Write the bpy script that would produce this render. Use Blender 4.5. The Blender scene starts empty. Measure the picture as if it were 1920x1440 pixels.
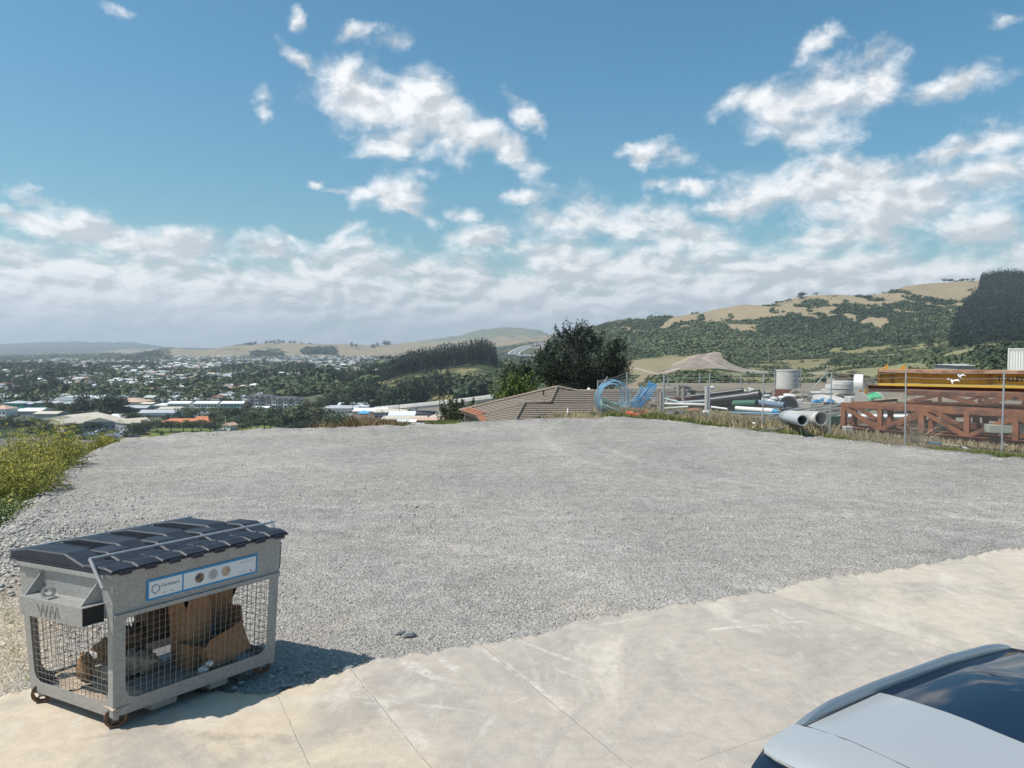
import bpy, math, random
import numpy as np
from mathutils import Vector, Matrix
R = math.radians
rnd = random.Random(7)
rng = np.random.default_rng(11)
sc = bpy.context.scene
COL = sc.collection

# ------------------------------------------------------------------ camera
FPX, YH, CAMH = 1450.0, 652.0, 3.5
TH = math.atan((720 - YH) / FPX)
cam_d = bpy.data.cameras.new('camera'); cam = bpy.data.objects.new('camera', cam_d); COL.objects.link(cam)
cam_d.sensor_width = 36.0; cam_d.lens = 36.0 * FPX / 1920
cam_d.clip_start = 0.1; cam_d.clip_end = 60000
cam.location = (0, 0, CAMH); cam.rotation_euler = (R(90) - TH, 0, 0)
sc.camera = cam

# ------------------------------------------------------------------ light
SUN = Vector((-0.87, -0.28, 1.47)).normalized()
sun_d = bpy.data.lights.new('sun', 'SUN'); sun_d.energy = 4.9; sun_d.angle = R(0.53); sun_d.color = (1.0, 0.945, 0.875)
sun = bpy.data.objects.new('sun', sun_d); COL.objects.link(sun)
sun.rotation_euler = SUN.to_track_quat('Z', 'Y').to_euler(); sun.location = (-30, -10, 60)
sc.view_settings.view_transform = 'Standard'; sc.view_settings.look = 'None'
sc.view_settings.exposure = 0.14; sc.view_settings.gamma = 1.0
sc.cycles.volume_bounces = 0; sc.cycles.max_bounces = 6; sc.cycles.transparent_max_bounces = 12

def ray(px, py):
    x = (px - 960) / FPX; y = (720 - py) / FPX
    return np.array([x, math.cos(TH) + y * math.sin(TH), -math.sin(TH) + y * math.cos(TH)])
def G(px, py, z=0.0):
    d = ray(px, py); t = (z - CAMH) / d[2]
    return np.array([d[0] * t, d[1] * t, z])
def D(px, py, Y):
    d = ray(px, py); t = Y / d[1]
    return np.array([d[0] * t, Y, CAMH + d[2] * t])
def ZP(py, Y):
    d = ray(960, py); return CAMH + d[2] / d[1] * Y
def XP(px, Y):
    return (px - 960) / FPX * Y

# ------------------------------------------------------------------ sky
W = bpy.data.worlds.new('World'); sc.world = W; W.use_nodes = True
nt = W.node_tree; nt.nodes.clear()
def N(t, **k):
    n = nt.nodes.new(t)
    for a, v in k.items(): setattr(n, a, v)
    return n
def L(a, b): nt.links.new(a, b)
def mth(op, a, b=None, c=None, clamp=False):
    n = N('ShaderNodeMath', operation=op); n.use_clamp = clamp
    for i, v in enumerate((a, b, c)):
        if v is None: continue
        if isinstance(v, (int, float)): n.inputs[i].default_value = v
        else: L(v, n.inputs[i])
    return n.outputs[0]
def sky_build():
    sky = N('ShaderNodeTexSky', sky_type='NISHITA'); sky.sun_disc = False
    sky.sun_elevation = math.asin(SUN.z); sky.sun_rotation = math.atan2(SUN.x, SUN.y)
    sky.altitude = 50; sky.air_density = 1.1; sky.dust_density = 1.6; sky.ozone_density = 2.2
    bg = N('ShaderNodeBackground'); bg.inputs[1].default_value = 0.106
    hsv = N('ShaderNodeHueSaturation'); hsv.inputs['Saturation'].default_value = 1.22
    tn = N('ShaderNodeVectorMath', operation='MULTIPLY'); L(sky.outputs[0], tn.inputs[0]); tn.inputs[1].default_value = (.84, 1.08, 1.04)
    L(tn.outputs[0], hsv.inputs['Color']); L(hsv.outputs[0], bg.inputs[0])
    tc = N('ShaderNodeTexCoord'); v = tc.outputs['Generated']
    sep = N('ShaderNodeSeparateXYZ'); L(v, sep.inputs[0])
    az = mth('ARCTAN2', sep.outputs[0], sep.outputs[1]); el = mth('ARCSINE', sep.outputs[2])
    p = N('ShaderNodeCombineXYZ'); L(az, p.inputs[0]); L(el, p.inputs[1])
    def noise(vec, scale, detail=6, rough=.55, dist=0):
        n = N('ShaderNodeTexNoise'); n.noise_dimensions = '3D'
        n.inputs['Scale'].default_value = scale; n.inputs['Detail'].default_value = detail
        n.inputs['Roughness'].default_value = rough; n.inputs['Distortion'].default_value = dist
        L(vec, n.inputs['Vector']); return n
    # stretched coordinates: clouds lie flatter towards the horizon
    elk = mth('POWER', mth('MAXIMUM', mth('ADD', el, 0.035), 0.001), 0.62)
    q = N('ShaderNodeCombineXYZ'); L(az, q.inputs[0]); L(mth('MULTIPLY', elk, 1.5), q.inputs[1])
    fb = noise(q.outputs[0], 13.0, 9, .6, .25)
    qs = N('ShaderNodeVectorMath', operation='ADD'); L(q.outputs[0], qs.inputs[0]); qs.inputs[1].default_value = (-0.010, 0.017, 0)
    fb2 = noise(qs.outputs[0], 13.0, 5, .55, .25)
    big = noise(q.outputs[0], 5.0, 3, .5)
    wn = noise(v, 9.0, 5, .6)
    wv = N('ShaderNodeVectorMath', operation='SUBTRACT'); L(wn.outputs['Color'], wv.inputs[0]); wv.inputs[1].default_value = (.5, .5, .5)
    ws = N('ShaderNodeVectorMath', operation='SCALE'); L(wv.outputs[0], ws.inputs[0]); ws.inputs['Scale'].default_value = 0.10
    pw = N('ShaderNodeVectorMath', operation='ADD'); L(p.outputs[0], pw.inputs[0]); L(ws.outputs[0], pw.inputs[1])
    # centre, half axes in pixels of the photograph, rotation (deg, anticlockwise), strength
    E = [(690, 200, 110, 75, -20, 1), (800, 225, 150, 62, -25, 1), (930, 280, 85, 42, -12, 1), (760, 285, 90, 28, 0, .9), (650, 160, 60, 40, -10, .8),
         (560, 115, 45, 18, -35, .75), (488, 197, 18, 24, 20, .6), (990, 200, 48, 18, -32, .6), (740, 83, 32, 20, 20, .5), (655, 80, 32, 12, 30, .45), (545, 24, 18, 14, -20, .55), (215, 22, 26, 12, -10, .4),
         (755, 375, 75, 42, -15, 1), (690, 375, 50, 25, 0, .85), (790, 405, 60, 20, -10, .95), (630, 374, 32, 9, 0, .7), (878, 405, 28, 18, -20, .7), (578, 357, 14, 7, 0, .5),
         (60, 415, 140, 32, -8, 1), (200, 440, 170, 42, -12, 1), (330, 465, 110, 38, -15, 1), (60, 365, 70, 20, -20, .75), (60, 505, 110, 42, -3, .95), (210, 525, 120, 32, -8, .8),
         (1520, 190, 120, 62, 5, 1), (1410, 185, 70, 32, 10, 1), (1630, 160, 60, 42, 20, .95), (1530, 240, 60, 55, 0, .85), (1530, 85, 45, 20, 0, .75), (1640, 120, 50, 14, 5, .6),
         (1550, 350, 190, 58, 0, 1.1), (1700, 365, 150, 55, -5, 1.1), (1420, 375, 110, 25, 5, 1), (1600, 320, 120, 38, -5, 1.1), (1650, 400, 170, 35, 0, 1),
         (1200, 285, 40, 16, 0, .8), (1270, 292, 50, 20, -8, .55), (1290, 348, 45, 17, -5, .8), (1240, 330, 35, 10, 0, .5),
         (1815, 140, 42, 24, 0, .7), (1855, 245, 130, 32, 12, .85), (1790, 262, 80, 22, 12, .85), (1860, 320, 130, 50, 0, .75), (1900, 40, 60, 20, 0, .5), (1760, 165, 60, 14, 0, .4),
         (1170, 400, 110, 42, -12, .95), (1080, 425, 90, 32, 0, .85), (985, 375, 42, 17, 0, .7), (1300, 440, 110, 36, -12, .9), (1180, 490, 180, 48, -6, 1.1), (1060, 500, 120, 42, 0, 1.0), (1340, 500, 120, 36, -6, .9), (1820, 430, 110, 45, -6, .95), (1580, 450, 180, 36, 0, .85),
         (900, 460, 70, 26, 0, .8), (720, 500, 150, 34, 0, .9), (520, 490, 110, 30, 0, .8), (640, 455, 50, 16, 20, .6), (540, 455, 26, 12, 0, .5), (860, 520, 150, 34, 0, .9)]
    cur = None; lit = None
    def aze(px, py):
        d = ray(px, py); d = d / np.linalg.norm(d); return math.atan2(d[0], d[1]), math.asin(d[2])
    for (cx, cy, a, b, rot, s) in E:
        a0, e0 = aze(cx, cy); a1, _ = aze(cx + 10, cy); _, e1 = aze(cx, cy - 10)
        kx = (a1 - a0) / 10; ky = (e1 - e0) / 10
        m = N('ShaderNodeMapping', vector_type='TEXTURE'); L(pw.outputs[0], m.inputs['Vector'])
        m.inputs['Location'].default_value = (a0, e0, 0); m.inputs['Rotation'].default_value = (0, 0, R(rot))
        m.inputs['Scale'].default_value = (a * kx * 1.12, b * ky * 1.12, 10)
        ln = N('ShaderNodeVectorMath', operation='LENGTH'); L(m.outputs[0], ln.inputs[0])
        f = mth('MULTIPLY', mth('SUBTRACT', 1.0, ln.outputs['Value']), s * .62)
        f = mth('MAXIMUM', f, -0.55)
        cur = f if cur is None else mth('SMOOTH_MAX', cur, f, 0.12)
    # broken layer low over the horizon
    mr = N('ShaderNodeMapRange'); mr.interpolation_type = 'SMOOTHSTEP'; L(el, mr.inputs[0])
    mr.inputs[1].default_value = R(9.5); mr.inputs[2].default_value = R(4.5); mr.inputs[3].default_value = -0.45; mr.inputs[4].default_value = 0.50
    band = mth('ADD', mr.outputs[0], mth('MULTIPLY', mth('SUBTRACT', big.outputs[0], .5), .9))
    cur = mth('SMOOTH_MAX', cur, band, 0.1)
    dens = mth('ADD', cur, mth('MULTIPLY', mth('SUBTRACT', fb.outputs[0], .52), 1.55))
    al = N('ShaderNodeMapRange'); al.interpolation_type = 'SMOOTHSTEP'; L(dens, al.inputs[0])
    al.inputs[1].default_value = -0.16; al.inputs[2].default_value = 0.46
    shade = mth('ADD', mth('MULTIPLY', mth('SUBTRACT', fb.outputs[0], fb2.outputs[0]), 6.0), 0.56)
    shade = mth('SUBTRACT', shade, mth('MULTIPLY', mth('MAXIMUM', dens, 0), 0.30))
    shade = mth('ADD', shade, mth('MULTIPLY', mth('SUBTRACT', big.outputs[0], .5), 1.0), None, True)
    cr = N('ShaderNodeValToRGB'); L(shade, cr.inputs[0])
    cr.color_ramp.elements[0].position = .05; cr.color_ramp.elements[0].color = (.585, .62, .65, 1)
    cr.color_ramp.elements[1].position = .95; cr.color_ramp.elements[1].color = (.97, .975, .98, 1)
    e = cr.color_ramp.elements.new(.5); e.color = (.79, .81, .83, 1)
    # distance fade of the low layer
    hz = N('ShaderNodeMapRange'); hz.interpolation_type = 'SMOOTHSTEP'; L(el, hz.inputs[0])
    hz.inputs[1].default_value = R(4.6); hz.inputs[2].default_value = R(0.0); hz.inputs[3].default_value = 0; hz.inputs[4].default_value = .66
    mx = N('ShaderNodeMix', data_type='RGBA'); L(hz.outputs[0], mx.inputs[0]); L(cr.outputs[0], mx.inputs[6]); mx.inputs[7].default_value = (.65, .715, .77, 1)
    cb = N('ShaderNodeBackground'); L(mx.outputs[2], cb.inputs[0]); cb.inputs[1].default_value = 1.0
    # thin veil close to the horizon, whatever the clouds do
    al2 = mth('MAXIMUM', mth('MULTIPLY', al.outputs[0], .96), mth('MULTIPLY', hz.outputs[0], .85))
    ms = N('ShaderNodeMixShader'); L(al2, ms.inputs[0]); L(bg.outputs[0], ms.inputs[1]); L(cb.outputs[0], ms.inputs[2])
    out = N('ShaderNodeOutputWorld'); L(ms.outputs[0], out.inputs[0])
sky_build()
W.cycles.sampling_method = 'MANUAL'; W.cycles.sample_map_resolution = 512

# ------------------------------------------------------------------ materials
MATS = {}
def mat(name, col, rough=.7, metal=0.0, var=0.0, vscale=3.0, bump=0.0, bscale=40.0, col2=None, c2pos=(.45, .62), spec=.5, coords='Object', tint=None, detail=6, extra=None, transm=0, coat=0):
    """principled with two layers of procedural variation"""
    if name in MATS: return MATS[name]
    m = bpy.data.materials.new(name); m.use_nodes = True; t = m.node_tree; b = t.nodes['Principled BSDF']
    b.inputs['Roughness'].default_value = rough; b.inputs['Metallic'].default_value = metal
    b.inputs['Specular IOR Level'].default_value = spec
    if transm: b.inputs['Transmission Weight'].default_value = transm
    if coat: b.inputs['Coat Weight'].default_value = coat; b.inputs['Coat Roughness'].default_value = .05
    tc = t.nodes.new('ShaderNodeTexCoord'); co = tc.outputs[coords]
    def ns(scale, d=6, r=.6):
        n = t.nodes.new('ShaderNodeTexNoise'); n.inputs['Scale'].default_value = scale; n.inputs['Detail'].default_value = d; n.inputs['Roughness'].default_value = r
        t.links.new(co, n.inputs['Vector']); return n
    rgb = t.nodes.new('ShaderNodeRGB'); rgb.outputs[0].default_value = (*col, 1); cur = rgb.outputs[0]
    if tint:
        at = t.nodes.new('ShaderNodeAttribute'); at.attribute_name = tint
        mt = t.nodes.new('ShaderNodeMix'); mt.data_type = 'RGBA'; t.links.new(at.outputs['Fac'], mt.inputs[0]); t.links.new(cur, mt.inputs[6])
        mt.inputs[7].default_value = (*(col2 or col), 1); cur = mt.outputs[2]
    elif col2:
        n = ns(vscale, detail); mr = t.nodes.new('ShaderNodeMapRange'); mr.interpolation_type = 'SMOOTHSTEP'
        mr.inputs[1].default_value = c2pos[0]; mr.inputs[2].default_value = c2pos[1]; t.links.new(n.outputs[0], mr.inputs[0])
        mt = t.nodes.new('ShaderNodeMix'); mt.data_type = 'RGBA'; t.links.new(mr.outputs[0], mt.inputs[0]); t.links.new(cur, mt.inputs[6])
        mt.inputs[7].default_value = (*col2, 1); cur = mt.outputs[2]
    if var:
        n = ns(vscale * 2.7, detail); mr = t.nodes.new('ShaderNodeMapRange'); mr.inputs[1].default_value = .3; mr.inputs[2].default_value = .7
        mr.inputs[3].default_value = 1 - var; mr.inputs[4].default_value = 1 + var; t.links.new(n.outputs[0], mr.inputs[0])
        vm = t.nodes.new('ShaderNodeVectorMath'); vm.operation = 'SCALE'; t.links.new(cur, vm.inputs[0]); t.links.new(mr.outputs[0], vm.inputs['Scale']); cur = vm.outputs[0]
    t.links.new(cur, b.inputs['Base Color'])
    if bump:
        n = ns(bscale, 4); bp = t.nodes.new('ShaderNodeBump'); bp.inputs['Strength'].default_value = bump; bp.inputs['Distance'].default_value = .02
        t.links.new(n.outputs[0], bp.inputs['Height']); t.links.new(bp.outputs[0], b.inputs['Normal'])
    if extra: extra(t, b, cur)
    MATS[name] = m; return m

# ------------------------------------------------------------------ object helpers
def tag(o, label=None, cat=None, group=None, kind=None):
    if label: o['label'] = label
    if cat: o['category'] = cat
    if group: o['group'] = group
    if kind: o['kind'] = kind
    return o
def empty(name, loc=(0, 0, 0), rz=0.0, label=None, cat=None, group=None):
    o = bpy.data.objects.new(name, None); COL.objects.link(o); o.location = loc; o.rotation_euler = (0, 0, rz); o.empty_display_size = .2
    return tag(o, label, cat, group)
def npmesh(name, V, Fc, m, parent=None, smooth=False, attrs=None, fattrs=None, me_only=False):
    V = np.asarray(V, np.float32); Fc = np.asarray(Fc, np.int32); k = Fc.shape[1]
    me = bpy.data.meshes.new(name); me.vertices.add(len(V)); me.vertices.foreach_set('co', V.ravel())
    me.loops.add(Fc.size); me.loops.foreach_set('vertex_index', Fc.ravel())
    me.polygons.add(len(Fc)); me.polygons.foreach_set('loop_start', np.arange(len(Fc), dtype=np.int32) * k)
    me.polygons.foreach_set('loop_total', np.full(len(Fc), k, np.int32))
    me.update(calc_edges=True); me.validate()
    if smooth: me.polygons.foreach_set('use_smooth', np.ones(len(me.polygons), bool))
    for a, val in (attrs or {}).items():
        val = np.asarray(val, np.float32)
        if val.ndim == 1: at = me.attributes.new(a, 'FLOAT', 'POINT'); at.data.foreach_set('value', val)
        else:
            at = me.attributes.new(a, 'FLOAT_COLOR', 'POINT'); at.data.foreach_set('color', val.ravel())
    me.materials.append(m)
    if me_only: return me
    o = bpy.data.objects.new(name, me); COL.objects.link(o); o.parent = parent
    return o
class MB:
    """collects shapes, builds one mesh object"""
    def __init__(s): s.v = []; s.f = []; s.mi = []; s.cm = 0; s.xf = None
    def add(s, vs, fs):
        n = len(s.v)
        if s.xf is not None: vs = [s.xf(*p) for p in vs]
        s.v += [tuple(map(float, p)) for p in vs]; s.f += [tuple(n + i for i in f) for f in fs]; s.mi += [s.cm] * len(fs)
        return s
    def box(s, x0, y0, z0, x1, y1, z1, b=0.0):
        if b <= 0:
            vs = [(x, y, z) for x in (x0, x1) for y in (y0, y1) for z in (z0, z1)]
            return s.add(vs, [(0, 1, 3, 2), (4, 6, 7, 5), (0, 4, 5, 1), (2, 3, 7, 6), (0, 2, 6, 4), (1, 5, 7, 3)])
        # chamfered on all edges
        vs = []; idx = {}
        for i, x in enumerate((x0, x1)):
            for j, y in enumerate((y0, y1)):
                for k, z in enumerate((z0, z1)):
                    sx, sy, sz = (b if i == 0 else -b), (b if j == 0 else -b), (b if k == 0 else -b)
                    for a, pt in enumerate(((x, y + sy, z + sz), (x + sx, y, z + sz), (x + sx, y + sy, z))):
                        idx[i, j, k, a] = len(vs); vs.append(pt)
        fs = [(idx[i, j, k, 0], idx[i, j, k, 1], idx[i, j, k, 2]) for i in (0, 1) for j in (0, 1) for k in (0, 1)]
        for i in (0, 1): fs.append((idx[i, 0, 0, 0], idx[i, 1, 0, 0], idx[i, 1, 1, 0], idx[i, 0, 1, 0]))
        for j in (0, 1): fs.append((idx[0, j, 0, 1], idx[1, j, 0, 1], idx[1, j, 1, 1], idx[0, j, 1, 1]))
        for k in (0, 1): fs.append((idx[0, 0, k, 2], idx[1, 0, k, 2], idx[1, 1, k, 2], idx[0, 1, k, 2]))
        for j in (0, 1):
            for k in (0, 1): fs.append((idx[0, j, k, 1], idx[1, j, k, 1], idx[1, j, k, 2], idx[0, j, k, 2]))
        for i in (0, 1):
            for k in (0, 1): fs.append((idx[i, 0, k, 0], idx[i, 1, k, 0], idx[i, 1, k, 2], idx[i, 0, k, 2]))
        for i in (0, 1):
            for j in (0, 1): fs.append((idx[i, j, 0, 0], idx[i, j, 1, 0], idx[i, j, 1, 1], idx[i, j, 0, 1]))
        return s.add(vs, fs)
    def tube(s, pts, r, n=8, closed=False, cap=True, flat=None):
        pts = [Vector(p) for p in pts]; rs = r if isinstance(r, (list, tuple)) else [r] * len(pts)
        rings = []; up = None
        for i, p in enumerate(pts):
            if closed: d = pts[(i + 1) % len(pts)] - pts[i - 1]
            else: d = pts[min(i + 1, len(pts) - 1)] - pts[max(i - 1, 0)]
            d = d.normalized() if d.length > 1e-9 else Vector((0, 0, 1))
            if up is None:
                up = Vector((0, 0, 1)) if abs(d.z) < .9 else Vector((1, 0, 0))
            a = d.cross(up);
            if a.length < 1e-6: a = d.cross(Vector((0, 1, 0)))
            a.normalize(); b = a.cross(d).normalized(); up = b
            rings.append([p + (a * math.cos(2 * math.pi * k / n) + b * math.sin(2 * math.pi * k / n)) * rs[i] for k in range(n)])
        vs = [q for g in rings for q in g]; fs = []; m = len(rings)
        for i in range(m if closed else m - 1):
            j = (i + 1) % m
            for k in range(n): fs.append((i * n + k, i * n + (k + 1) % n, j * n + (k + 1) % n, j * n + k))
        if cap and not closed: fs.append(tuple(range(n - 1, -1, -1))); fs.append(tuple((m - 1) * n + k for k in range(n)))
        return s.add(vs, fs)
    def beam(s, a, b, w, h, up=(0, 0, 1)):
        a = Vector(a); b = Vector(b); d = (b - a).normalized(); u = Vector(up); sd = d.cross(u)
        if sd.length < 1e-5: sd = d.cross(Vector((0, 1, 0)))
        sd.normalize(); u = sd.cross(d)
        vs = [p + sd * i * w / 2 + u * j * h / 2 for p in (a, b) for i, j in ((-1, -1), (1, -1), (1, 1), (-1, 1))]
        return s.add(vs, [(3, 2, 1, 0), (4, 5, 6, 7), (0, 1, 5, 4), (1, 2, 6, 5), (2, 3, 7, 6), (3, 0, 4, 7)])
    def ibeam(s, a, b, w, h, t=.012, up=(0, 0, 1)):
        a = Vector(a); b = Vector(b); u = Vector(up)
        s.beam(a + u * (h / 2 - t / 2), b + u * (h / 2 - t / 2), w, t, up); s.beam(a - u * (h / 2 - t / 2), b - u * (h / 2 - t / 2), w, t, up)
        s.beam(a, b, t, h - 2 * t, up); return s
    def ring(s, c, axis, r0, r1, l, n=32):
        """hollow cylinder along axis, centred at c"""
        c = Vector(c); ax = Vector(axis).normalized(); a = ax.orthogonal().normalized(); b = ax.cross(a)
        vs = []
        for sgn in (-.5, .5):
            for r in (r0, r1):
                vs += [c + ax * l * sgn + (a * math.cos(2 * math.pi * k / n) + b * math.sin(2 * math.pi * k / n)) * r for k in range(n)]
        fs = []
        for k in range(n):
            j = (k + 1) % n
            fs += [(k, j, 2 * n + j, 2 * n + k), (n + j, n + k, 3 * n + k, 3 * n + j), (j, k, n + k, n + j), (2 * n + k, 2 * n + j, 3 * n + j, 3 * n + k)]
        return s.add(vs, fs)
    def cyl(s, c, axis, r, l, n=24, r2=None):
        c = Vector(c); ax = Vector(axis).normalized(); return s.tube([c - ax * l / 2, c + ax * l / 2], [r, r if r2 is None else r2], n)
    def prism(s, poly, z0, z1):
        n = len(poly); vs = [(x, y, z0) for x, y in poly] + [(x, y, z1) for x, y in poly]
        fs = [tuple(range(n - 1, -1, -1)), tuple(range(n, 2 * n))] + [(k, (k + 1) % n, n + (k + 1) % n, n + k) for k in range(n)]
        return s.add(vs, fs)
    def build(s, name, m, parent=None, smooth=None, fix=True):
        me = bpy.data.meshes.new(name); me.from_pydata(s.v, [], s.f)
        for mm in (m if isinstance(m, (list, tuple)) else [m]): me.materials.append(mm)
        if s.cm or any(s.mi): me.polygons.foreach_set('material_index', s.mi)
        if fix:
            import bmesh
            bm = bmesh.new(); bm.from_mesh(me); bmesh.ops.recalc_face_normals(bm, faces=bm.faces); bm.to_mesh(me); bm.free()
        if smooth is not None:
            me.polygons.foreach_set('use_smooth', [True] * len(me.polygons)); me.set_sharp_from_angle(angle=R(smooth))
        me.update()
        o = bpy.data.objects.new(name, me); COL.objects.link(o); o.parent = parent
        return o
def copy_tree(o, parent=None):
    c = o.copy(); COL.objects.link(c); c.parent = parent
    for ch in list(o.children): copy_tree(ch, c)
    return c
def text_mesh(name, s, size, m, parent, mw, extrude=.002, align='LEFT', bold=0.0):
    cu = bpy.data.curves.new(name, 'FONT'); cu.body = s; cu.size = size; cu.extrude = extrude; cu.align_x = align; cu.offset = bold
    o = bpy.data.objects.new(name, cu); COL.objects.link(o)
    bpy.context.view_layer.update()
    me = bpy.data.meshes.new_from_object(o.evaluated_get(bpy.context.evaluated_depsgraph_get()))
    me.transform(mw); me.materials.clear(); me.materials.append(m)
    COL.objects.unlink(o); bpy.data.objects.remove(o)
    q = bpy.data.objects.new(name, me); COL.objects.link(q); q.parent = parent; return q

# value noise in numpy (periodic lattice) for terrain and land cover
_lat = rng.random((256, 256))
def vnoise(x, y):
    xi = np.floor(x).astype(int); yi = np.floor(y).astype(int); fx = x - xi; fy = y - yi
    fx = fx * fx * (3 - 2 * fx); fy = fy * fy * (3 - 2 * fy)
    a = _lat[xi & 255, yi & 255]; b = _lat[(xi + 1) & 255, yi & 255]; c = _lat[xi & 255, (yi + 1) & 255]; d = _lat[(xi + 1) & 255, (yi + 1) & 255]
    return (a * (1 - fx) + b * fx) * (1 - fy) + (c * (1 - fx) + d * fx) * fy
def fbm(x, y, o=5, g=.5):
    s = 0; a = 1; t = 0
    for i in range(o): s = s + a * vnoise(x * 2 ** i + 17.3 * i, y * 2 ** i + 5.1 * i); t += a; a *= g
    return s / t
def sstep(a, b, x):
    t = np.clip((x - a) / (b - a), 0, 1); return t * t * (3 - 2 * t)
# ================================================================== SETTING
# far edge of the gravel lot in the photograph -> world
EDGE_PX = [(-1700, 1000), (-400, 1010), (0, 992), (58, 950), (100, 905), (150, 858), (232, 824), (330, 816), (480, 806), (660, 802), (830, 798), (960, 789), (1150, 784), (1243, 786), (1330, 797), (1430, 808), (1555, 820), (1697, 838), (1880, 858), (2100, 885), (3600, 1080)]
_epx = np.array([a for a, b in EDGE_PX], float); _ey = np.array([G(a, b)[1] for a, b in EDGE_PX])
def edgeY(px): return np.interp(px, _epx, _ey)

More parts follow.
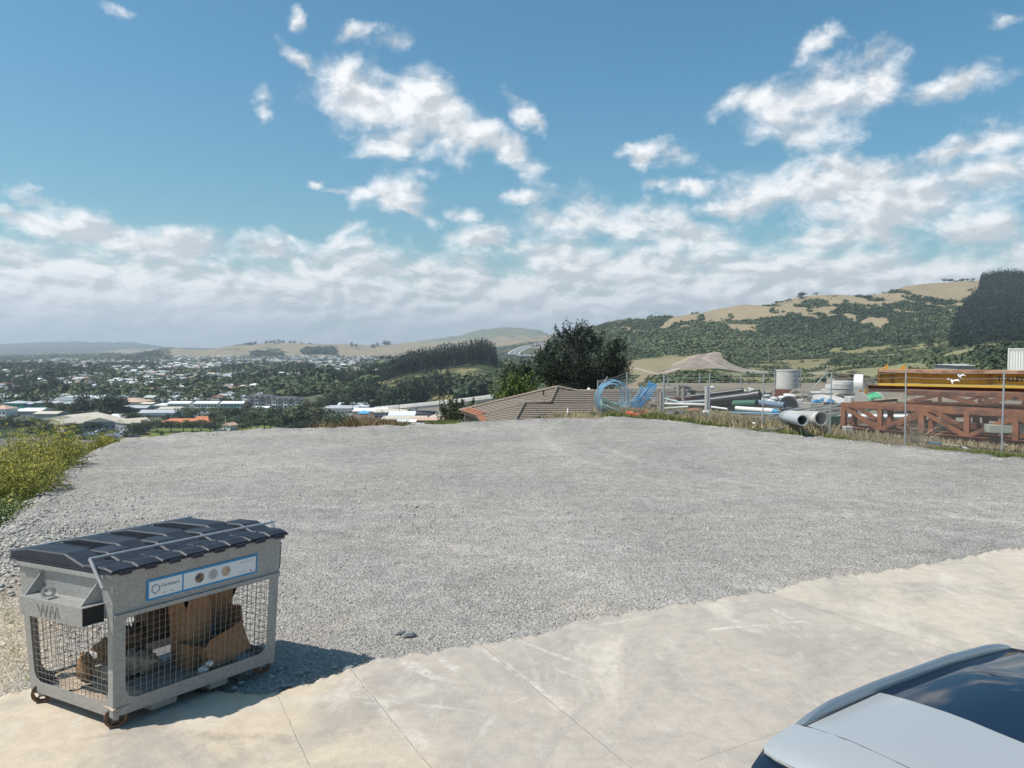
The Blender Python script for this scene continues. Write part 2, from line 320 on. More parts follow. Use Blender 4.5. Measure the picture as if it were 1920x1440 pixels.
def colL(px, far):
    e = float(edgeY(px))
    if px <= 260: return [(1, -.35), (e - 1.2, -.35), (e + .6, -.45), (e + 4, -.8), (e + 9, -3), (e + 45, -19), (150, -34), (260, -44), (400, -48)] + far
    return [(1, -.35), (e - 1.2, -.35), (e + .6, -.9), (e + 3, -2.2), (e + 14, -8), (e + 45, -19), (150, -34), (260, -44), (400, -48)] + far
def P_(*a): return [(Y, float(ZP(py, Y))) for Y, py in a]
PROF = {
 -1700: colL(-1700, [(1500, -48), (3000, -40), (5000, -30)] + P_((9000, 655), (11000, 648), (15000, 662))),
 0: colL(0, [(900, -46), (1500, -44)] + P_((2300, 684), (3200, 677), (4600, 669), (6500, 667), (9000, 655), (11000, 647), (15000, 662))),
 120: colL(120, [(900, -46), (1500, -44)] + P_((2300, 682), (3200, 674), (4300, 667), (6500, 667), (9000, 652), (11000, 642), (15000, 662))),
 240: colL(240, [(900, -46), (1500, -44)] + P_((2300, 684), (3200, 676), (4200, 667), (6500, 664), (9000, 655), (11000, 643), (15000, 662))),
 330: colL(330, [(900, -46), (1500, -43)] + P_((2300, 683), (3000, 675), (3500, 667), (4300, 652), (5200, 664), (11000, 655), (15000, 662))),
 380: colL(380, [(900, -46), (1500, -43)] + P_((2300, 683), (3000, 675), (3500, 667), (4300, 660), (4700, 657), (5600, 664), (11000, 657), (15000, 662))),
 440: colL(440, [(900, -46), (1500, -43)] + P_((2300, 682), (3000, 674), (3500, 666), (4400, 650), (5200, 660), (11000, 660), (15000, 662))),
 500: colL(500, [(560, -47), (900, -44), (1500, -42)] + P_((2300, 681), (3000, 673), (3500, 666), (4500, 644.5), (5200, 655), (11000, 660), (15000, 662))),
 620: colL(620, [(560, -46)] + P_((680, 740), (900, 715), (1500, 694), (2300, 682), (3000, 674), (3500, 666), (4500, 645), (5200, 655), (11000, 660), (15000, 662))),
 700: colL(700, [(560, -45)] + P_((640, 748), (740, 722), (900, 706), (1500, 692), (2300, 681), (3000, 674), (3500, 667), (4500, 648), (5200, 655), (11000, 655), (15000, 662))),
 770: colL(770, [(520, -45)] + P_((600, 755), (700, 715), (780, 692), (900, 688), (1500, 690), (2300, 682), (3000, 672), (3500, 664), (4600, 642), (5200, 650), (7000, 645), (15000, 662))),
 850: colL(850, [(500, -43)] + P_((580, 748), (680, 710), (780, 684), (900, 682), (1500, 690), (2300, 680), (3000, 668), (3600, 660), (4700, 642), (5400, 640), (7000, 634), (15000, 662))),
 905: colL(905, [(480, -42)] + P_((560, 742), (680, 705), (800, 674), (950, 672), (1500, 682), (2300, 674), (3000, 662), (3600, 654), (4700, 640), (5400, 634), (7000, 621), (15000, 662))),
 955: colL(955, [(300, -38)] + P_((480, 742), (650, 712), (850, 694), (1200, 688), (1600, 684), (2050, 670), (2500, 664), (3000, 653), (3600, 645), (4700, 636), (5400, 630), (7000, 616.5), (15000, 660))),
 1000: colL(1000, [(300, -34)] + P_((480, 735), (650, 708), (850, 692), (1200, 688), (1600, 682), (2050, 669), (2500, 656), (3000, 645), (3600, 640), (4700, 640), (5400, 630), (7000, 620), (15000, 660))),
 1040: [(1, -.35), (37, -.35), (39, -1), (42, -2.6), (56, -4.4), (75, -7), (120, -16), (250, -26)] + P_((480, 727), (650, 706), (850, 692), (1200, 684), (1500, 660), (1900, 631), (2400, 655), (3000, 642), (3600, 642), (7000, 627), (15000, 660)),
 1110: [(1, -.35), (37.5, -.3), (39.5, -.8), (43, -2.6), (56, -4.2), (75, -7), (120, -15), (250, -24)] + P_((480, 725), (650, 705), (820, 690), (1000, 670), (1300, 640), (1700, 611), (2200, 660), (15000, 665)),
 1180: [(1, -.3), (37, -.1), (44, -.4), (60, -3), (80, -6), (120, -14), (250, -22)] + P_((450, 718), (600, 700), (760, 686), (950, 670), (1250, 638), (1650, 602), (2200, 660), (15000, 665)),
 1230: [(1, -.3), (36, -.04), (80, -.04), (92, -3), (130, -12), (230, -18)] + P_((300, 722), (420, 712), (560, 697), (740, 682), (950, 666), (1250, 632), (1620, 596), (2200, 660), (15000, 665)),
 1300: [(1, -.3), (33, -.04), (80, -.04), (92, -3), (130, -11), (220, -15)] + P_((290, 709), (330, 716), (480, 703), (600, 684), (720, 665), (800, 669), (950, 664), (1250, 628), (1600, 586), (2200, 650), (15000, 665)),
 1345: [(1, -.3), (32, -.04), (80, -.04), (92, -3), (130, -11), (220, -15)] + P_((290, 712), (330, 717), (480, 705), (600, 683), (710, 658), (800, 664), (950, 664), (1250, 628), (1600, 580), (2200, 650), (15000, 665)),
 1400: [(1, -.3), (31, -.04), (80, -.04), (92, -3), (130, -11), (220, -16)] + P_((300, 726), (480, 705), (600, 696), (700, 688), (800, 680), (950, 668), (1250, 622), (1560, 571), (2200, 650), (15000, 665)),
 1500: [(1, -.3), (29, -.04), (80, -.04), (92, -3), (130, -11), (220, -16)] + P_((300, 728), (480, 706), (600, 701), (700, 692), (950, 664), (1250, 612), (1550, 556), (2200, 650), (15000, 665)),
 1640: [(1, -.3), (27, -.04), (80, -.04), (92, -3), (130, -9), (220, -12)] + P_((330, 694), (420, 697), (560, 686), (700, 677), (950, 650), (1250, 598), (1550, 545), (2200, 650), (15000, 665)),
 1700: [(1, -.3), (26, -.04), (80, -.04), (92, -3), (130, -8), (220, -10)] + P_((350, 680), (420, 684), (560, 680), (700, 672), (950, 640), (1250, 588), (1550, 534.5), (2200, 650), (15000, 665)),
 1830: [(1, -.3), (23, -.04), (80, -.04), (92, -2), (130, -5), (220, -8)] + P_((350, 690), (450, 668), (520, 650), (640, 655), (760, 645), (1000, 612), (1250, 570), (1500, 524), (2200, 640), (15000, 665)),
 1920: [(1, -.3), (21, -.04), (62, -.04), (75, .85), (90, .85), (100, -1), (130, -5), (220, -8)] + P_((350, 690), (450, 666), (520, 648), (640, 650), (760, 635), (1000, 604), (1250, 560), (1500, 520), (2200, 640), (15000, 665)),
 3600: [(1, -.3), (8, -.04), (62, -.04), (75, .85), (90, .85), (100, -1), (220, -5)] + P_((450, 670), (700, 620), (1000, 580), (1250, 540), (1500, 500), (2200, 600), (15000, 665)),
}
_pk = np.array(sorted(PROF), float); _lY = np.log(np.geomspace(1, 16000, 900))
_tab = []
for k in sorted(PROF):
    a = np.array(PROF[k], float); z = np.interp(_lY, np.log(a[:, 0]), a[:, 1])
    zs = z.copy(); w = np.array([1, 2, 3, 2, 1.]) / 9                       # soften the breaks beyond the yard
    for _ in range(4):
        zz = np.convolve(np.pad(zs, 2, 'edge'), w, 'valid'); m = _lY > math.log(100); zs[m] = zz[m]
    _tab.append(zs)
_tab = np.array(_tab)
def TZ0(px, Y):
    px = np.asarray(px, float); Y = np.asarray(Y, float)
    i = np.clip(np.searchsorted(_pk, px) - 1, 0, len(_pk) - 2); f = np.clip((px - _pk[i]) / (_pk[i + 1] - _pk[i]), 0, 1)
    f = f * f * (3 - 2 * f) * .5 + f * .5
    j = np.clip((np.log(np.maximum(Y, 1)) - _lY[0]) / (_lY[1] - _lY[0]), 0, len(_lY) - 1.001); j0 = j.astype(int); g = j - j0
    a = _tab[i, j0] * (1 - g) + _tab[i, j0 + 1] * g; b = _tab[i + 1, j0] * (1 - g) + _tab[i + 1, j0 + 1] * g
    return a * (1 - f) + b * f
def relief(px, Y):
    """gullies and spurs on the hills, none on the flats"""
    x = XP(px, Y)
    hill = sstep(1000, 1200, px) * sstep(780, 1100, Y) * (1 - sstep(1500, 1900, Y) * .6)
    tan_ = sstep(300, 420, px) * (1 - sstep(1050, 1150, px)) * sstep(3300, 3900, Y)
    far = sstep(6000, 8000, Y)
    r1 = 1 - np.abs(2 * fbm(x / 150 + Y / 600, Y / 330 - x / 900, 4) - 1)
    r2 = 1 - np.abs(2 * fbm(x / 260 + 40, Y / 500 + 3, 4) - 1)
    base = (fbm(x / 60, Y / 60, 3) - .5) * 2.0 * sstep(150, 400, Y) * (1 - sstep(500, 900, Y)) * sstep(1000, 1250, px)
    return (r1 - .75) * 30 * hill + (r2 - .75) * 46 * tan_ + (r2 - .75) * 120 * far + base
def TZ(px, Y):
    return TZ0(px, Y) + relief(px, Y)
def TX(x, Y):
    Y = np.asarray(Y, float); return TZ(960 + FPX * np.asarray(x, float) / np.maximum(Y, 1), Y)
def ridge_py(px): return np.interp(px, [1000, 1040, 1110, 1180, 1230, 1300, 1345, 1400, 1500, 1640, 1700, 1830, 1920], [640, 630, 611, 602, 596, 586, 580, 571, 556, 545, 534, 524, 520])
def PYof(Y, z): return YH + (CAMH - z) / Y * FPX
def seg_d(px, py, pts):
    d = np.full(np.shape(px), 1e9)
    for (x0, y0), (x1, y1) in zip(pts[:-1], pts[1:]):
        t = np.clip(((px - x0) * (x1 - x0) + (py - y0) * (y1 - y0)) / ((x1 - x0) ** 2 + (y1 - y0) ** 2), 0, 1)
        d = np.minimum(d, np.hypot(px - x0 - t * (x1 - x0), py - y0 - t * (y1 - y0)))
    return d
def inpoly(px, py, poly):
    c = np.zeros(np.shape(px), bool); n = len(poly)
    for i in range(n):
        x0, y0 = poly[i]; x1, y1 = poly[(i + 1) % n]
        c ^= ((y0 > py) != (y1 > py)) & (px < (x1 - x0) * (py - y0) / (y1 - y0 + 1e-12) + x0)
    return c
# ground cover: veg (0 bare .. 1 scrub) and a colour for what lies between the scrub
TAN = np.array([.255, .205, .130]); DRYG = np.array([.19, .17, .085]); LAWN = np.array([.13, .15, .045]); SUB = np.array([.085, .095, .06]); CUT = np.array([.245, .20, .165]); CLAY = np.array([.23, .175, .12]); YARD = np.array([.21, .18, .135])
CUT_P = [(1238, 703), (1262, 684), (1300, 667), (1338, 654), (1352, 664), (1362, 684), (1392, 692), (1440, 700), (1440, 706), (1330, 708)]
def cover(px, Y):
    z = TZ(px, Y); py = PYof(Y, z); x = XP(px, Y)
    n = fbm(x / 90 + 9, Y / 130 + 2, 5); n2 = fbm(x / 30, Y / 30, 4)
    C = np.ones(np.shape(px) + (3,)) * SUB; veg = np.full(np.shape(px), .35)
    px0, Y0 = px, Y; px = px + (fbm(x / 45 + 3, Y / 60 + 8, 4) - .5) * 90 * sstep(100, 300, Y); Y = Y * (1 + (fbm(x / 70 + 31, Y / 90, 4) - .5) * .22 * sstep(100, 300, Y))
    def put(mask, col, v):
        nonlocal C, veg
        C = np.where(mask[..., None], col, C); veg = np.where(mask, v, veg)
    veg = np.where(Y > 400, .25 + .6 * sstep(.45, .6, n2), veg)
    near = Y < 400; put(near, DRYG, .25 + .7 * sstep(.4, .6, n2))
    # tan hills in the middle distance
    t = (Y > 3350) & (px > 205) & (px < 1150); put(t, TAN, .12 + .5 * sstep(.58, .7, n))
    put((Y > 5200) & (px > 800), np.array([.15, .16, .09]), .3)
    put(Y > 7800, np.array([.10, .12, .08]), .5)
    # scrub knoll right of the pines, motorway cutting
    k = (px > 690) & (px < 1100) & (Y > 450) & (Y < 3300); put(k, DRYG, .45 + .5 * sstep(.4, .55, n))
    put((px > 1000) & (px < 1050) & (Y > 2100) & (Y < 3400), CUT, .05)
    put((px > 945) & (px < 1075) & (Y > 900) & (Y < 1500), DRYG, .1)
    # valley right
    v = (px >= 1100) & (Y < 900) & (Y > 90); put(v, DRYG, .25 + .6 * sstep(.42, .6, n2))
    put((px > 1150) & (px < 1335) & (Y > 540) & (Y < 860), np.array([.225, .19, .115]), .05 + .35 * sstep(.5, .6, n2))
    put((px > 1180) & (px < 1290) & (Y > 330) & (Y < 540), CLAY, .12)
    put((px > 1560) & (px < 1760) & (Y > 300) & (Y < 500), np.array([.20, .20, .11]), .08)
    put((px > 1770) & (px < 1960) & (Y > 440) & (Y < 640), np.array([.21, .19, .10]), .15)
    st = fbm(px0 / 9 + py / 3, py / 2.2 - px0 / 30, 3)[..., None]; put(inpoly(px0, py, CUT_P) & (Y0 > 540) & (Y0 < 800), CUT * (.62 + .75 * st), 0)
    put((seg_d(px0, py, [(1262, 684), (1300, 668), (1336, 655), (1352, 664), (1360, 684), (1385, 693), (1440, 700)]) < 1.6) & (Y0 > 540) & (Y0 < 820), np.array([.34, .28, .20]), 0); put((seg_d(px0, py, [(1338, 656), (1320, 672), (1345, 684), (1362, 690)]) < .9) & (Y0 > 540) & (Y0 < 820), np.array([.34, .30, .25]), 0); put((seg_d(px0, py, [(1190, 690), (1235, 702), (1275, 690)]) < 1.0) & (Y0 > 300) & (Y0 < 820), np.array([.38, .34, .28]), 0)
    # the long right-hand hill
    h = (px > 1005) & (Y > 900) & (Y <= 2400)
    rel = py - ridge_py(px); tb = np.interp(px, [1040, 1110, 1150, 1200, 1300, 1400, 1500, 1600, 1700, 1800, 1900], [-60, -45, 2, 12, 26, 50, 54, 54, 50, 40, 20]); n3 = fbm(x / 24 + 70 - Y / 110, Y / 52, 4)
    vv = sstep(-10, 10, rel - tb * .78 + (n - .5) * 50 + (n3 - .5) * 120 + 3); put(h, TAN, .08 + .92 * vv)
    # tracks
    tr = [(1362, 668), (1364, 680), (1378, 688), (1400, 694), (1450, 699), (1580, 701)]
    put((seg_d(px0, py, tr) < 2.2) & (Y > 500) & (Y < 1000), np.array([.26, .24, .20]), 0)
    # park lawn in the valley
    put((px > 235) & (px < 520) & (Y > 395) & (Y < 500), LAWN, .0)
    put((px > -300) & (px < 262) & (Y > 380) & (Y < 520), np.array([.15, .14, .12]), 0.05 + .7 * sstep(.50, .58, n2))
    put((px > 560) & (px < 900) & (Y > 380) & (Y < 560), np.array([.17, .16, .14]), 0.15)
    # the storage yard
    put((px0 > 1140) & (Y0 < 84), YARD, .22)
    return C, veg, z, py
def build_terrain():
    pxs = np.concatenate([np.arange(-1700, -60, 20), np.arange(-60, 1990, 4.5), np.arange(1990, 3620, 20)])
    Ys = np.concatenate([np.geomspace(1.5, 380, 130)[:-1], np.geomspace(380, 2600, 300)[:-1], np.geomspace(2600, 15500, 170)])
    PX, YY = np.meshgrid(pxs, Ys); C, veg, z, py = cover(PX, YY)
    z = np.where(YY < 30, np.minimum(z, -.2 + 0 * z), z)
    V = np.stack([XP(PX, YY), YY, z], -1).reshape(-1, 3); nc = len(pxs); nr = len(Ys)
    i = np.arange(nr - 1)[:, None] * nc + np.arange(nc - 1)[None]; Fq = np.stack([i, i + 1, i + nc + 1, i + nc], -1).reshape(-1, 4)
    def nodes(t, b, cur):
        a = t.nodes.new('ShaderNodeAttribute'); a.attribute_name = 'ground'; v = t.nodes.new('ShaderNodeAttribute'); v.attribute_name = 'veg'
        tc = t.nodes.new('ShaderNodeTexCoord')
        def ns(s, d):
            n = t.nodes.new('ShaderNodeTexNoise'); n.inputs['Scale'].default_value = s; n.inputs['Detail'].default_value = d; n.inputs['Roughness'].default_value = .65; t.links.new(tc.outputs['Object'], n.inputs['Vector']); return n.outputs[0]
        def mm(op, x, y, z=None):
            n = t.nodes.new('ShaderNodeMath'); n.operation = op
            for q, w in enumerate((x, y, z)):
                if w is None: continue
                if isinstance(w, (int, float)): n.inputs[q].default_value = w
                else: t.links.new(w, n.inputs[q])
            return n.outputs[0]
        s = mm('ADD', v.outputs['Fac'], mm('MULTIPLY', mm('SUBTRACT', ns(.03, 10), .5), 1.1))
        mr = t.nodes.new('ShaderNodeMapRange'); mr.interpolation_type = 'SMOOTHSTEP'; mr.inputs[1].default_value = .38; mr.inputs[2].default_value = .52; t.links.new(s, mr.inputs[0])
        cr = t.nodes.new('ShaderNodeValToRGB'); t.links.new(ns(.11, 5), cr.inputs[0])
        cr.color_ramp.elements[0].position = .35; cr.color_ramp.elements[0].color = (.022, .036, .018, 1); cr.color_ramp.elements[1].position = .7; cr.color_ramp.elements[1].color = (.062, .078, .032, 1)
        vm = t.nodes.new('ShaderNodeVectorMath'); vm.operation = 'SCALE'; t.links.new(a.outputs['Color'], vm.inputs[0])
        t.links.new(mm('ADD', mm('MULTIPLY', ns(.22, 8), .9), .55), vm.inputs['Scale'])
        mx = t.nodes.new('ShaderNodeMix'); mx.data_type = 'RGBA'; t.links.new(mr.outputs[0], mx.inputs[0]); t.links.new(vm.outputs[0], mx.inputs[6]); t.links.new(cr.outputs[0], mx.inputs[7])
        t.links.new(mx.outputs[2], b.inputs['Base Color'])
    m = mat('terrain', (.2, .2, .1), rough=.95, spec=.1, extra=nodes)
    o = npmesh('terrain', V, Fq, m, smooth=True, attrs={'ground': np.concatenate([C.reshape(-1, 3), np.ones((C.size // 3, 1))], 1), 'veg': veg.ravel()})
    tag(o, 'valley floor and hills, dry tan grass and green cover', kind='structure')
build_terrain()

# ---------------------------------------------------------------- gravel lot
CONC_PX = [(-900, 1700), (-500, 1420), (-60, 1330), (20, 1306), (70, 1284), (120, 1270), (200, 1290), (300, 1300), (420, 1312), (520, 1306), (600, 1278), (655, 1262), (700, 1247), (760, 1238), (830, 1229), (905, 1219), (965, 1208), (1010, 1197), (1060, 1183), (1085, 1171), (1150, 1160), (1240, 1146), (1290, 1139), (1400, 1121), (1445, 1117), (1480, 1108), (1560, 1089), (1640, 1079), (1720, 1069), (1795, 1056), (1850, 1040), (1920, 1031), (2100, 1012), (2600, 985), (7000, 960)]
def conc_py(px): return np.interp(px, [a for a, b in CONC_PX], [b for a, b in CONC_PX])
def gz(x, y):
    """gentle unevenness of the rolled gravel, and its raised far lip"""
    px = 960 + FPX * x / np.maximum(y, 1); e = edgeY(px)
    z = (fbm(x / 3.1, y / 2.4, 4) - .5) * .10 + (fbm(x / .9 + 5, y / .9, 3) - .5) * .02
    return z
def build_gravel():
    pxs = np.concatenate([np.arange(-1500, -40, 25), np.arange(-40, 1980, 5), np.arange(1980, 3600, 25)]); n = 260
    V = []
    e = edgeY(pxs)
    s = np.linspace(0, 1, n)[:, None]
    y0 = 2.2; Y = 1 / ((1 - s) / y0 + s / e[None])                        # even steps on the picture
    X = XP(pxs[None], Y)
    Z = gz(X, Y); lip = sstep(.982, 1, s) * (1 - 0 * Z)
    jag = (fbm(X / .35, Y / .35, 3) - .5)
    Z = Z + lip * (.10 * (fbm(X / 1.3, Y / 1.3, 3)) + jag * .10)
    Y = Y + lip * jag * .25
    # under the slab near the viewer it dips a little
    py = YH + CAMH / Y * FPX; under = sstep(0, 1, (py - conc_py(960 + X / Y * FPX) - 14) / 20); Z = Z - .18 * under
    V = np.stack([X, Y, Z], -1)
    # skirt down the bank
    last = V[-1].copy(); sk1 = last + np.array([0, .35, -.25]); sk2 = last + np.array([0, 1.4, -1.6])
    V = np.concatenate([V, sk1[None], sk2[None]], 0); nr, nc = V.shape[:2]
    i = np.arange(nr - 1)[:, None] * nc + np.arange(nc - 1)[None]; Fq = np.stack([i, i + 1, i + nc + 1, i + nc], -1).reshape(-1, 4)
    def nodes(t, b, cur):
        tc = t.nodes.new('ShaderNodeTexCoord'); co = tc.outputs['Object']
        def ns(s, d, r=.6, st=None):
            n = t.nodes.new('ShaderNodeTexNoise'); n.inputs['Scale'].default_value = s; n.inputs['Detail'].default_value = d; n.inputs['Roughness'].default_value = r
            if st:
                mp = t.nodes.new('ShaderNodeMapping'); mp.inputs['Scale'].default_value = st; t.links.new(co, mp.inputs['Vector']); t.links.new(mp.outputs[0], n.inputs['Vector'])
            else: t.links.new(co, n.inputs['Vector'])
            return n.outputs[0]
        def vor(s, out='Color'):
            n = t.nodes.new('ShaderNodeTexVoronoi'); n.inputs['Scale'].default_value = s; t.links.new(co, n.inputs['Vector']); return n.outputs[out]
        def ramp(x, a, b_, c0, c1):
            r = t.nodes.new('ShaderNodeMapRange'); r.interpolation_type = 'SMOOTHSTEP'; t.links.new(x, r.inputs[0]); r.inputs[1].default_value = a; r.inputs[2].default_value = b_; r.inputs[3].default_value = c0; r.inputs[4].default_value = c1; return r.outputs[0]
        def mul(x, y):
            n = t.nodes.new('ShaderNodeMath'); n.operation = 'MULTIPLY'; t.links.new(x, n.inputs[0]); t.links.new(y, n.inputs[1]); return n.outputs[0]
        def sepx(c):
            n = t.nodes.new('ShaderNodeSeparateColor'); t.links.new(c, n.inputs[0]); return n.outputs
        s1 = sepx(vor(46)); s2 = sepx(vor(24))
        f = mul(ramp(s1[0], 0, 1, .74, 1.26), ramp(s2[1], 0, 1, .88, 1.12))
        f = mul(f, ramp(ns(.5, 6, .6, (1, 1, 1)), .3, .7, .93, 1.09)); f = mul(f, ramp(ns(3, 5), .3, .7, .86, 1.14)); f = mul(f, ramp(ns(.16, 3, .5, (1, .7, 1)), .38, .62, .95, 1.07))
        mx = t.nodes.new('ShaderNodeMix'); mx.data_type = 'RGBA'; t.links.new(ramp(ns(.28, 7, .6), .42, .62, 0, 1), mx.inputs[0])
        mx.inputs[6].default_value = (.325, .302, .276, 1); mx.inputs[7].default_value = (.370, .334, .290, 1)
        m2 = t.nodes.new('ShaderNodeMix'); m2.data_type = 'RGBA'; t.links.new(ramp(s1[1], .72, .9, 0, .55), m2.inputs[0]); t.links.new(mx.outputs[2], m2.inputs[6]); m2.inputs[7].default_value = (.26, .27, .285, 1)
        for cx, cy, rr in ((-9.0, 2.0, 14.0), (-9.0, 2.0, 15.7), (22.0, 30.0, 19.0), (22.0, 30.0, 20.7), (4.0, -22.0, 38.0), (4.0, -22.0, 39.8)):
            vs_ = t.nodes.new('ShaderNodeVectorMath'); vs_.operation = 'DISTANCE'; cmb = t.nodes.new('ShaderNodeMapping'); cmb.inputs['Scale'].default_value = (1, 1, 0); t.links.new(co, cmb.inputs['Vector']); t.links.new(cmb.outputs[0], vs_.inputs[0]); vs_.inputs[1].default_value = (cx, cy, 0)
            a1 = t.nodes.new('ShaderNodeMath'); a1.operation = 'SUBTRACT'; t.links.new(vs_.outputs['Value'], a1.inputs[0]); a1.inputs[1].default_value = rr
            a2 = t.nodes.new('ShaderNodeMath'); a2.operation = 'MULTIPLY_ADD'; t.links.new(ns(.7, 3), a2.inputs[0]); a2.inputs[1].default_value = .5; t.links.new(a1.outputs[0], a2.inputs[2])
            a3 = t.nodes.new('ShaderNodeMath'); a3.operation = 'ABSOLUTE'; a4 = t.nodes.new('ShaderNodeMath'); a4.operation = 'SUBTRACT'; a4.inputs[1].default_value = .25; t.links.new(a2.outputs[0], a4.inputs[0]); t.links.new(a4.outputs[0], a3.inputs[0])
            f = mul(f, ramp(a3.outputs[0], .10, .26, 1.09, 1.0))
        # the trodden dusty strip left of the container
        sp = t.nodes.new('ShaderNodeSeparateXYZ'); t.links.new(co, sp.inputs[0])
        ad = t.nodes.new('ShaderNodeMath'); ad.operation = 'MULTIPLY_ADD'; t.links.new(sp.outputs[1], ad.inputs[0]); ad.inputs[1].default_value = .28; t.links.new(sp.outputs[0], ad.inputs[2])
        ad2 = t.nodes.new('ShaderNodeMath'); ad2.operation = 'MULTIPLY_ADD'; t.links.new(ns(1.2, 5), ad2.inputs[0]); ad2.inputs[1].default_value = 1.6; t.links.new(ad.outputs[0], ad2.inputs[2])
        m3 = t.nodes.new('ShaderNodeMix'); m3.data_type = 'RGBA'; t.links.new(mul(ramp(ad2.outputs[0], -1.5, -2.4, 0, .8), ramp(sp.outputs[1], 13, 9.5, 0, 1)), m3.inputs[0]); t.links.new(m2.outputs[2], m3.inputs[6]); m3.inputs[7].default_value = (.45, .355, .25, 1)
        vm = t.nodes.new('ShaderNodeVectorMath'); vm.operation = 'SCALE'; t.links.new(m3.outputs[2], vm.inputs[0]); t.links.new(f, vm.inputs['Scale']); t.links.new(vm.outputs[0], b.inputs['Base Color'])
        h = t.nodes.new('ShaderNodeMath'); h.operation = 'ADD'; t.links.new(mul(vor(46, 'Distance'), ramp(s1[2], 0, 1, .4, 1)), h.inputs[0]); t.links.new(vor(19, 'Distance'), h.inputs[1])
        bp = t.nodes.new('ShaderNodeBump'); bp.inputs['Strength'].default_value = .85; bp.inputs['Distance'].default_value = .03; bp.invert = True; t.links.new(h.outputs[0], bp.inputs['Height']); t.links.new(bp.outputs[0], b.inputs['Normal'])
    m = mat('gravel', (.3, .3, .3), rough=.95, spec=.15, extra=nodes)
    o = npmesh('gravel_lot', V.reshape(-1, 3), Fq, m, smooth=True)
    tag(o, 'rolled grey gravel lot with an uneven far edge', kind='structure')
    return m
M_GRAVEL = build_gravel()

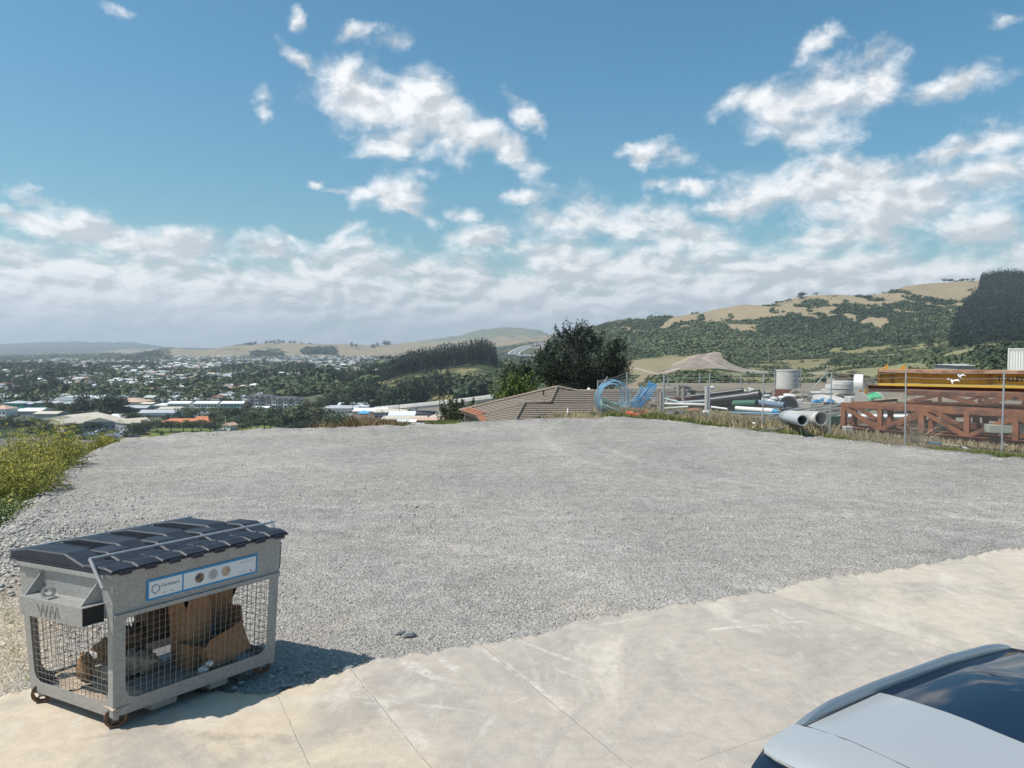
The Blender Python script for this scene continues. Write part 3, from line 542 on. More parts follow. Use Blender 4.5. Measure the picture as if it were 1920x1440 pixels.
# ---------------------------------------------------------------- concrete apron
def build_concrete():
    pxs = np.concatenate([np.arange(-900, -40, 20), np.arange(-40, 1980, 3), np.arange(1980, 7000, 20)])
    k = np.exp(-((np.arange(-20, 21)) / 8.) ** 2); k /= k.sum(); pe0 = np.convolve(np.pad(conc_py(pxs), 20, 'edge'), k, 'valid')
    jg = (fbm(pxs / 26, pxs * 0 + 3, 4) - .5) * 14 + (fbm(pxs / 7, pxs * 0 + 9, 2) - .5) * 5
    s = np.concatenate([[0, .002, .006, .012], np.linspace(.02, 1, 70)])[:, None]
    top = np.array([G(a, b)[1] for a, b in zip(pxs, pe0)]); tj = np.array([G(a, b)[1] for a, b in zip(pxs, pe0 + jg)]) - top
    Y = 1 / ((1 - s) / top[None] + s / 1.6) + tj[None] * np.clip(1 - s / .03, 0, 1); X = XP(pxs[None], Y)
    Z = .055 + 0 * Y
    V = np.stack([X, Y, Z], -1); first = V[0].copy(); first[:, 2] = -.12; V = np.concatenate([first[None], V], 0)
    nr, nc = V.shape[:2]; i = np.arange(nr - 1)[:, None] * nc + np.arange(nc - 1)[None]
    Fq = np.stack([i, i + nc, i + nc + 1, i + 1], -1).reshape(-1, 4); V = V.reshape(-1, 3)
    # the slab carries on behind the viewer
    b0 = len(V); V = np.concatenate([V, [(-60, 1.62, .05), (60, 1.62, .05), (60, -30, .05), (-60, -30, .05)]]); Fq = np.concatenate([Fq, [[b0 + 3, b0 + 2, b0 + 1, b0]]])
    J = []                                                             # joints in world metres
    for (a, b, w, kind) in (((655, 1262), (800, 1440), .016, 0), ((905, 1219), (1170, 1440), .018, 1), ((1440, 1117), (1790, 1232), .02, 1), ((1795, 1054), (2100, 1130), .02, 1), ((1320, 1434), (1450, 1388), .014, 1), ((525, 1322), (578, 1440), .016, 1)):
        p, q = G(*a), G(*b); J.append((p, q, w, kind))
    def nodes(t, b, cur):
        tc = t.nodes.new('ShaderNodeTexCoord'); co = tc.outputs['Object']; lk = t.links.new
        sp = t.nodes.new('ShaderNodeSeparateXYZ'); lk(co, sp.inputs[0]); X_, Y_ = sp.outputs[0], sp.outputs[1]
        def mm(op, *a, clamp=False):
            n = t.nodes.new('ShaderNodeMath'); n.operation = op; n.use_clamp = clamp
            for q, w in enumerate(a):
                if isinstance(w, (int, float)): n.inputs[q].default_value = w
                else: lk(w, n.inputs[q])
            return n.outputs[0]
        def ns(s, d, r=.6, st=None, dist=0, rot=0):
            n = t.nodes.new('ShaderNodeTexNoise'); n.inputs['Scale'].default_value = s; n.inputs['Detail'].default_value = d; n.inputs['Roughness'].default_value = r; n.inputs['Distortion'].default_value = dist
            if st or rot:
                mp = t.nodes.new('ShaderNodeMapping'); mp.inputs['Scale'].default_value = st or (1, 1, 1); mp.inputs['Rotation'].default_value = (0, 0, rot); lk(co, mp.inputs['Vector']); lk(mp.outputs[0], n.inputs['Vector'])
            else: lk(co, n.inputs['Vector'])
            return n.outputs[0]
        def ramp(x, a, b_, c0=0., c1=1.):
            r = t.nodes.new('ShaderNodeMapRange'); r.interpolation_type = 'SMOOTHSTEP'; lk(x, r.inputs[0]); r.inputs[1].default_value = a; r.inputs[2].default_value = b_; r.inputs[3].default_value = c0; r.inputs[4].default_value = c1; return r.outputs[0]
        def mix(f, a, c):
            n = t.nodes.new('ShaderNodeMix'); n.data_type = 'RGBA'
            if isinstance(f, (int, float)): n.inputs[0].default_value = f
            else: lk(f, n.inputs[0])
            for q, w in ((6, a), (7, c)):
                if isinstance(w, tuple): n.inputs[q].default_value = (*w, 1)
                else: lk(w, n.inputs[q])
            return n.outputs[2]
        def side(a, b_, wob=.0):                                       # signed distance to a line, >0 right of a->b
            p, q = G(*a), G(*b_); d = (q - p)[:2]; d /= np.linalg.norm(d); nx, ny = d[1], -d[0]
            v = mm('ADD', mm('MULTIPLY', X_, float(nx)), mm('MULTIPLY', Y_, float(ny))); return mm('SUBTRACT', v, float(nx * p[0] + ny * p[1]))
        warp = mm('MULTIPLY', mm('SUBTRACT', ns(1.1, 5), .5), 1.3)
        # slab tones: dusty cream left, pinkish grey middle, yellowish right
        sL = mm('ADD', side((655, 1262), (800, 1440)), warp)
        col = mix(ramp(sL, .5, -.4), (.490, .410, .312), (.400, .352, .300))
        sR = side((1440, 1117), (1790, 1232))
        col = mix(ramp(sR, 0.02, -.02), col, (.455, .400, .325))
        col = mix(mm('MULTIPLY', ramp(ns(.55, 7, .62, (1, 1, 1), .8), .45, .65), .75), col, (.300, .272, .243))
        col = mix(mm('MULTIPLY', ramp(ns(.8, 8, .65, (1, .45, 1), 1.2, .5), .52, .68), .65), col, (.535, .475, .405))
        col = mix(mm('MULTIPLY', ramp(ns(5, 10, .7, (1, .3, 1), .5, -.7), .56, .66), .35), col, (.52, .48, .43))
        col = mix(mm('MULTIPLY', ramp(ns(28, 6, .75), .60, .75), .35), col, (.25, .23, .21))
        col = mix(mm('MULTIPLY', ramp(ns(.33, 4, .5), .60, .72), .35), col, (.40, .40, .33))
        # chalky scrapes near the edge, tyre scuffs, an old damp ring
        def streak(a, b_, w, colr, k):
            nonlocal col
            p, q = G(*a), G(*b_); L_ = np.linalg.norm((q - p)[:2]); d = (q - p)[:2] / L_; nx, ny = d[1], -d[0]
            wob = mm('MULTIPLY', mm('SUBTRACT', ns(2.3, 5), .5), w * 2.2)
            u = mm('SUBTRACT', mm('ADD', mm('MULTIPLY', X_, float(d[0])), mm('MULTIPLY', Y_, float(d[1]))), float(d[0] * p[0] + d[1] * p[1]))
            v = mm('ADD', mm('SUBTRACT', mm('ADD', mm('MULTIPLY', X_, float(nx)), mm('MULTIPLY', Y_, float(ny))), float(nx * p[0] + ny * p[1])), wob)
            f = mm('MULTIPLY', ramp(mm('ABSOLUTE', v), w, w * .3), mm('MULTIPLY', ramp(u, -.05, .15), ramp(u, L_ + .05, L_ - .15)))
            f = mm('MULTIPLY', mm('MULTIPLY', f, ramp(ns(9, 6, .7), .38, .6)), k); col = mix(f, col, colr)
        LT = (.56, .51, .45)
        for a, b_, w, k in (((755, 1245), (830, 1288), .10, .8), ((820, 1240), (860, 1270), .08, .8), ((1320, 1190), (1520, 1172), .04, .8), ((1440, 1145), (1490, 1170), .04, .8), ((905, 1225), (1050, 1330), .06, .6),
                            ((960, 1205), (1140, 1275), .05, .5), ((780, 1330), (900, 1345), .04, .5), ((1590, 1180), (1620, 1190), .04, .8), ((1650, 1225), (1700, 1246), .03, .7), ((620, 1310), (760, 1330), .04, .5),
                            ((950, 1330), (1010, 1312), .03, .6), ((895, 1400), (930, 1350), .05, .4), ((655, 1280), (800, 1420), .13, .5), ((1000, 1250), (1140, 1300), .03, .5), ((1120, 1180), (1240, 1160), .05, .5)):
            streak(a, b_, w, LT, k)
        for a, b_, w, k in (((330, 1385), (560, 1400), .10, .6), ((420, 1392), (470, 1440), .10, .5), ((140, 1400), (240, 1385), .05, .6), ((330, 1440), (400, 1395), .05, .4)):
            streak(a, b_, w, (.30, .25, .20), k)
        for a, b_, w, k in (((1010, 1440), (1235, 1160), .09, .38), ((1115, 1440), (1330, 1150), .09, .34), ((1250, 1300), (1480, 1290), .12, .3), ((600, 1400), (860, 1340), .10, .3), ((1500, 1240), (1660, 1200), .08, .3)):
            streak(a, b_, w, (.27, .245, .22), k)
        jf = None
        for (p, q, w, kind) in J:
            L_ = np.linalg.norm((q - p)[:2]); d = (q - p)[:2] / L_; nx, ny = d[1], -d[0]
            wob = mm('MULTIPLY', mm('SUBTRACT', ns(4.5, 4), .5), .035 if kind else .07)
            u = mm('SUBTRACT', mm('ADD', mm('MULTIPLY', X_, float(d[0])), mm('MULTIPLY', Y_, float(d[1]))), float(d[0] * p[0] + d[1] * p[1]))
            v = mm('ADD', mm('SUBTRACT', mm('ADD', mm('MULTIPLY', X_, float(nx)), mm('MULTIPLY', Y_, float(ny))), float(nx * p[0] + ny * p[1])), wob)
            f = mm('MULTIPLY', ramp(mm('ABSOLUTE', v), w * .55, w * .15), mm('MULTIPLY', ramp(u, -.2, 0.), ramp(u, L_ + 1.5, L_ + 1.3)))
            f = mm('MULTIPLY', f, ramp(ns(7, 5, .7), .36, .56, .15, .85)); jf = f if jf is None else mm('MAXIMUM', jf, f)
        col = mix(mm('MULTIPLY', jf, .55), col, (.23, .205, .175))
        vm = t.nodes.new('ShaderNodeVectorMath'); vm.operation = 'SCALE'; lk(col, vm.inputs[0]); lk(mm('MULTIPLY', ramp(ns(70, 3, .7), .3, .7, .90, 1.09), ramp(ns(7, 6, .7), .3, .7, .91, 1.07)), vm.inputs['Scale']); lk(vm.outputs[0], b.inputs['Base Color'])
        hh = mm('SUBTRACT', mm('MULTIPLY', ns(60, 6, .7), .5), mm('MULTIPLY', jf, 2.0)); hh = mm('ADD', hh, mm('MULTIPLY', ns(6, 6, .6), 1.2))
        bp = t.nodes.new('ShaderNodeBump'); bp.inputs['Strength'].default_value = .45; bp.inputs['Distance'].default_value = .012; lk(hh, bp.inputs['Height']); lk(bp.outputs[0], b.inputs['Normal'])
    m = mat('concrete_apron', (.4, .4, .4), rough=.85, spec=.25, extra=nodes)
    o = npmesh('concrete_apron', V, Fq, m, smooth=True)
    tag(o, 'worn concrete slab apron with scuffs and joints', kind='structure')
build_concrete()

# loose stones on the gravel: nobody could count them
def build_stones():
    ico = np.array([(0, 0, 1), (.89, 0, .45), (.28, .85, .45), (-.72, .53, .45), (-.72, -.53, .45), (.28, -.85, .45), (.72, .53, -.45), (-.28, .85, -.45), (-.89, 0, -.45), (-.28, -.85, -.45), (.72, -.53, -.45)])
    fc = np.array([(0, 1, 2), (0, 2, 3), (0, 3, 4), (0, 4, 5), (0, 5, 1), (1, 6, 2), (2, 6, 7), (2, 7, 3), (3, 7, 8), (3, 8, 4), (4, 8, 9), (4, 9, 5), (5, 9, 10), (5, 10, 1), (1, 10, 6)])
    n = 210000
    u = rng.random(n); px = rng.uniform(-90, 2010, n); py = 800 + 530 * u ** 0.95
    Y = CAMH * FPX / (py - YH); X = XP(px, Y); ok = (py < conc_py(px) + 6) & (Y < edgeY(px) - .1)
    # leave bare streaks, thicken elsewhere
    cl = fbm(X / 1.6 + 3, Y / 2.2, 4); ok &= rng.random(n) < np.clip((cl - .30) * 3.2, .12, 1); ok &= ~((px < 95) & (py > 1075) & (rng.random(n) < .86))
    X, Y, px, py = X[ok], Y[ok], px[ok], py[ok]; n = len(X)
    r = rng.gamma(1.7, .0030, n) + .0040; r = np.clip(r, .004, .038)
    left = (px < 330) & (py > 930); r[left] *= 1.35
    far = Y > 14; r[far] *= 1.25
    pass
    A = rng.random(n) * 6.283; sx = r * rng.uniform(.8, 1.5, n); sy = r * rng.uniform(.6, 1.1, n); sz = r * rng.uniform(.35, .75, n)
    J = rng.uniform(.55, 1.3, (n, 11, 1)); P = ico[None] * J
    P = P * np.stack([sx, sy, sz], -1)[:, None]; c, s = np.cos(A)[:, None], np.sin(A)[:, None]
    tl = rng.normal(0, .3, n)[:, None]; z = P[..., 2] + P[..., 0] * tl
    V = np.stack([P[..., 0] * c - P[..., 1] * s + X[:, None], P[..., 0] * s + P[..., 1] * c + Y[:, None], z + (gz(X, Y) + sz * .25)[:, None]], -1)
    Fq = (fc[None] + (np.arange(n) * 11)[:, None, None]).reshape(-1, 3)
    g = rng.normal(.5, .22, n).clip(0, 1); g = np.repeat(g, 11)
    m = mat('loose_stone', (.235, .225, .210), rough=.9, spec=.2, col2=(.48, .45, .40), tint='tint')
    o = npmesh('loose_gravel', V.reshape(-1, 3), Fq, m, attrs={'tint': g})
    tag(o, 'loose grey stones scattered over the gravel lot', 'gravel', kind='stuff')
build_stones()
# ================================================================== FOLIAGE AND TOWN
def leafcloud(cent, rad, n, size, out=.6, flat=1.0, shell=.55, seed=0, tri=False, zc=None):
    """n leaf quads spread over ellipsoids; returns verts, quads, tint"""
    g = np.random.default_rng(seed); cent = np.asarray(cent, float); rad = np.asarray(rad, float)
    if rad.ndim == 1: rad = np.repeat(rad[:, None], 3, 1)
    w = rad[:, 0] * rad[:, 1]; w = w / w.sum(); k = g.choice(len(cent), n, p=w)
    d = g.normal(size=(n, 3)); d /= np.linalg.norm(d, axis=1)[:, None]
    r = shell + (1 - shell) * g.random(n) ** .5; r *= g.uniform(.82, 1.12, n)
    P = cent[k] + d * rad[k] * r[:, None]
    nrm = d * out + g.normal(size=(n, 3)) * (1 - out) + np.array([0, 0, .25]); nrm /= np.linalg.norm(nrm, axis=1)[:, None]
    a = np.cross(nrm, g.normal(size=(n, 3))); a /= np.linalg.norm(a, axis=1)[:, None]; b = np.cross(nrm, a)
    s = size * g.uniform(.5, 1.35, n)[:, None]; a = a * s; b = b * s * g.uniform(.5, 1, n)[:, None] * flat
    V = np.stack([P - a * .5 - b * .3, P + a * .1 - b * .5, P + a * .5 + b * .2, P - a * .15 + b * .5], 1).reshape(-1, 3)
    Fq = np.arange(n * 4).reshape(-1, 4)
    ck = g.random(len(cent)); t = np.clip(ck[k] * .55 + g.random(n) * .45, 0, 1)
    return V, Fq, np.repeat(t, 4)
def fol(name, dark, light, **k):
    return mat(name, dark, rough=.75, spec=.2, col2=light, tint='tint', **k)
F_PINE = fol('pine_needles', (.014, .025, .017), (.040, .060, .036))
F_MACRO = fol('dark_leaves', (.022, .036, .021), (.072, .098, .048))
F_GREEN = fol('green_leaves', (.036, .056, .026), (.125, .150, .066))
F_OLIVE = fol('olive_leaves', (.030, .042, .020), (.105, .115, .055))
F_BRIGHT = fol('bright_leaves', (.045, .07, .018), (.15, .19, .045))
F_BROWN = fol('brown_leaves', (.06, .055, .035), (.14, .125, .075))
M_BARK = mat('bark', (.10, .085, .07), rough=.95, var=.3, vscale=4)
M_BARKG = mat('grey_bark', (.20, .18, .16), rough=.95, var=.3, vscale=4)

def trunk_mb(h, r, lean=0.0, limbs=4, seed=0, top=.9):
    q = random.Random(seed); b = MB(); pts = []
    for i in range(5): t = i / 4; pts.append((lean * h * t * t + q.uniform(-.02, .02) * h * t, q.uniform(-.02, .02) * h * t, h * top * t))
    b.tube(pts, [r * (1 - .75 * i / 4) for i in range(5)], 6)
    for i in range(limbs):
        t = q.uniform(.35, .85); a = q.uniform(0, 6.28); l = h * q.uniform(.18, .34)
        p = Vector((lean * h * t * t, 0, h * top * t)); e = p + Vector((math.cos(a) * l, math.sin(a) * l, l * q.uniform(.2, .7)))
        b.tube([p, (p + e) / 2 + Vector((0, 0, l * .08)), e], [r * .45, r * .3, r * .12], 5)
    return b
PROTO = {}
def proto(name, h, trunk, crowns, fm, bark=M_BARK):
    """crowns: list of (V,F,t)"""
    Vs, Fs, Ts, o = [], [], [], 0
    for V, Fq, t in crowns: Vs.append(V); Fs.append(Fq + o); Ts.append(t); o += len(V)
    cm = npmesh('crown', np.concatenate(Vs), np.concatenate(Fs), fm, attrs={'tint': np.concatenate(Ts)}, me_only=True)
    to = trunk.build('trunk', bark); tm = to.data; bpy.data.objects.remove(to)
    PROTO[name] = (cm, tm, h)
def P_pine(name, seed, h=20, base=.38, rw=2.7, n=620):
    g = random.Random(seed); c, r = [], []
    for i in range(22):
        t = i / 21; z = h * (base + (1 - base) * t); w = rw * (1 - t) ** .7 * g.uniform(.7, 1.25) + .25; a = g.uniform(0, 6.28)
        c.append((math.cos(a) * w * .45, math.sin(a) * w * .45, z)); r.append((w * .75, w * .75, h * .045 + .3))
    for i in range(8):
        t = g.uniform(.0, .75); z = h * (base + (1 - base) * t); a = g.uniform(0, 6.28); w = rw * (1 - t) ** .7
        c.append((math.cos(a) * w * 1.0, math.sin(a) * w * 1.0, z)); r.append((w * .4, w * .4, .6))
    proto(name, h, trunk_mb(h, .28, 0, 3, seed, .97), [leafcloud(c, r, n, .95, .5, .6, .3, seed)], F_PINE, M_BARKG)
def P_blob(name, seed, h, cw, cz, k, n, size, fm, flat=.7, lean=0.0, tr=.3):
    g = random.Random(seed); c, r = [], []
    for i in range(k):
        a = g.uniform(0, 6.28); d = cw * math.sqrt(g.random()) * .72; zz = g.uniform(0, 1)
        w = cw * g.uniform(.26, .46); z = cz + (h - cz - w * flat) * (1 - (d / cw) ** 2) * zz + w * .3
        c.append((math.cos(a) * d + lean * h * .5, math.sin(a) * d, z)); r.append((w, w, w * flat))
    proto(name, h, trunk_mb(h * .75, tr, lean, 5, seed), [leafcloud(c, r, n, size, .6, .8, .6, seed)], fm)
for i in range(4): P_pine('pine%d' % i, 20 + i, 20, (.30, .36, .42, .25)[i], (2.7, 2.4, 3.0, 3.3)[i])
for i in range(3):
    P_blob('macro%d' % i, 40 + i, 13, 5.2, 1.5, 22, 1100, .85, F_MACRO, .8)
    P_blob('round%d' % i, 50 + i, 7, 4.6, 2.6, 20, 950, .6, F_GREEN if i else F_MACRO, .5)
    P_blob('bushy%d' % i, 60 + i, 10, 4.6, .6, 26, 1100, .75, (F_GREEN, F_OLIVE, F_GREEN)[i], .8)
    P_blob('wind%d' % i, 70 + i, 8, 5.0, 4.2, 14, 700, .6, F_MACRO, .35, (.35, -.2, .3)[i])
P_blob('brownish', 80, 9, 4.2, .8, 20, 900, .7, F_BROWN, .8)
P_blob('fresh', 81, 7, 3.4, .6, 18, 800, .6, F_BRIGHT, .8)
P_blob('poplar', 82, 14, 1.7, .8, 16, 600, .6, F_GREEN, 1.6)

ORD = ['first', 'second', 'third', 'fourth', 'fifth', 'sixth', 'seventh', 'eighth', 'ninth', 'tenth', 'eleventh', 'twelfth', 'thirteenth', 'fourteenth', 'fifteenth', 'sixteenth', 'seventeenth', 'eighteenth', 'nineteenth', 'twentieth']
TENS = {2: 'twenty', 3: 'thirty', 4: 'forty', 5: 'fifty', 6: 'sixty', 7: 'seventy', 8: 'eighty'}
def ordw(i):
    n = i + 1
    if n <= 20: return ORD[i]
    t, u = divmod(n, 10)
    return (TENS[t][:-1] + 'ieth') if u == 0 else TENS[t] + '-' + ORD[u - 1]
PENDING = {}                                                           # (phrase, zone) -> [(px, obj)]
def pend(o, px, phrase, zone): PENDING.setdefault((phrase, zone), []).append((px, o))
def plant(kind, px, Y, h, name, cat, group, phrase, zone, wid=1.0, z=None):
    cm, tm, ph = PROTO[kind]; s = h / ph
    x = float(XP(px, Y)); zz = float(TX(x, Y)) if z is None else z
    r = empty(name, (x, Y, zz - .15), rnd.uniform(0, 6.28), cat=cat, group=group)
    for nm, me in (('trunk', tm), ('crown', cm)):
        c = bpy.data.objects.new(nm, me); COL.objects.link(c); c.parent = r; c.scale = (s * wid, s * wid, s)
    if zone is None: r['label'] = phrase
    else: pend(r, px, phrase, zone)
    return r
# --- pine plantation on the knoll: the front rows tree by tree
plan_edge = lambda px: np.interp(px, [712, 725, 740, 770, 850, 905, 925], [745, 735, 742, 748, 755, 760, 790])
px = 716.0; i = 0
while px < 924:
    Y = float(plan_edge(px)) + rnd.uniform(-3, 3); h = float(np.interp(px, [716, 740, 790, 850, 900, 924], [15, 18, 20, 22.5, 24, 22])) * rnd.uniform(.9, 1.06)
    plant('pine%d' % rnd.randrange(4), px, Y, h, 'pine_tree', 'pine tree', 'pines of the plantation on the knoll', 'tall dark plantation pine with a bare pale trunk', 'in the front row on the knoll', .85)
    px += rnd.uniform(3.2, 4.6)
# --- dark pine stand across the middle
STAND = 'dark stand above the industrial roofs'
for i in range(44):
    px = 596 + i * 5.9 + rnd.uniform(-3, 3); Y = rnd.uniform(575, 625); h = rnd.uniform(17, 23) * float(np.interp(px, [596, 640, 700, 800, 850], [.5, .75, .95, 1.05, .95]))
    plant(rnd.choice(['pine3', 'pine0', 'macro0', 'macro1', 'pine2']) if px > 680 else rnd.choice(['macro0', 'bushy0', 'bushy1', 'macro2']), px, Y, h, 'dark_tree', 'tree', 'trees of the ' + STAND, 'dark evergreen', 'in the ' + STAND, 1.15)
for i in range(16):
    px = 628 + i * 7 + rnd.uniform(-3, 3); plant(rnd.choice(['pine3', 'macro0', 'macro1']), px, rnd.uniform(770, 830), rnd.uniform(13, 22), 'dark_tree', 'tree', 'dark trees on the slope left of the plantation', 'dark evergreen', 'on the slope just left of the plantation', 1.2)
# --- broad clump in front of the apartment blocks
for (px, Y, h, k) in ((528, 455, 15, 'macro0'), (545, 470, 18, 'bushy0'), (562, 462, 19, 'bushy2'), (580, 474, 19, 'brownish'), (600, 466, 20, 'bushy1'), (622, 470, 17, 'macro1'), (640, 462, 15, 'bushy0'), (655, 466, 13, 'bushy1'), (556, 446, 12, 'macro2'), (590, 448, 13, 'macro1'), (615, 450, 12, 'bushy2'), (540, 448, 10, 'macro1'), (634, 452, 11, 'macro0'), (662, 455, 9, 'fresh'), (572, 445, 10, 'macro0')):
    plant(k, px, Y, h, 'broad_tree', 'tree', 'broad trees of the clump right of the park', {'macro': 'dark rounded tree', 'bushy': 'green bushy tree', 'brown': 'brownish green tree', 'fresh': 'bright green tree'}[k[:5]], 'in the clump right of the park', 1.25)
# --- park and car park trees
for (px, Y, h, k) in ((276, 470, 8, 'round1'), (292, 466, 8.5, 'round2'), (318, 468, 8.5, 'round0'), (341, 466, 8, 'round1'), (358, 470, 8, 'round0'), (375, 468, 8.5, 'round2'), (392, 466, 6, 'round0'), (410, 500, 8, 'round1'),
                      (254, 452, 9, 'bushy0'), (262, 455, 7, 'macro0'), (130, 462, 7, 'round2'), (141, 460, 6.5, 'fresh'), (96, 462, 8, 'macro1'), (85, 466, 8, 'bushy2'), (72, 470, 8, 'macro0'), (172, 478, 6, 'round0'), (184, 480, 6.5, 'round0'),
                      (453, 470, 5.5, 'round0'), (468, 476, 7, 'round1'), (481, 480, 7, 'round0'), (494, 482, 8, 'round2'), (506, 484, 8, 'round0'), (516, 480, 8, 'round1'), (432, 488, 7, 'round1'), (445, 498, 8, 'round0'),
                      (240, 520, 9, 'round0'), (252, 518, 8, 'macro2'), (264, 522, 7, 'round1'), (310, 530, 8, 'macro1'), (332, 532, 10, 'macro0'), (350, 545, 11, 'bushy0'), (372, 550, 9, 'round1'), (395, 540, 10, 'bushy1'), (408, 530, 11, 'round1'), (422, 535, 12, 'bushy0'), (440, 528, 12, 'round0'), (458, 520, 12, 'macro1'), (476, 515, 12, 'bushy1'), (492, 512, 13, 'round1'), (505, 505, 12, 'bushy2'), (518, 500, 14, 'macro0'), (463, 590, 10, 'brownish'),
                      (385, 455, 3.2, 'bushy1'), (300, 452, 3.0, 'bushy1'), (330, 448, 2.8, 'bushy2'), (402, 470, 5, 'round0'), (420, 462, 3.5, 'bushy0'), (245, 462, 7, 'round1'), (8, 500, 8, 'bushy0'), (20, 492, 9, 'macro0'), (31, 498, 7, 'bushy1'), (44, 488, 8, 'macro2'), (57, 494, 7, 'bushy2'), (66, 500, 6, 'round1'), (-8, 486, 9, 'bushy2'), (52, 462, 5, 'bushy1'), (112, 440, 4, 'bushy0'), (150, 430, 4, 'bushy1'), (236, 436, 6, 'bushy0')):
    plant(k, px, Y, h, 'park_tree', 'tree', 'low trees of the park and car park', {'macro': 'dark rounded tree', 'bushy': 'green bushy tree', 'brown': 'brownish green tree', 'fresh': 'bright green tree', 'round': 'low spreading tree'}[k[:5]],
          'around the orange-roofed hall' if 270 <= px < 402 and Y < 500 else ('beside the car park' if px < 270 and Y < 500 else ('on the park lawn' if Y < 500 else 'behind the park lawn')), 1.1)
# --- dark clump behind the long pale roofs, and the one further left
for (px, Y, h, k) in ((135, 590, 11, 'bushy1'), (148, 596, 17, 'macro0'), (160, 590, 20, 'pine3'), (172, 600, 15, 'macro1'), (186, 596, 17, 'macro2'), (197, 590, 18, 'macro0'), (208, 596, 19, 'macro1'), (218, 602, 17, 'macro2'), (228, 606, 14, 'macro0'), (84, 600, 12, 'brownish'), (112, 600, 11, 'bushy1'), (122, 604, 9, 'bushy0')):
    plant(k, px, Y, h, 'dark_tree', 'tree', 'trees behind the long beige roofs', {'macro': 'dark rounded tree', 'bushy': 'green bushy tree', 'brown': 'brownish green tree', 'pine3': 'dark pointed tree'}[k[:5]], 'behind the long beige roofs', 1.25)
for i in range(14):
    plant(rnd.choice(['macro0', 'macro1', 'macro2', 'pine3']), 18 + i * 8 + rnd.uniform(-3, 3), rnd.uniform(760, 850), rnd.uniform(14, 22), 'dark_tree', 'tree', 'trees of the dark clump behind the green-netted building', 'dark evergreen', 'in the clump behind the green-netted building', 1.3)
# --- trees on the skyline of the tan hills and of the long hill
for i in range(9):
    px = (500, 508, 515, 524, 531, 545, 553, 566, 582)[i]; plant('macro%d' % (i % 3), px, 4440, 22, 'ridge_tree', 'tree', 'skyline trees on the tan hills', 'distant dark tree', 'on the skyline of the tan hills', 1.6)
for (px, h) in ((1456, 9), (1462, 7.5), (1473, 7), (1480, 7.5), (1500, 12.5), (1504, 13), (1496, 9), (1530, 8)):
    plant('wind%d' % (int(px) % 3), px, 1545, h, 'ridge_tree', 'tree', 'windswept trees on the crest of the long hill', 'windswept tree', 'on the bare middle crest of the hill', 1.3)
for px in (1768, 1775, 1782, 1789, 1796, 1803, 1811, 1818):
    plant('wind%d' % (px % 3), px, 1530, rnd.uniform(8, 11), 'ridge_tree', 'tree', 'windswept trees beside the dark plantation', 'windswept tree', 'in the row beside the dark plantation crest', 1.0)
for (px, Y, h) in ((660, 4100, 24), (668, 4100, 20), (700, 4150, 30), (708, 4150, 24), (722, 4150, 34), (728, 4150, 32), (1700, 850, 13), (1740, 800, 11), (1570, 700, 9), (1757, 640, 9), (1883, 560, 7)):
    plant('macro%d' % (int(px) % 3), px, Y, h, 'lone_tree', 'tree', 'single dark trees on the slopes', 'lone dark tree', 'on the open slopes', 1.4)
n_trees = sum(1 for o in COL.objects if o.parent is None and o.type == 'EMPTY')

# --- the rest of the greenery, beyond counting
def merge_lumps(name, X, Y, Z, S, H, fm, label, cat, protos, tintbase=None, seed=1):
    g = np.random.default_rng(seed); Vs, Fs, Ts, o = [], [], [], 0; k = g.integers(0, len(protos), len(X)); A = g.random(len(X)) * 6.283
    for p, (V, Fq, t) in enumerate(protos):
        m = np.nonzero(k == p)[0]; c, s = np.cos(A[m])[:, None], np.sin(A[m])[:, None]
        VV = np.stack([(V[None, :, 0] * c - V[None, :, 1] * s) * S[m][:, None] + X[m][:, None], (V[None, :, 0] * s + V[None, :, 1] * c) * S[m][:, None] + Y[m][:, None], V[None, :, 2] * H[m][:, None] + Z[m][:, None]], -1)
        Vs.append(VV.reshape(-1, 3)); Fs.append((Fq[None] + (np.arange(len(m)) * len(V))[:, None, None]).reshape(-1, 4) + o); o += VV.shape[0] * VV.shape[1]
        tb = (g.random(len(m)) if tintbase is None else tintbase[m])[:, None]; Ts.append(np.clip(t[None] * .5 + tb * .6 - .05, 0, 1).ravel())
    ob = npmesh(name, np.concatenate(Vs), np.concatenate(Fs), fm, attrs={'tint': np.concatenate(Ts)})
    return tag(ob, label, cat, kind='stuff')
def lump(seed, k, n, size, flat=.8, tall=1.0):
    g = np.random.default_rng(seed); c = np.stack([g.normal(0, .28, k), g.normal(0, .28, k), g.uniform(.15, .62, k) * tall], 1); r = np.stack([g.uniform(.3, .5, k)] * 2 + [g.uniform(.25, .42, k)], 1)
    return leafcloud(c, r, n, size, .65, .8, .7, seed)
LUMPS = [lump(100 + i, 5, 42, .42) for i in range(6)]
LUMPS_S = [lump(120 + i, 3, 20, .52) for i in range(6)]
CONES = []
for i in range(5):
    g = np.random.default_rng(200 + i); zc = np.linspace(.15, 1.0, 8); c = np.stack([g.normal(0, .03, 8), g.normal(0, .03, 8), zc], 1); w = .34 * (1.05 - zc) + .03
    CONES.append(leafcloud(c, np.stack([w, w, w * 0 + .09], 1), 34, .2, .6, .8, .6, 200 + i))
def scatter(n, px0, px1, Y0, Y1, accept, seed, uniform_area=True):
    g = np.random.default_rng(seed); Y = np.sqrt(g.uniform(Y0 ** 2, Y1 ** 2, n)); px = g.uniform(px0, px1, n)
    ok = accept(px, Y, g); px, Y = px[ok], Y[ok]; x = XP(px, Y); return px, x, Y, TX(x, Y), g
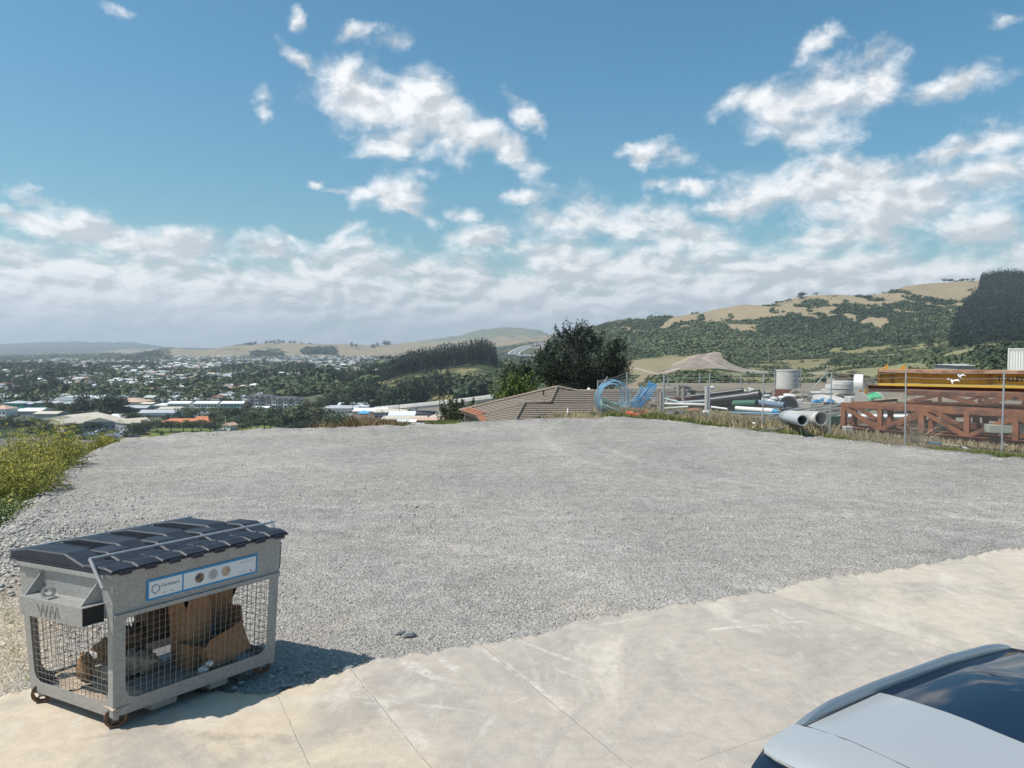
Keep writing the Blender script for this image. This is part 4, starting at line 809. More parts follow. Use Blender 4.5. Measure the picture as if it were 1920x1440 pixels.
# scrub on the long hill
def acc_hill(px, Y, g):
    C, veg, z, py = cover(px, Y); return g.random(len(px)) < np.clip((veg - .30) * 2.0, 0, 1) ** 1.3 * np.where(py - ridge_py(px) < 8, .35, 1)
px, x, Y, z, g = scatter(60000, 1000, 1990, 880, 1720, acc_hill, 3)
zone = fbm(x / 110, Y / 150, 4); s = g.uniform(3.0, 7.5, len(x)) * (.8 + .5 * zone)
merge_lumps('hillside_scrub', x, Y, z - .4, s, s * g.uniform(.5, .95, len(x)), fol('scrub_leaves', (.040, .064, .034), (.145, .170, .080)), 'dense mixed green scrub covering the long hill', 'scrub', LUMPS_S, np.clip((zone - .5) * 2.6 + .42 + g.normal(0, .22, len(x)), 0, 1), 4)
# scrub between: knoll, valley right
def acc_val(px, Y, g):
    C, veg, z, py = cover(px, Y); ok = g.random(len(px)) < np.clip((veg - .42) * 2.6, 0, 1)
    ok &= ~((px > 700) & (px < 930) & (Y > 690) & (Y < 860)); ok &= ~((Y < 560) & (px < 930)); ok &= ~((px > 950) & (px < 1060) & (Y > 1900) & (Y < 2700)); return ok & ~inpoly(px, py, CUT_P)
px, x, Y, z, g = scatter(52000, 690, 1990, 130, 900, acc_val, 5); s = g.uniform(1.6, 4.6, len(x))
merge_lumps('valley_scrub', x, Y, z - .3, s, s * g.uniform(.5, .9, len(x)), MATS['scrub_leaves'], 'low green scrub on the slopes of the right side of the valley', 'scrub', LUMPS_S, np.clip(fbm(x / 60, Y / 60, 3) * 1.2 + g.normal(0, .2, len(x)), 0, 1), 6)
px, x, Y, z, g = scatter(9000, 690, 1080, 880, 3300, acc_val, 7); s = g.uniform(6, 13, len(x))
merge_lumps('distant_scrub', x, Y, z - .6, s, s * g.uniform(.5, .8, len(x)), MATS['scrub_leaves'], 'dark green scrub on the knolls left of the motorway', 'scrub', LUMPS_S, None, 8)
# rounded thicket in front of the cutting
def acc_th(px, Y, g): return (((px - 1278) / 62) ** 2 + ((Y - 292) / 34) ** 2 < 1) | (g.random(len(px)) < .05)
px, x, Y, z, g = scatter(4200, 1190, 1370, 240, 345, acc_th, 9); s = g.uniform(2.2, 4.6, len(x))
merge_lumps('thicket', x, Y, z - .2, s, s * .9, F_GREEN, 'rounded green thicket below the quarry cutting', 'thicket', LUMPS, None, 10)
# plantation behind its front rows
px, x, Y, z, g = scatter(2600, 714, 930, 735, 930, lambda px, Y, g: (Y > plan_edge(px) + 5) & (Y < plan_edge(px) + 120), 11); h = g.uniform(17, 23, len(x)) * np.interp(px, [716, 760, 850, 925], [.72, .9, 1.08, 1.08])
merge_lumps('pine_forest', x, Y, z, g.uniform(5, 8, len(x)), h, F_PINE, 'dense pines standing behind the front row on the knoll', 'pine forest', CONES, None, 12)
# the dark plantation on the right
PL_P = [(1838, 519), (1829, 545), (1806, 578), (1787, 610), (1779, 640), (1796, 672), (1812, 676), (1818, 650), (1850, 643), (2400, 650), (2400, 400), (1838, 470)]
def acc_pl(px, Y, g): return inpoly(px, PYof(Y, TZ(px, Y)), PL_P)
px, x, Y, z, g = scatter(11000, 1770, 2150, 700, 1640, acc_pl, 13); h = g.uniform(15, 21, len(x))
merge_lumps('conifer_plantation', x, Y, z - 1, g.uniform(7, 9.5, len(x)), h, fol('plantation_needles', (.009, .018, .013), (.026, .042, .028)), 'dark conifer plantation covering the right end of the hill', 'forest', CONES, None, 14)
# darker trees at its foot
px, x, Y, z, g = scatter(500, 1840, 1960, 300, 470, lambda px, Y, g: g.random(len(px)) < .5, 15)
merge_lumps('dark_thicket', x, Y, z - .5, g.uniform(4, 8, len(x)), g.uniform(4, 9, len(x)), F_MACRO, 'dark green trees below the tan clearing beside the white container', 'thicket', LUMPS, None, 16)
# ------------------------------------------------------------ suburb
def town_ok(px, Y):
    ok = (Y > 560) & (Y < 3350)
    ok &= ~((px > 575) & (px < 860) & (Y < 690)); ok &= ~((px > 700) & (px < 960) & (Y > 660) & (Y < 1000)); ok &= ~((px > 620) & (px < 720) & (Y > 740) & (Y < 860))
    ok &= ~((px > 860) & (Y < 1500)); ok &= ~((px > 10) & (px < 130) & (Y > 740) & (Y < 870)); ok &= ~((px < 520) & (Y < 700)); ok &= ~((px > 380) & (px < 600) & (Y < 700))
    ok &= ~((px > 930)); return ok
g = np.random.default_rng(77); HX = []
cell = {}
while len(HX) < 6500:
    px = g.uniform(-120, 920); py = 674 + (757 - 674) * g.random() ** 1.25; Y = float(51 * FPX / (py - YH))
    if not bool(town_ok(np.array(px), np.array(Y))): HX.append(None); continue
    x = float(XP(px, Y)); hill = fbm(np.array(x / 170), np.array(Y / 170 + 7), 3)
    if hill < .40 or (px > 700 and g.random() < .55): HX.append(None); continue
    k = (int(x // 15), int(Y // 15))
    if k in cell: continue
    cell[k] = 1; HX.append((px, Y, x))
HX = [h for h in HX if h]
HX.sort(key=lambda h: h[1])
ROOFC = [('pale grey', (.38, .39, .40)), ('white', (.66, .66, .64)), ('brown', (.22, .17, .14)), ('dark grey', (.12, .125, .13)), ('red-brown', (.30, .15, .10)), ('pale green', (.36, .42, .38)), ('tan', (.45, .38, .30)), ('light blue-grey', (.34, .40, .46))]
WALLC = [(.70, .68, .63), (.55, .50, .43), (.78, .78, .76), (.40, .36, .32), (.60, .62, .62)]
def house_geo(w, d, h, rh, kind):
    b = MB(); b.box(-w / 2, -d / 2, 0, w / 2, d / 2, h); o = .5; r = MB(); W_, D_ = w / 2 + o, d / 2 + o
    if kind == 'gable': r.add([(-W_, -D_, h), (W_, -D_, h), (W_, D_, h), (-W_, D_, h), (-W_, 0, h + rh), (W_, 0, h + rh)], [(0, 1, 5, 4), (2, 3, 4, 5), (0, 4, 3), (1, 2, 5), (0, 3, 2, 1)])
    else: r.add([(-W_, -D_, h), (W_, -D_, h), (W_, D_, h), (-W_, D_, h), (-W_ + D_, 0, h + rh), (W_ - D_, 0, h + rh)], [(0, 1, 5, 4), (2, 3, 4, 5), (0, 4, 3), (1, 2, 5), (0, 3, 2, 1)])
    return b, r
SHAPES = [(13, 8.5, 2.7, 1.9, 'gable'), (15, 9.5, 2.7, 2.1, 'hip'), (11, 9, 5.2, 1.9, 'gable'), (17, 8, 2.8, 1.7, 'hip')]
M_ROOF = [mat('roof ' + n, c, rough=.6, var=.12, vscale=.3) for n, c in ROOFC]
M_WALL = [mat('wall%d' % i, c, rough=.85, var=.08, vscale=.4) for i, c in enumerate(WALLC)]
M_GLASS = mat('dark_glass', (.03, .04, .05), rough=.12, spec=.8)
HM = {}
def house_mesh(s, rc, wc):
    if (s, rc, wc) not in HM:
        b, r = house_geo(*SHAPES[s]); a = b.build('wall', M_WALL[wc]); c = r.build('roof', M_ROOF[rc])
        w = MB(); wd, dp, hh = SHAPES[s][:3]
        for q in (-.3, .05, .33):
            for lv in range(2 if hh > 4 else 1): w.box(wd * q - .8, -dp / 2 - .03, .9 + lv * 2.5, wd * q + .8, -dp / 2 + .1, 2.1 + lv * 2.5)
        e = w.build('window', M_GLASS); HM[s, rc, wc] = (a.data, c.data, e.data)
        for o in (a, c, e): bpy.data.objects.remove(o)
    return HM[s, rc, wc]
def hzone(px): 
    return 'at the far left of the valley' if px < 130 else 'behind the white domed roofs' if px < 290 else 'above the orange-roofed hall' if px < 430 else 'behind the apartment blocks' if px < 580 else 'left of the pine plantation' if px < 715 else 'below the pine plantation'
NIND = 285
SV, SF, SC = [], [], []; so = 0
for i, (px, Y, x) in enumerate(HX):
    z = float(TX(x, Y)) - .3; s = int(g.integers(0, 4)); rc = int(g.choice(8, p=[.30, .18, .12, .10, .07, .08, .08, .07])); wc = int(g.integers(0, 5)); a = g.choice([0, .5, -.45, 1.57, 1.2]) + g.normal(0, .15)
    if i < NIND:
        ms = house_mesh(s, rc, wc); r = empty('house', (x, Y, z), a, cat='house', group='houses of the suburb in the valley')
        for nm, me in zip(('wall', 'roof', 'window'), ms):
            if nm == 'window' and Y > 900: continue
            c = bpy.data.objects.new(nm, me); COL.objects.link(c); c.parent = r
        pend(r, px, '%s house with a %s roof' % ('two-storey' if s == 2 else 'low', ROOFC[rc][0]), hzone(px))
    else:
        b, r = house_geo(*SHAPES[s]); c_, s_ = math.cos(a), math.sin(a)
        for q, colr in ((b, WALLC[wc]), (r, ROOFC[rc][1])):
            v = np.array(q.v); v = np.stack([v[:, 0] * c_ - v[:, 1] * s_ + x, v[:, 0] * s_ + v[:, 1] * c_ + Y, v[:, 2] + z], 1); SV.append(v)
            for f in q.f: SF.append((f[0] + so, f[1] + so, f[2] + so, (f[3] if len(f) == 4 else f[2]) + so))
            so += len(v); SC.append(np.tile([*colr, 1.0], (len(v), 1)))
def attrcol(name):
    m = bpy.data.materials.new(name); m.use_nodes = True; t = m.node_tree; a = t.nodes.new('ShaderNodeAttribute'); a.attribute_name = 'paint'
    t.links.new(a.outputs['Color'], t.nodes['Principled BSDF'].inputs['Base Color']); t.nodes['Principled BSDF'].inputs['Roughness'].default_value = .7; return m
me = bpy.data.meshes.new('suburb_houses'); V = np.concatenate(SV); me.from_pydata(V.tolist(), [], [f if f[2] != f[3] else f[:3] for f in SF])
at = me.attributes.new('paint', 'FLOAT_COLOR', 'POINT'); at.data.foreach_set('color', np.concatenate(SC).astype(np.float32).ravel()); me.materials.append(attrcol('house_paint'))
import bmesh
bm = bmesh.new(); bm.from_mesh(me); bmesh.ops.recalc_face_normals(bm, faces=bm.faces); bm.to_mesh(me); bm.free()
o = bpy.data.objects.new('suburb_houses', me); COL.objects.link(o); tag(o, 'hundreds of tiny pale-roofed houses spread far across the valley', 'houses', kind='stuff')
# trees among the houses
def acc_town(px, Y, g): return town_ok(px, Y) & (g.random(len(px)) < np.where(fbm(XP(px, Y) / 170, Y / 170 + 7, 3) < .46, 1.0, .55))
g2 = np.random.default_rng(78); n = 9500; px = g2.uniform(-130, 925, n); py = 672 + (760 - 672) * g2.random(n) ** 1.1; Y = 51 * FPX / (py - YH); ok = acc_town(px, Y, g2)
px, Y = px[ok], Y[ok]; x = XP(px, Y); s = g2.gamma(4, .95, len(x)) + 3.0; s = np.where(fbm(x / 90, Y / 90 + 3, 3) > .58, s * 1.45, s)
merge_lumps('suburb_trees', x, Y, TX(x, Y) - .5, s * 1.1, s * g2.uniform(.7, 1.25, len(x)), F_GREEN, 'green trees and hedges filling the gaps between the suburb houses', 'trees', LUMPS, np.clip(g2.normal(.35, .25, len(x)), 0, 1), 17)
# shelter belts: dark masses further out
X_, Y_, S_, H_ = [], [], [], []
for (p0, p1, Y0, Y1, n, h) in ((-60, 120, 1500, 1650, 160, 19), (60, 210, 1350, 1500, 110, 15), (70, 115, 1100, 1200, 45, 20), (190, 300, 1900, 2000, 80, 16), (265, 300, 3300, 3400, 45, 34), (230, 262, 3100, 3200, 30, 24), (570, 627, 3500, 3620, 110, 36), (470, 530, 3300, 3400, 50, 26), (390, 480, 4480, 4560, 90, 18), (440, 500, 1000, 1080, 40, 18), (520, 575, 1250, 1350, 45, 20), (420, 470, 1500, 1600, 40, 18), (585, 620, 900, 960, 30, 19), (-60, 60, 950, 1010, 40, 15), (860, 905, 560, 600, 40, 15), (190, 225, 4150, 4250, 30, 20)):
    X0 = g2.uniform(p0, p1, n); YY = g2.uniform(Y0, Y1, n); X_ += list(XP(X0, YY)); Y_ += list(YY); hh = h * g2.uniform(.7, 1.15, n); S_ += list(hh * .75); H_ += list(hh)
X_, Y_, S_, H_ = map(np.array, (X_, Y_, S_, H_))
merge_lumps('shelter_belts', X_, Y_, TX(X_, Y_) - .5, S_, H_, F_MACRO, 'dark belts of trees between the houses and on the tan slopes', 'trees', LUMPS, None, 18)
# far ridge of houses and bush under the blue hills
px = g2.uniform(-100, 320, 1500); Y = g2.uniform(3000, 5200, 1500); x = XP(px, Y); s = g2.uniform(14, 34, 1500)
merge_lumps('far_bush', x, Y, TX(x, Y) - 2, s, s * .5, F_GREEN, 'bush on the low ridge at the far left', 'trees', LUMPS_S, None, 19)
# ================================================================== BUILDINGS OF THE VALLEY
M_WHITE_ROOF = mat('white_metal_roof', (.82, .82, .80), rough=.5, var=.06, vscale=.1)
M_GREY_ROOF = mat('grey_metal_roof', (.42, .43, .44), rough=.55, var=.12, vscale=.15)
M_BEIGE_ROOF = mat('beige_tin_roof', (.52, .46, .37), rough=.7, var=.12, vscale=.15)
M_TILE_RED = mat('orange_tile_roof', (.50, .17, .08), rough=.8, var=.18, vscale=.4)
M_PINK_ROOF = mat('faded_rust_roof', (.50, .33, .25), rough=.8, var=.18, vscale=.3)
M_BLUE_ROOF = mat('blue_white_roof', (.62, .70, .78), rough=.5, var=.08, vscale=.2)
M_DARK_ROOF = mat('charcoal_roof', (.075, .072, .075), rough=.7, var=.15, vscale=.5)
M_CREAM = mat('cream_render', (.62, .54, .42), rough=.85, var=.06, vscale=.3)
M_OFFW = mat('off_white_render', (.68, .67, .63), rough=.85, var=.06, vscale=.3)
M_GREYW = mat('grey_block_wall', (.30, .30, .30), rough=.9, var=.12, vscale=.3)
M_BROWNW = mat('brown_brick_wall', (.20, .14, .10), rough=.9, var=.15, vscale=.6)
M_TEAL = mat('teal_netting', (.03, .30, .27), rough=.8, var=.15, vscale=.3)
M_BLUEW = mat('blue_panel', (.04, .13, .24), rough=.7, var=.1, vscale=.3)
M_WIN = mat('window_glass', (.045, .055, .07), rough=.1, spec=.8)
M_CONC = mat('concrete', (.42, .40, .37), rough=.85, var=.14, vscale=.6, bump=.3, bscale=12)
def bldg(name, label, px0, px1, pyt, Y, h, dp, roof, mr, mw, rh=1.5, rz=0.0, cat='building', win=None, group=None, over=.5, zbase=None):
    """a building whose eaves show at picture height pyt when it stands at depth Y; h is eave height above its base"""
    w = (px1 - px0) / FPX * Y; x = float(XP((px0 + px1) / 2, Y)); ze = float(ZP(pyt, Y)); zb = ze - h if zbase is None else zbase; h = ze - zb
    r = empty(name, (x, Y + dp / 2, zb), rz, label, cat, group)
    b = MB(); b.box(-w / 2, -dp / 2, -1.5, w / 2, dp / 2, h); b.build('wall', mw, r)
    q = MB(); W_, D_ = w / 2 + over, dp / 2 + over
    if roof == 'gable':                                               # ridge along x
        q.add([(-W_, -D_, h), (W_, -D_, h), (W_, D_, h), (-W_, D_, h), (-W_, 0, h + rh), (W_, 0, h + rh)], [(0, 1, 5, 4), (2, 3, 4, 5), (0, 4, 3), (1, 2, 5), (0, 3, 2, 1)])
    elif roof == 'gabley':                                            # ridge runs away from the viewer
        q.add([(-W_, -D_, h), (W_, -D_, h), (W_, D_, h), (-W_, D_, h), (0, -D_, h + rh), (0, D_, h + rh)], [(0, 4, 5, 3), (1, 2, 5, 4), (0, 1, 4), (2, 3, 5), (0, 3, 2, 1)])
    elif roof == 'hip':
        k = min(D_, W_ * .9); q.add([(-W_, -D_, h), (W_, -D_, h), (W_, D_, h), (-W_, D_, h), (-W_ + k, 0, h + rh), (W_ - k, 0, h + rh)], [(0, 1, 5, 4), (2, 3, 4, 5), (0, 4, 3), (1, 2, 5), (0, 3, 2, 1)])
    elif roof == 'dome':
        n = 14
        for i in range(n):
            a0, a1 = math.pi * i / n, math.pi * (i + 1) / n
            q.add([(-W_ * math.cos(a0), -D_, h + rh * math.sin(a0)), (-W_ * math.cos(a1), -D_, h + rh * math.sin(a1)), (-W_ * math.cos(a1), D_, h + rh * math.sin(a1)), (-W_ * math.cos(a0), D_, h + rh * math.sin(a0))], [(0, 1, 2, 3)])
        q.add([(-W_ * math.cos(math.pi * i / n), -D_ + .01, h + rh * math.sin(math.pi * i / n)) for i in range(n + 1)], [tuple(range(n + 1))])
        q.box(-W_, -D_, h - .3, W_, D_, h)
    else:
        q.box(-W_, -D_, h, W_, D_, h + .5); q.add([(-W_, -D_ , h + .5), (W_, -D_, h + .5), (W_, D_, h + .5 + rh), (-W_, D_, h + .5 + rh)], [(0, 1, 2, 3)])
    q.build('roof', mr, r)
    if win:                                                           # (columns, floors, width, height, sill)
        nc, nf, ww, wh, sill = win; first = None
        for f in range(nf):
            for c in range(nc):
                xx = -w / 2 + w * (c + .5) / nc; zz = sill + f * (h - sill - .4) / nf
                if first is None:
                    m = MB(); m.box(-ww / 2, -.06, 0, ww / 2, .1, wh); first = m.build('window', M_WIN, r); o = first
                else: o = first.copy(); COL.objects.link(o)
                o.location = (xx, -dp / 2, zz)
    return r
bldg('hall', 'long beige-roofed hall, the largest at the left beside the car park', 74, 182, 788, 490, 6, 26, 'gabley', M_BEIGE_ROOF, M_CREAM, 3.2, R(-14), cat='hall', win=(9, 1, 1.8, 1.6, 1.4))
bldg('hall_wing', 'beige gabled wing with a blank cream end wall, left front of the long hall', 92, 136, 796, 466, 5.5, 22, 'gabley', M_BEIGE_ROOF, M_CREAM, 3.2, R(-24), cat='hall', win=(2, 1, 1.6, 1.3, 1.6))
bldg('hall', 'beige low-roofed hall between the gabled wing and the small pitched hall', 150, 208, 791, 478, 5, 20, 'gabley', M_BEIGE_ROOF, M_GREYW, 2.6, R(10), cat='hall', win=(5, 1, 2, 1.4, 1.2))
bldg('small_hall', 'small beige pitched-roof hall with grey walls just right of the long hall', 216, 256, 794, 474, 5.5, 16, 'gabley', M_BEIGE_ROOF, M_GREYW, 2.6, R(-32), cat='hall', win=(3, 1, 1.4, 1.2, 1.6))
bldg('shed', 'pale low shed with a white roof behind the small beige hall', 200, 236, 782, 530, 4, 16, 'gable', M_WHITE_ROOF, M_GREYW, 1.6, R(8), cat='shed')
t = bldg('orange_roofed_hall', 'long hall with a bright orange tiled roof behind low park trees', 292, 388, 793, 488, 4.4, 13, 'hip', M_TILE_RED, M_GREYW, 2.3, cat='hall', win=(8, 1, 2.4, 1.6, 1.2))
q = MB(); q.add([(4, -4, 4.5), (16, -4, 4.5), (16, 4, 4.5), (4, 4, 4.5), (6.5, 0, 8.2), (13.5, 0, 8.2)], [(0, 1, 5, 4), (2, 3, 4, 5), (0, 4, 3), (1, 2, 5), (0, 3, 2, 1)]); q.build('raised_roof', M_TILE_RED, t)
bldg('hut', 'tiny white hut with a gabled roof beside the flagpole on the park edge', 417, 434, 798, 474, 3.2, 7, 'gabley', M_PINK_ROOF, M_OFFW, 1.6, R(-20), cat='hut', win=(2, 1, .8, .8, 1.2))
p = MB(); x_, z_ = float(XP(420.5, 478)), float(TX(XP(420.5, 478), 478)); p.tube([(0, 0, 0), (0, 0, 8.4)], [.14, .08], 6); p.cyl((0, 0, 8.45), (0, 0, 1), .2, .2, 8)
tag(p.build('flagpole', M_OFFW), 'white flagpole standing beside the tiny white hut', 'flagpole').location = (x_, 478, z_)
for i, (a, b_, lb) in enumerate(((312, 353, 'leftmost'), (362, 405, 'middle one'), (412, 455, 'rightmost'))):
    bldg('terrace_row', 'white-roofed two-storey terrace, %s of three in the row left of the apartments' % lb, a, b_, 756.5, 640, 5.6, 13, 'gable', M_WHITE_ROOF, M_OFFW if i < 2 else mat('pale_teal_wall', (.30, .42, .44), rough=.8, var=.08, vscale=.3), 1.5, cat='terrace', win=(7, 2, 1.5, 1.2, .7), group='white-roofed terraces left of the apartments')
bldg('school_block', 'long low grey-roofed block with a window strip behind the orange-roofed hall', 258, 328, 774, 565, 5, 14, 'gable', M_GREY_ROOF, M_OFFW, 1.8, R(6), cat='school', win=(12, 1, 1.7, 1.7, 1.4))
bldg('school_block', 'grey-roofed low block with dark windows right of the longer school block', 352, 398, 777, 560, 4.6, 12, 'flat', M_GREY_ROOF, M_OFFW, .5, R(-4), cat='school', win=(8, 1, 1.7, 1.8, 1.0))
bldg('school_block', 'pale shed-roofed block above the long low school block', 292, 330, 768, 600, 4.6, 12, 'flat', M_BEIGE_ROOF, M_GREYW, .9, R(12), cat='school')
bldg('domed_hall', 'bright white domed roof, the left and wider of two', 100, 150, 750, 700, 5, 26, 'dome', M_WHITE_ROOF, M_OFFW, 3.3, cat='hall')
bldg('domed_hall', 'bright white pitched roof just right of the wide white dome', 157, 188, 750.5, 690, 6, 26, 'gabley', M_WHITE_ROOF, M_OFFW, 3.8, cat='hall', win=(2, 1, 5, 3, 1))
bldg('scaffolded_building', 'building site wrapped in teal netting at the far left', 4, 44, 756, 640, 6.6, 14, 'hip', M_GREY_ROOF, M_TEAL, 1.6, cat='building', win=(5, 1, 1.1, 1.6, 3.4))
bldg('scaffolded_building', 'grey-roofed building with half its front under teal netting', 57, 86, 755, 645, 6.0, 14, 'hip', M_GREY_ROOF, M_TEAL, 1.6, cat='building', win=(3, 1, 1.1, 1.6, 3.2))
bldg('blue_fronted_building', 'dark blue-fronted block between the two teal-netted buildings', 44, 57, 757.5, 641, 6, 12, 'hip', M_GREY_ROOF, M_BLUEW, 1.4, cat='building')
for i, (a, b_, c) in enumerate(((86, 112, 'nearest the teal netting'), (113, 136, 'right of its twin beside the teal netting'))):
    bldg('apartment_row', 'grey hip-roofed apartment block with balconies ' + c, a, b_, 756 + i, 650 - 12 * i, 8, 13, 'hip', M_GREY_ROOF, M_GREYW, 1.8, cat='apartments', win=(6, 3, 1.3, 1.3, .8), group='grey apartment rows at the left')
bldg('orange_roofed_house', 'tall house with an orange roof cut by the left picture edge', -22, 8, 767, 560, 8, 14, 'hip', M_PINK_ROOF, M_OFFW, 2.4, cat='house', win=(4, 2, 1.6, 1.4, 1))
bldg('warehouse', 'low warehouse with a bright white roof in front of the teal-netted site', 34, 72, 771, 570, 4.5, 17, 'gable', M_WHITE_ROOF, M_GREYW, 1.9, cat='warehouse')
bldg('warehouse', 'pale blue-grey long shed left of the bright white warehouse roof', 10, 36, 772, 575, 5, 17, 'flat', M_BLUE_ROOF, M_GREYW, .6, cat='warehouse', win=(4, 1, 3, 2, 1))
bldg('warehouse', 'low tan-roofed sheds right of the bright white warehouse roof', 60, 104, 776, 556, 4.0, 15, 'gable', M_BEIGE_ROOF, M_GREYW, 1.4, cat='warehouse')
bldg('big_store', 'wide store with a faded rust-pink roof right of the white domes', 192, 264, 754, 665, 6, 24, 'hip', M_PINK_ROOF, M_CREAM, 2.8, cat='store')
bldg('grey_store', 'long grey-roofed store below the rust-pink roof', 222, 272, 765, 610, 4.4, 14, 'gable', M_GREY_ROOF, M_GREYW, 1.6, cat='store', win=(8, 1, 1.5, 1.0, 1.8))
bldg('yellow_shed', 'small yellowish shed at the right end of the rust-pink roof', 262, 284, 757, 655, 5, 12, 'gable', M_CREAM, M_CREAM, 1.0, cat='shed')
bldg('townhouse_group', 'white town houses right of the yellowish shed', 286, 312, 760, 640, 5.0, 12, 'hip', M_WHITE_ROOF, M_OFFW, 1.4, cat='house', win=(6, 2, 1.2, 1.1, .8))
# the apartment blocks
def apartment(label, px0, px1, pyt, Y, h, cols, rz, dark):
    r = bldg('apartment_block', label, px0, px1, pyt, Y, h, 14, 'hip', M_DARK_ROOF, M_CREAM, 2.6, R(rz), cat='apartments', win=(cols, 4, 1.4, 1.3, .9), group='charcoal-roofed apartment blocks')
    w = (px1 - px0) / FPX * Y; first = None
    for i in range(6):                                                # projecting bays, some dark, each under its own gable
        x = -w / 2 + w * (i + .5) / 6
        b = MB(); b.box(x - 1.7, -8.3, -1, x + 1.7, -6.8, h - .3); b.build('bay', M_GREYW if (i + dark) % 2 else M_OFFW, r)
        g_ = MB(); g_.add([(x - 2.2, -8.8, h - .3), (x + 2.2, -8.8, h - .3), (x, -8.8, h + 1.5), (x - 2.2, -4, h - .3), (x + 2.2, -4, h - .3), (x, -3, h + 1.5)], [(0, 1, 2), (0, 2, 5, 3), (1, 4, 5, 2)]); g_.build('gable', M_DARK_ROOF, r)
        for f in range(4):
            c = MB(); c.box(x - 1.2, -8.38, .9 + f * 2.7, x + 1.2, -8.2, 2.2 + f * 2.7)
            if .9 + f * 2.7 + 1.5 < h: c.build('window', M_WIN, r)
    return r
apartment('long charcoal-roofed apartment block, the left of two', 454, 517, 746, 655, 9.6, 12, 3, 0)
apartment('charcoal-roofed apartment block, the right and nearer of two', 498, 566, 750, 620, 9.2, 12, -8, 1)
bldg('grey_hall', 'big plain grey-roofed hall behind the apartment blocks', 487, 518, 737, 800, 4, 26, 'gable', M_GREY_ROOF, M_GREYW, 5, R(-5), cat='hall')
bldg('low_shed', 'low white-roofed shed at the foot of the apartment blocks', 470, 500, 765, 600, 4, 14, 'gable', M_WHITE_ROOF, M_OFFW, 1, cat='shed')
for (a, b_, py, Y, mr, mw, lb) in ((612, 630, 726, 820, M_BEIGE_ROOF, M_CREAM, 'cream house with a tan roof above the light industrial roofs'), (581, 596, 731, 800, M_PINK_ROOF, M_OFFW, 'white house with a faded rust roof left of the cream one'), (596, 612, 731, 800, M_GREY_ROOF, M_OFFW, 'grey-roofed white house between the rust-roofed and the cream house'), (641, 661, 724, 830, M_WHITE_ROOF, M_OFFW, 'long white-roofed house, first of two on the slope by the dark stand'), (671, 694, 722, 830, M_WHITE_ROOF, M_OFFW, 'long white-roofed house, second of two on the slope by the dark stand'), (838, 858, 716, 800, M_WHITE_ROOF, M_OFFW, 'white-roofed house alone right of the dark stand'), (857, 876, 712, 830, M_GREY_ROOF, M_GREYW, 'grey house up the slope right of the dark stand'), (874, 892, 710, 860, M_BLUE_ROOF, M_OFFW, 'pale blue-roofed house furthest right above the viaduct'), (466, 482, 722, 840, M_WHITE_ROOF, M_CREAM, 'white-roofed house with cream walls above the left apartment block'), (505, 520, 722, 850, M_WHITE_ROOF, M_OFFW, 'white gabled house above the big grey hall'), (446, 462, 725, 850, M_BEIGE_ROOF, M_CREAM, 'tan-roofed cream house above the left apartment block')):
    bldg('slope_house', lb, a, b_, py, Y, 4.5, 8, 'hip', mr, mw, 1.8, R((a * 7) % 30 - 15), cat='house', win=(4, 1, 1.4, 1.2, 1.2), group='larger houses on the near slopes')
# light industrial roofs beside the viaduct
for (a, b_, py, Y, h, dp, rf, mr, mw, rh, lb, wn) in (
    (606, 668, 766.5, 545, 5, 16, 'flat', M_GREY_ROOF, M_OFFW, .8, 'long flat pale roof, leftmost of the industrial roofs', (8, 1, 2, 1, 2)),
    (631, 690, 762, 575, 6, 20, 'gable', M_BLUE_ROOF, M_OFFW, 2.4, 'pale blue-white industrial roof, furthest back beside the viaduct end', None),
    (661, 722, 771, 520, 5, 18, 'gable', M_WHITE_ROOF, M_PINK_ROOF, 1.6, 'white industrial roof with a rust-coloured gutter wall', None),
    (700, 760, 774, 505, 5, 14, 'flat', M_BEIGE_ROOF, M_GREYW, 1.0, 'pale tan flat roof in the middle of the industrial roofs', (6, 1, 2, 1, 1.8)),
    (728, 776, 779, 480, 5, 12, 'gable', M_BLUE_ROOF, M_GREYW, 2.2, 'blue-white pitched roof in the middle of the industrial roofs', None),
    (745, 812, 776.5, 500, 5, 14, 'flat', M_DARK_ROOF, M_GREYW, .6, 'long charcoal flat-roofed shed under the viaduct', None),
    (714, 796, 787.5, 452, 5, 12, 'flat', M_BEIGE_ROOF, M_DARK_ROOF, .9, 'low pale roof on dark walls, nearest left of the rust roof', (5, 1, 3, 1.6, 1.4)),
    (742, 778, 791, 446, 4, 8, 'gable', M_WHITE_ROOF, M_OFFW, 1.0, 'small bright white roof in front of the low pale roof', None),
    (768, 834, 788, 450, 4.4, 11, 'gable', M_PINK_ROOF, M_BROWNW, 1.3, 'rust-pink roof on dark walls, rightmost of the industrial roofs', (6, 1, 2, 1.4, 1.2)),
    (804, 832, 783, 474, 5, 12, 'hip', M_BEIGE_ROOF, M_GREYW, 1.8, 'tan hipped roof behind the rust-pink roof', None),
    (730, 800, 797, 428, 4, 6, 'gable', M_PINK_ROOF, M_BROWNW, 1.1, 'faded pink roof showing just above the gravel edge', None),
    (762, 812, 799, 422, 4, 6, 'flat', M_GREY_ROOF, M_OFFW, .6, 'pale grey roof strip just above the gravel edge', None)):
    bldg('industrial_shed', lb, a, b_, py, Y, h, dp, rf, mr, mw, rh, 0, cat='industrial shed', win=wn, group='industrial sheds beside the viaduct')
c = MB(); c.add([(-4, -3, 3), (4, -3, 3), (4, 3, 3), (-4, 3, 3), (0, 0, 5)], [(0, 1, 4), (1, 2, 4), (2, 3, 4), (3, 0, 4), (0, 3, 2, 1)])
r = empty('blue_canopy', (float(XP(681, 500)), 500, float(ZP(771, 500)) - 4.2), 0, 'bright blue peaked canopy among the industrial roofs', 'canopy')
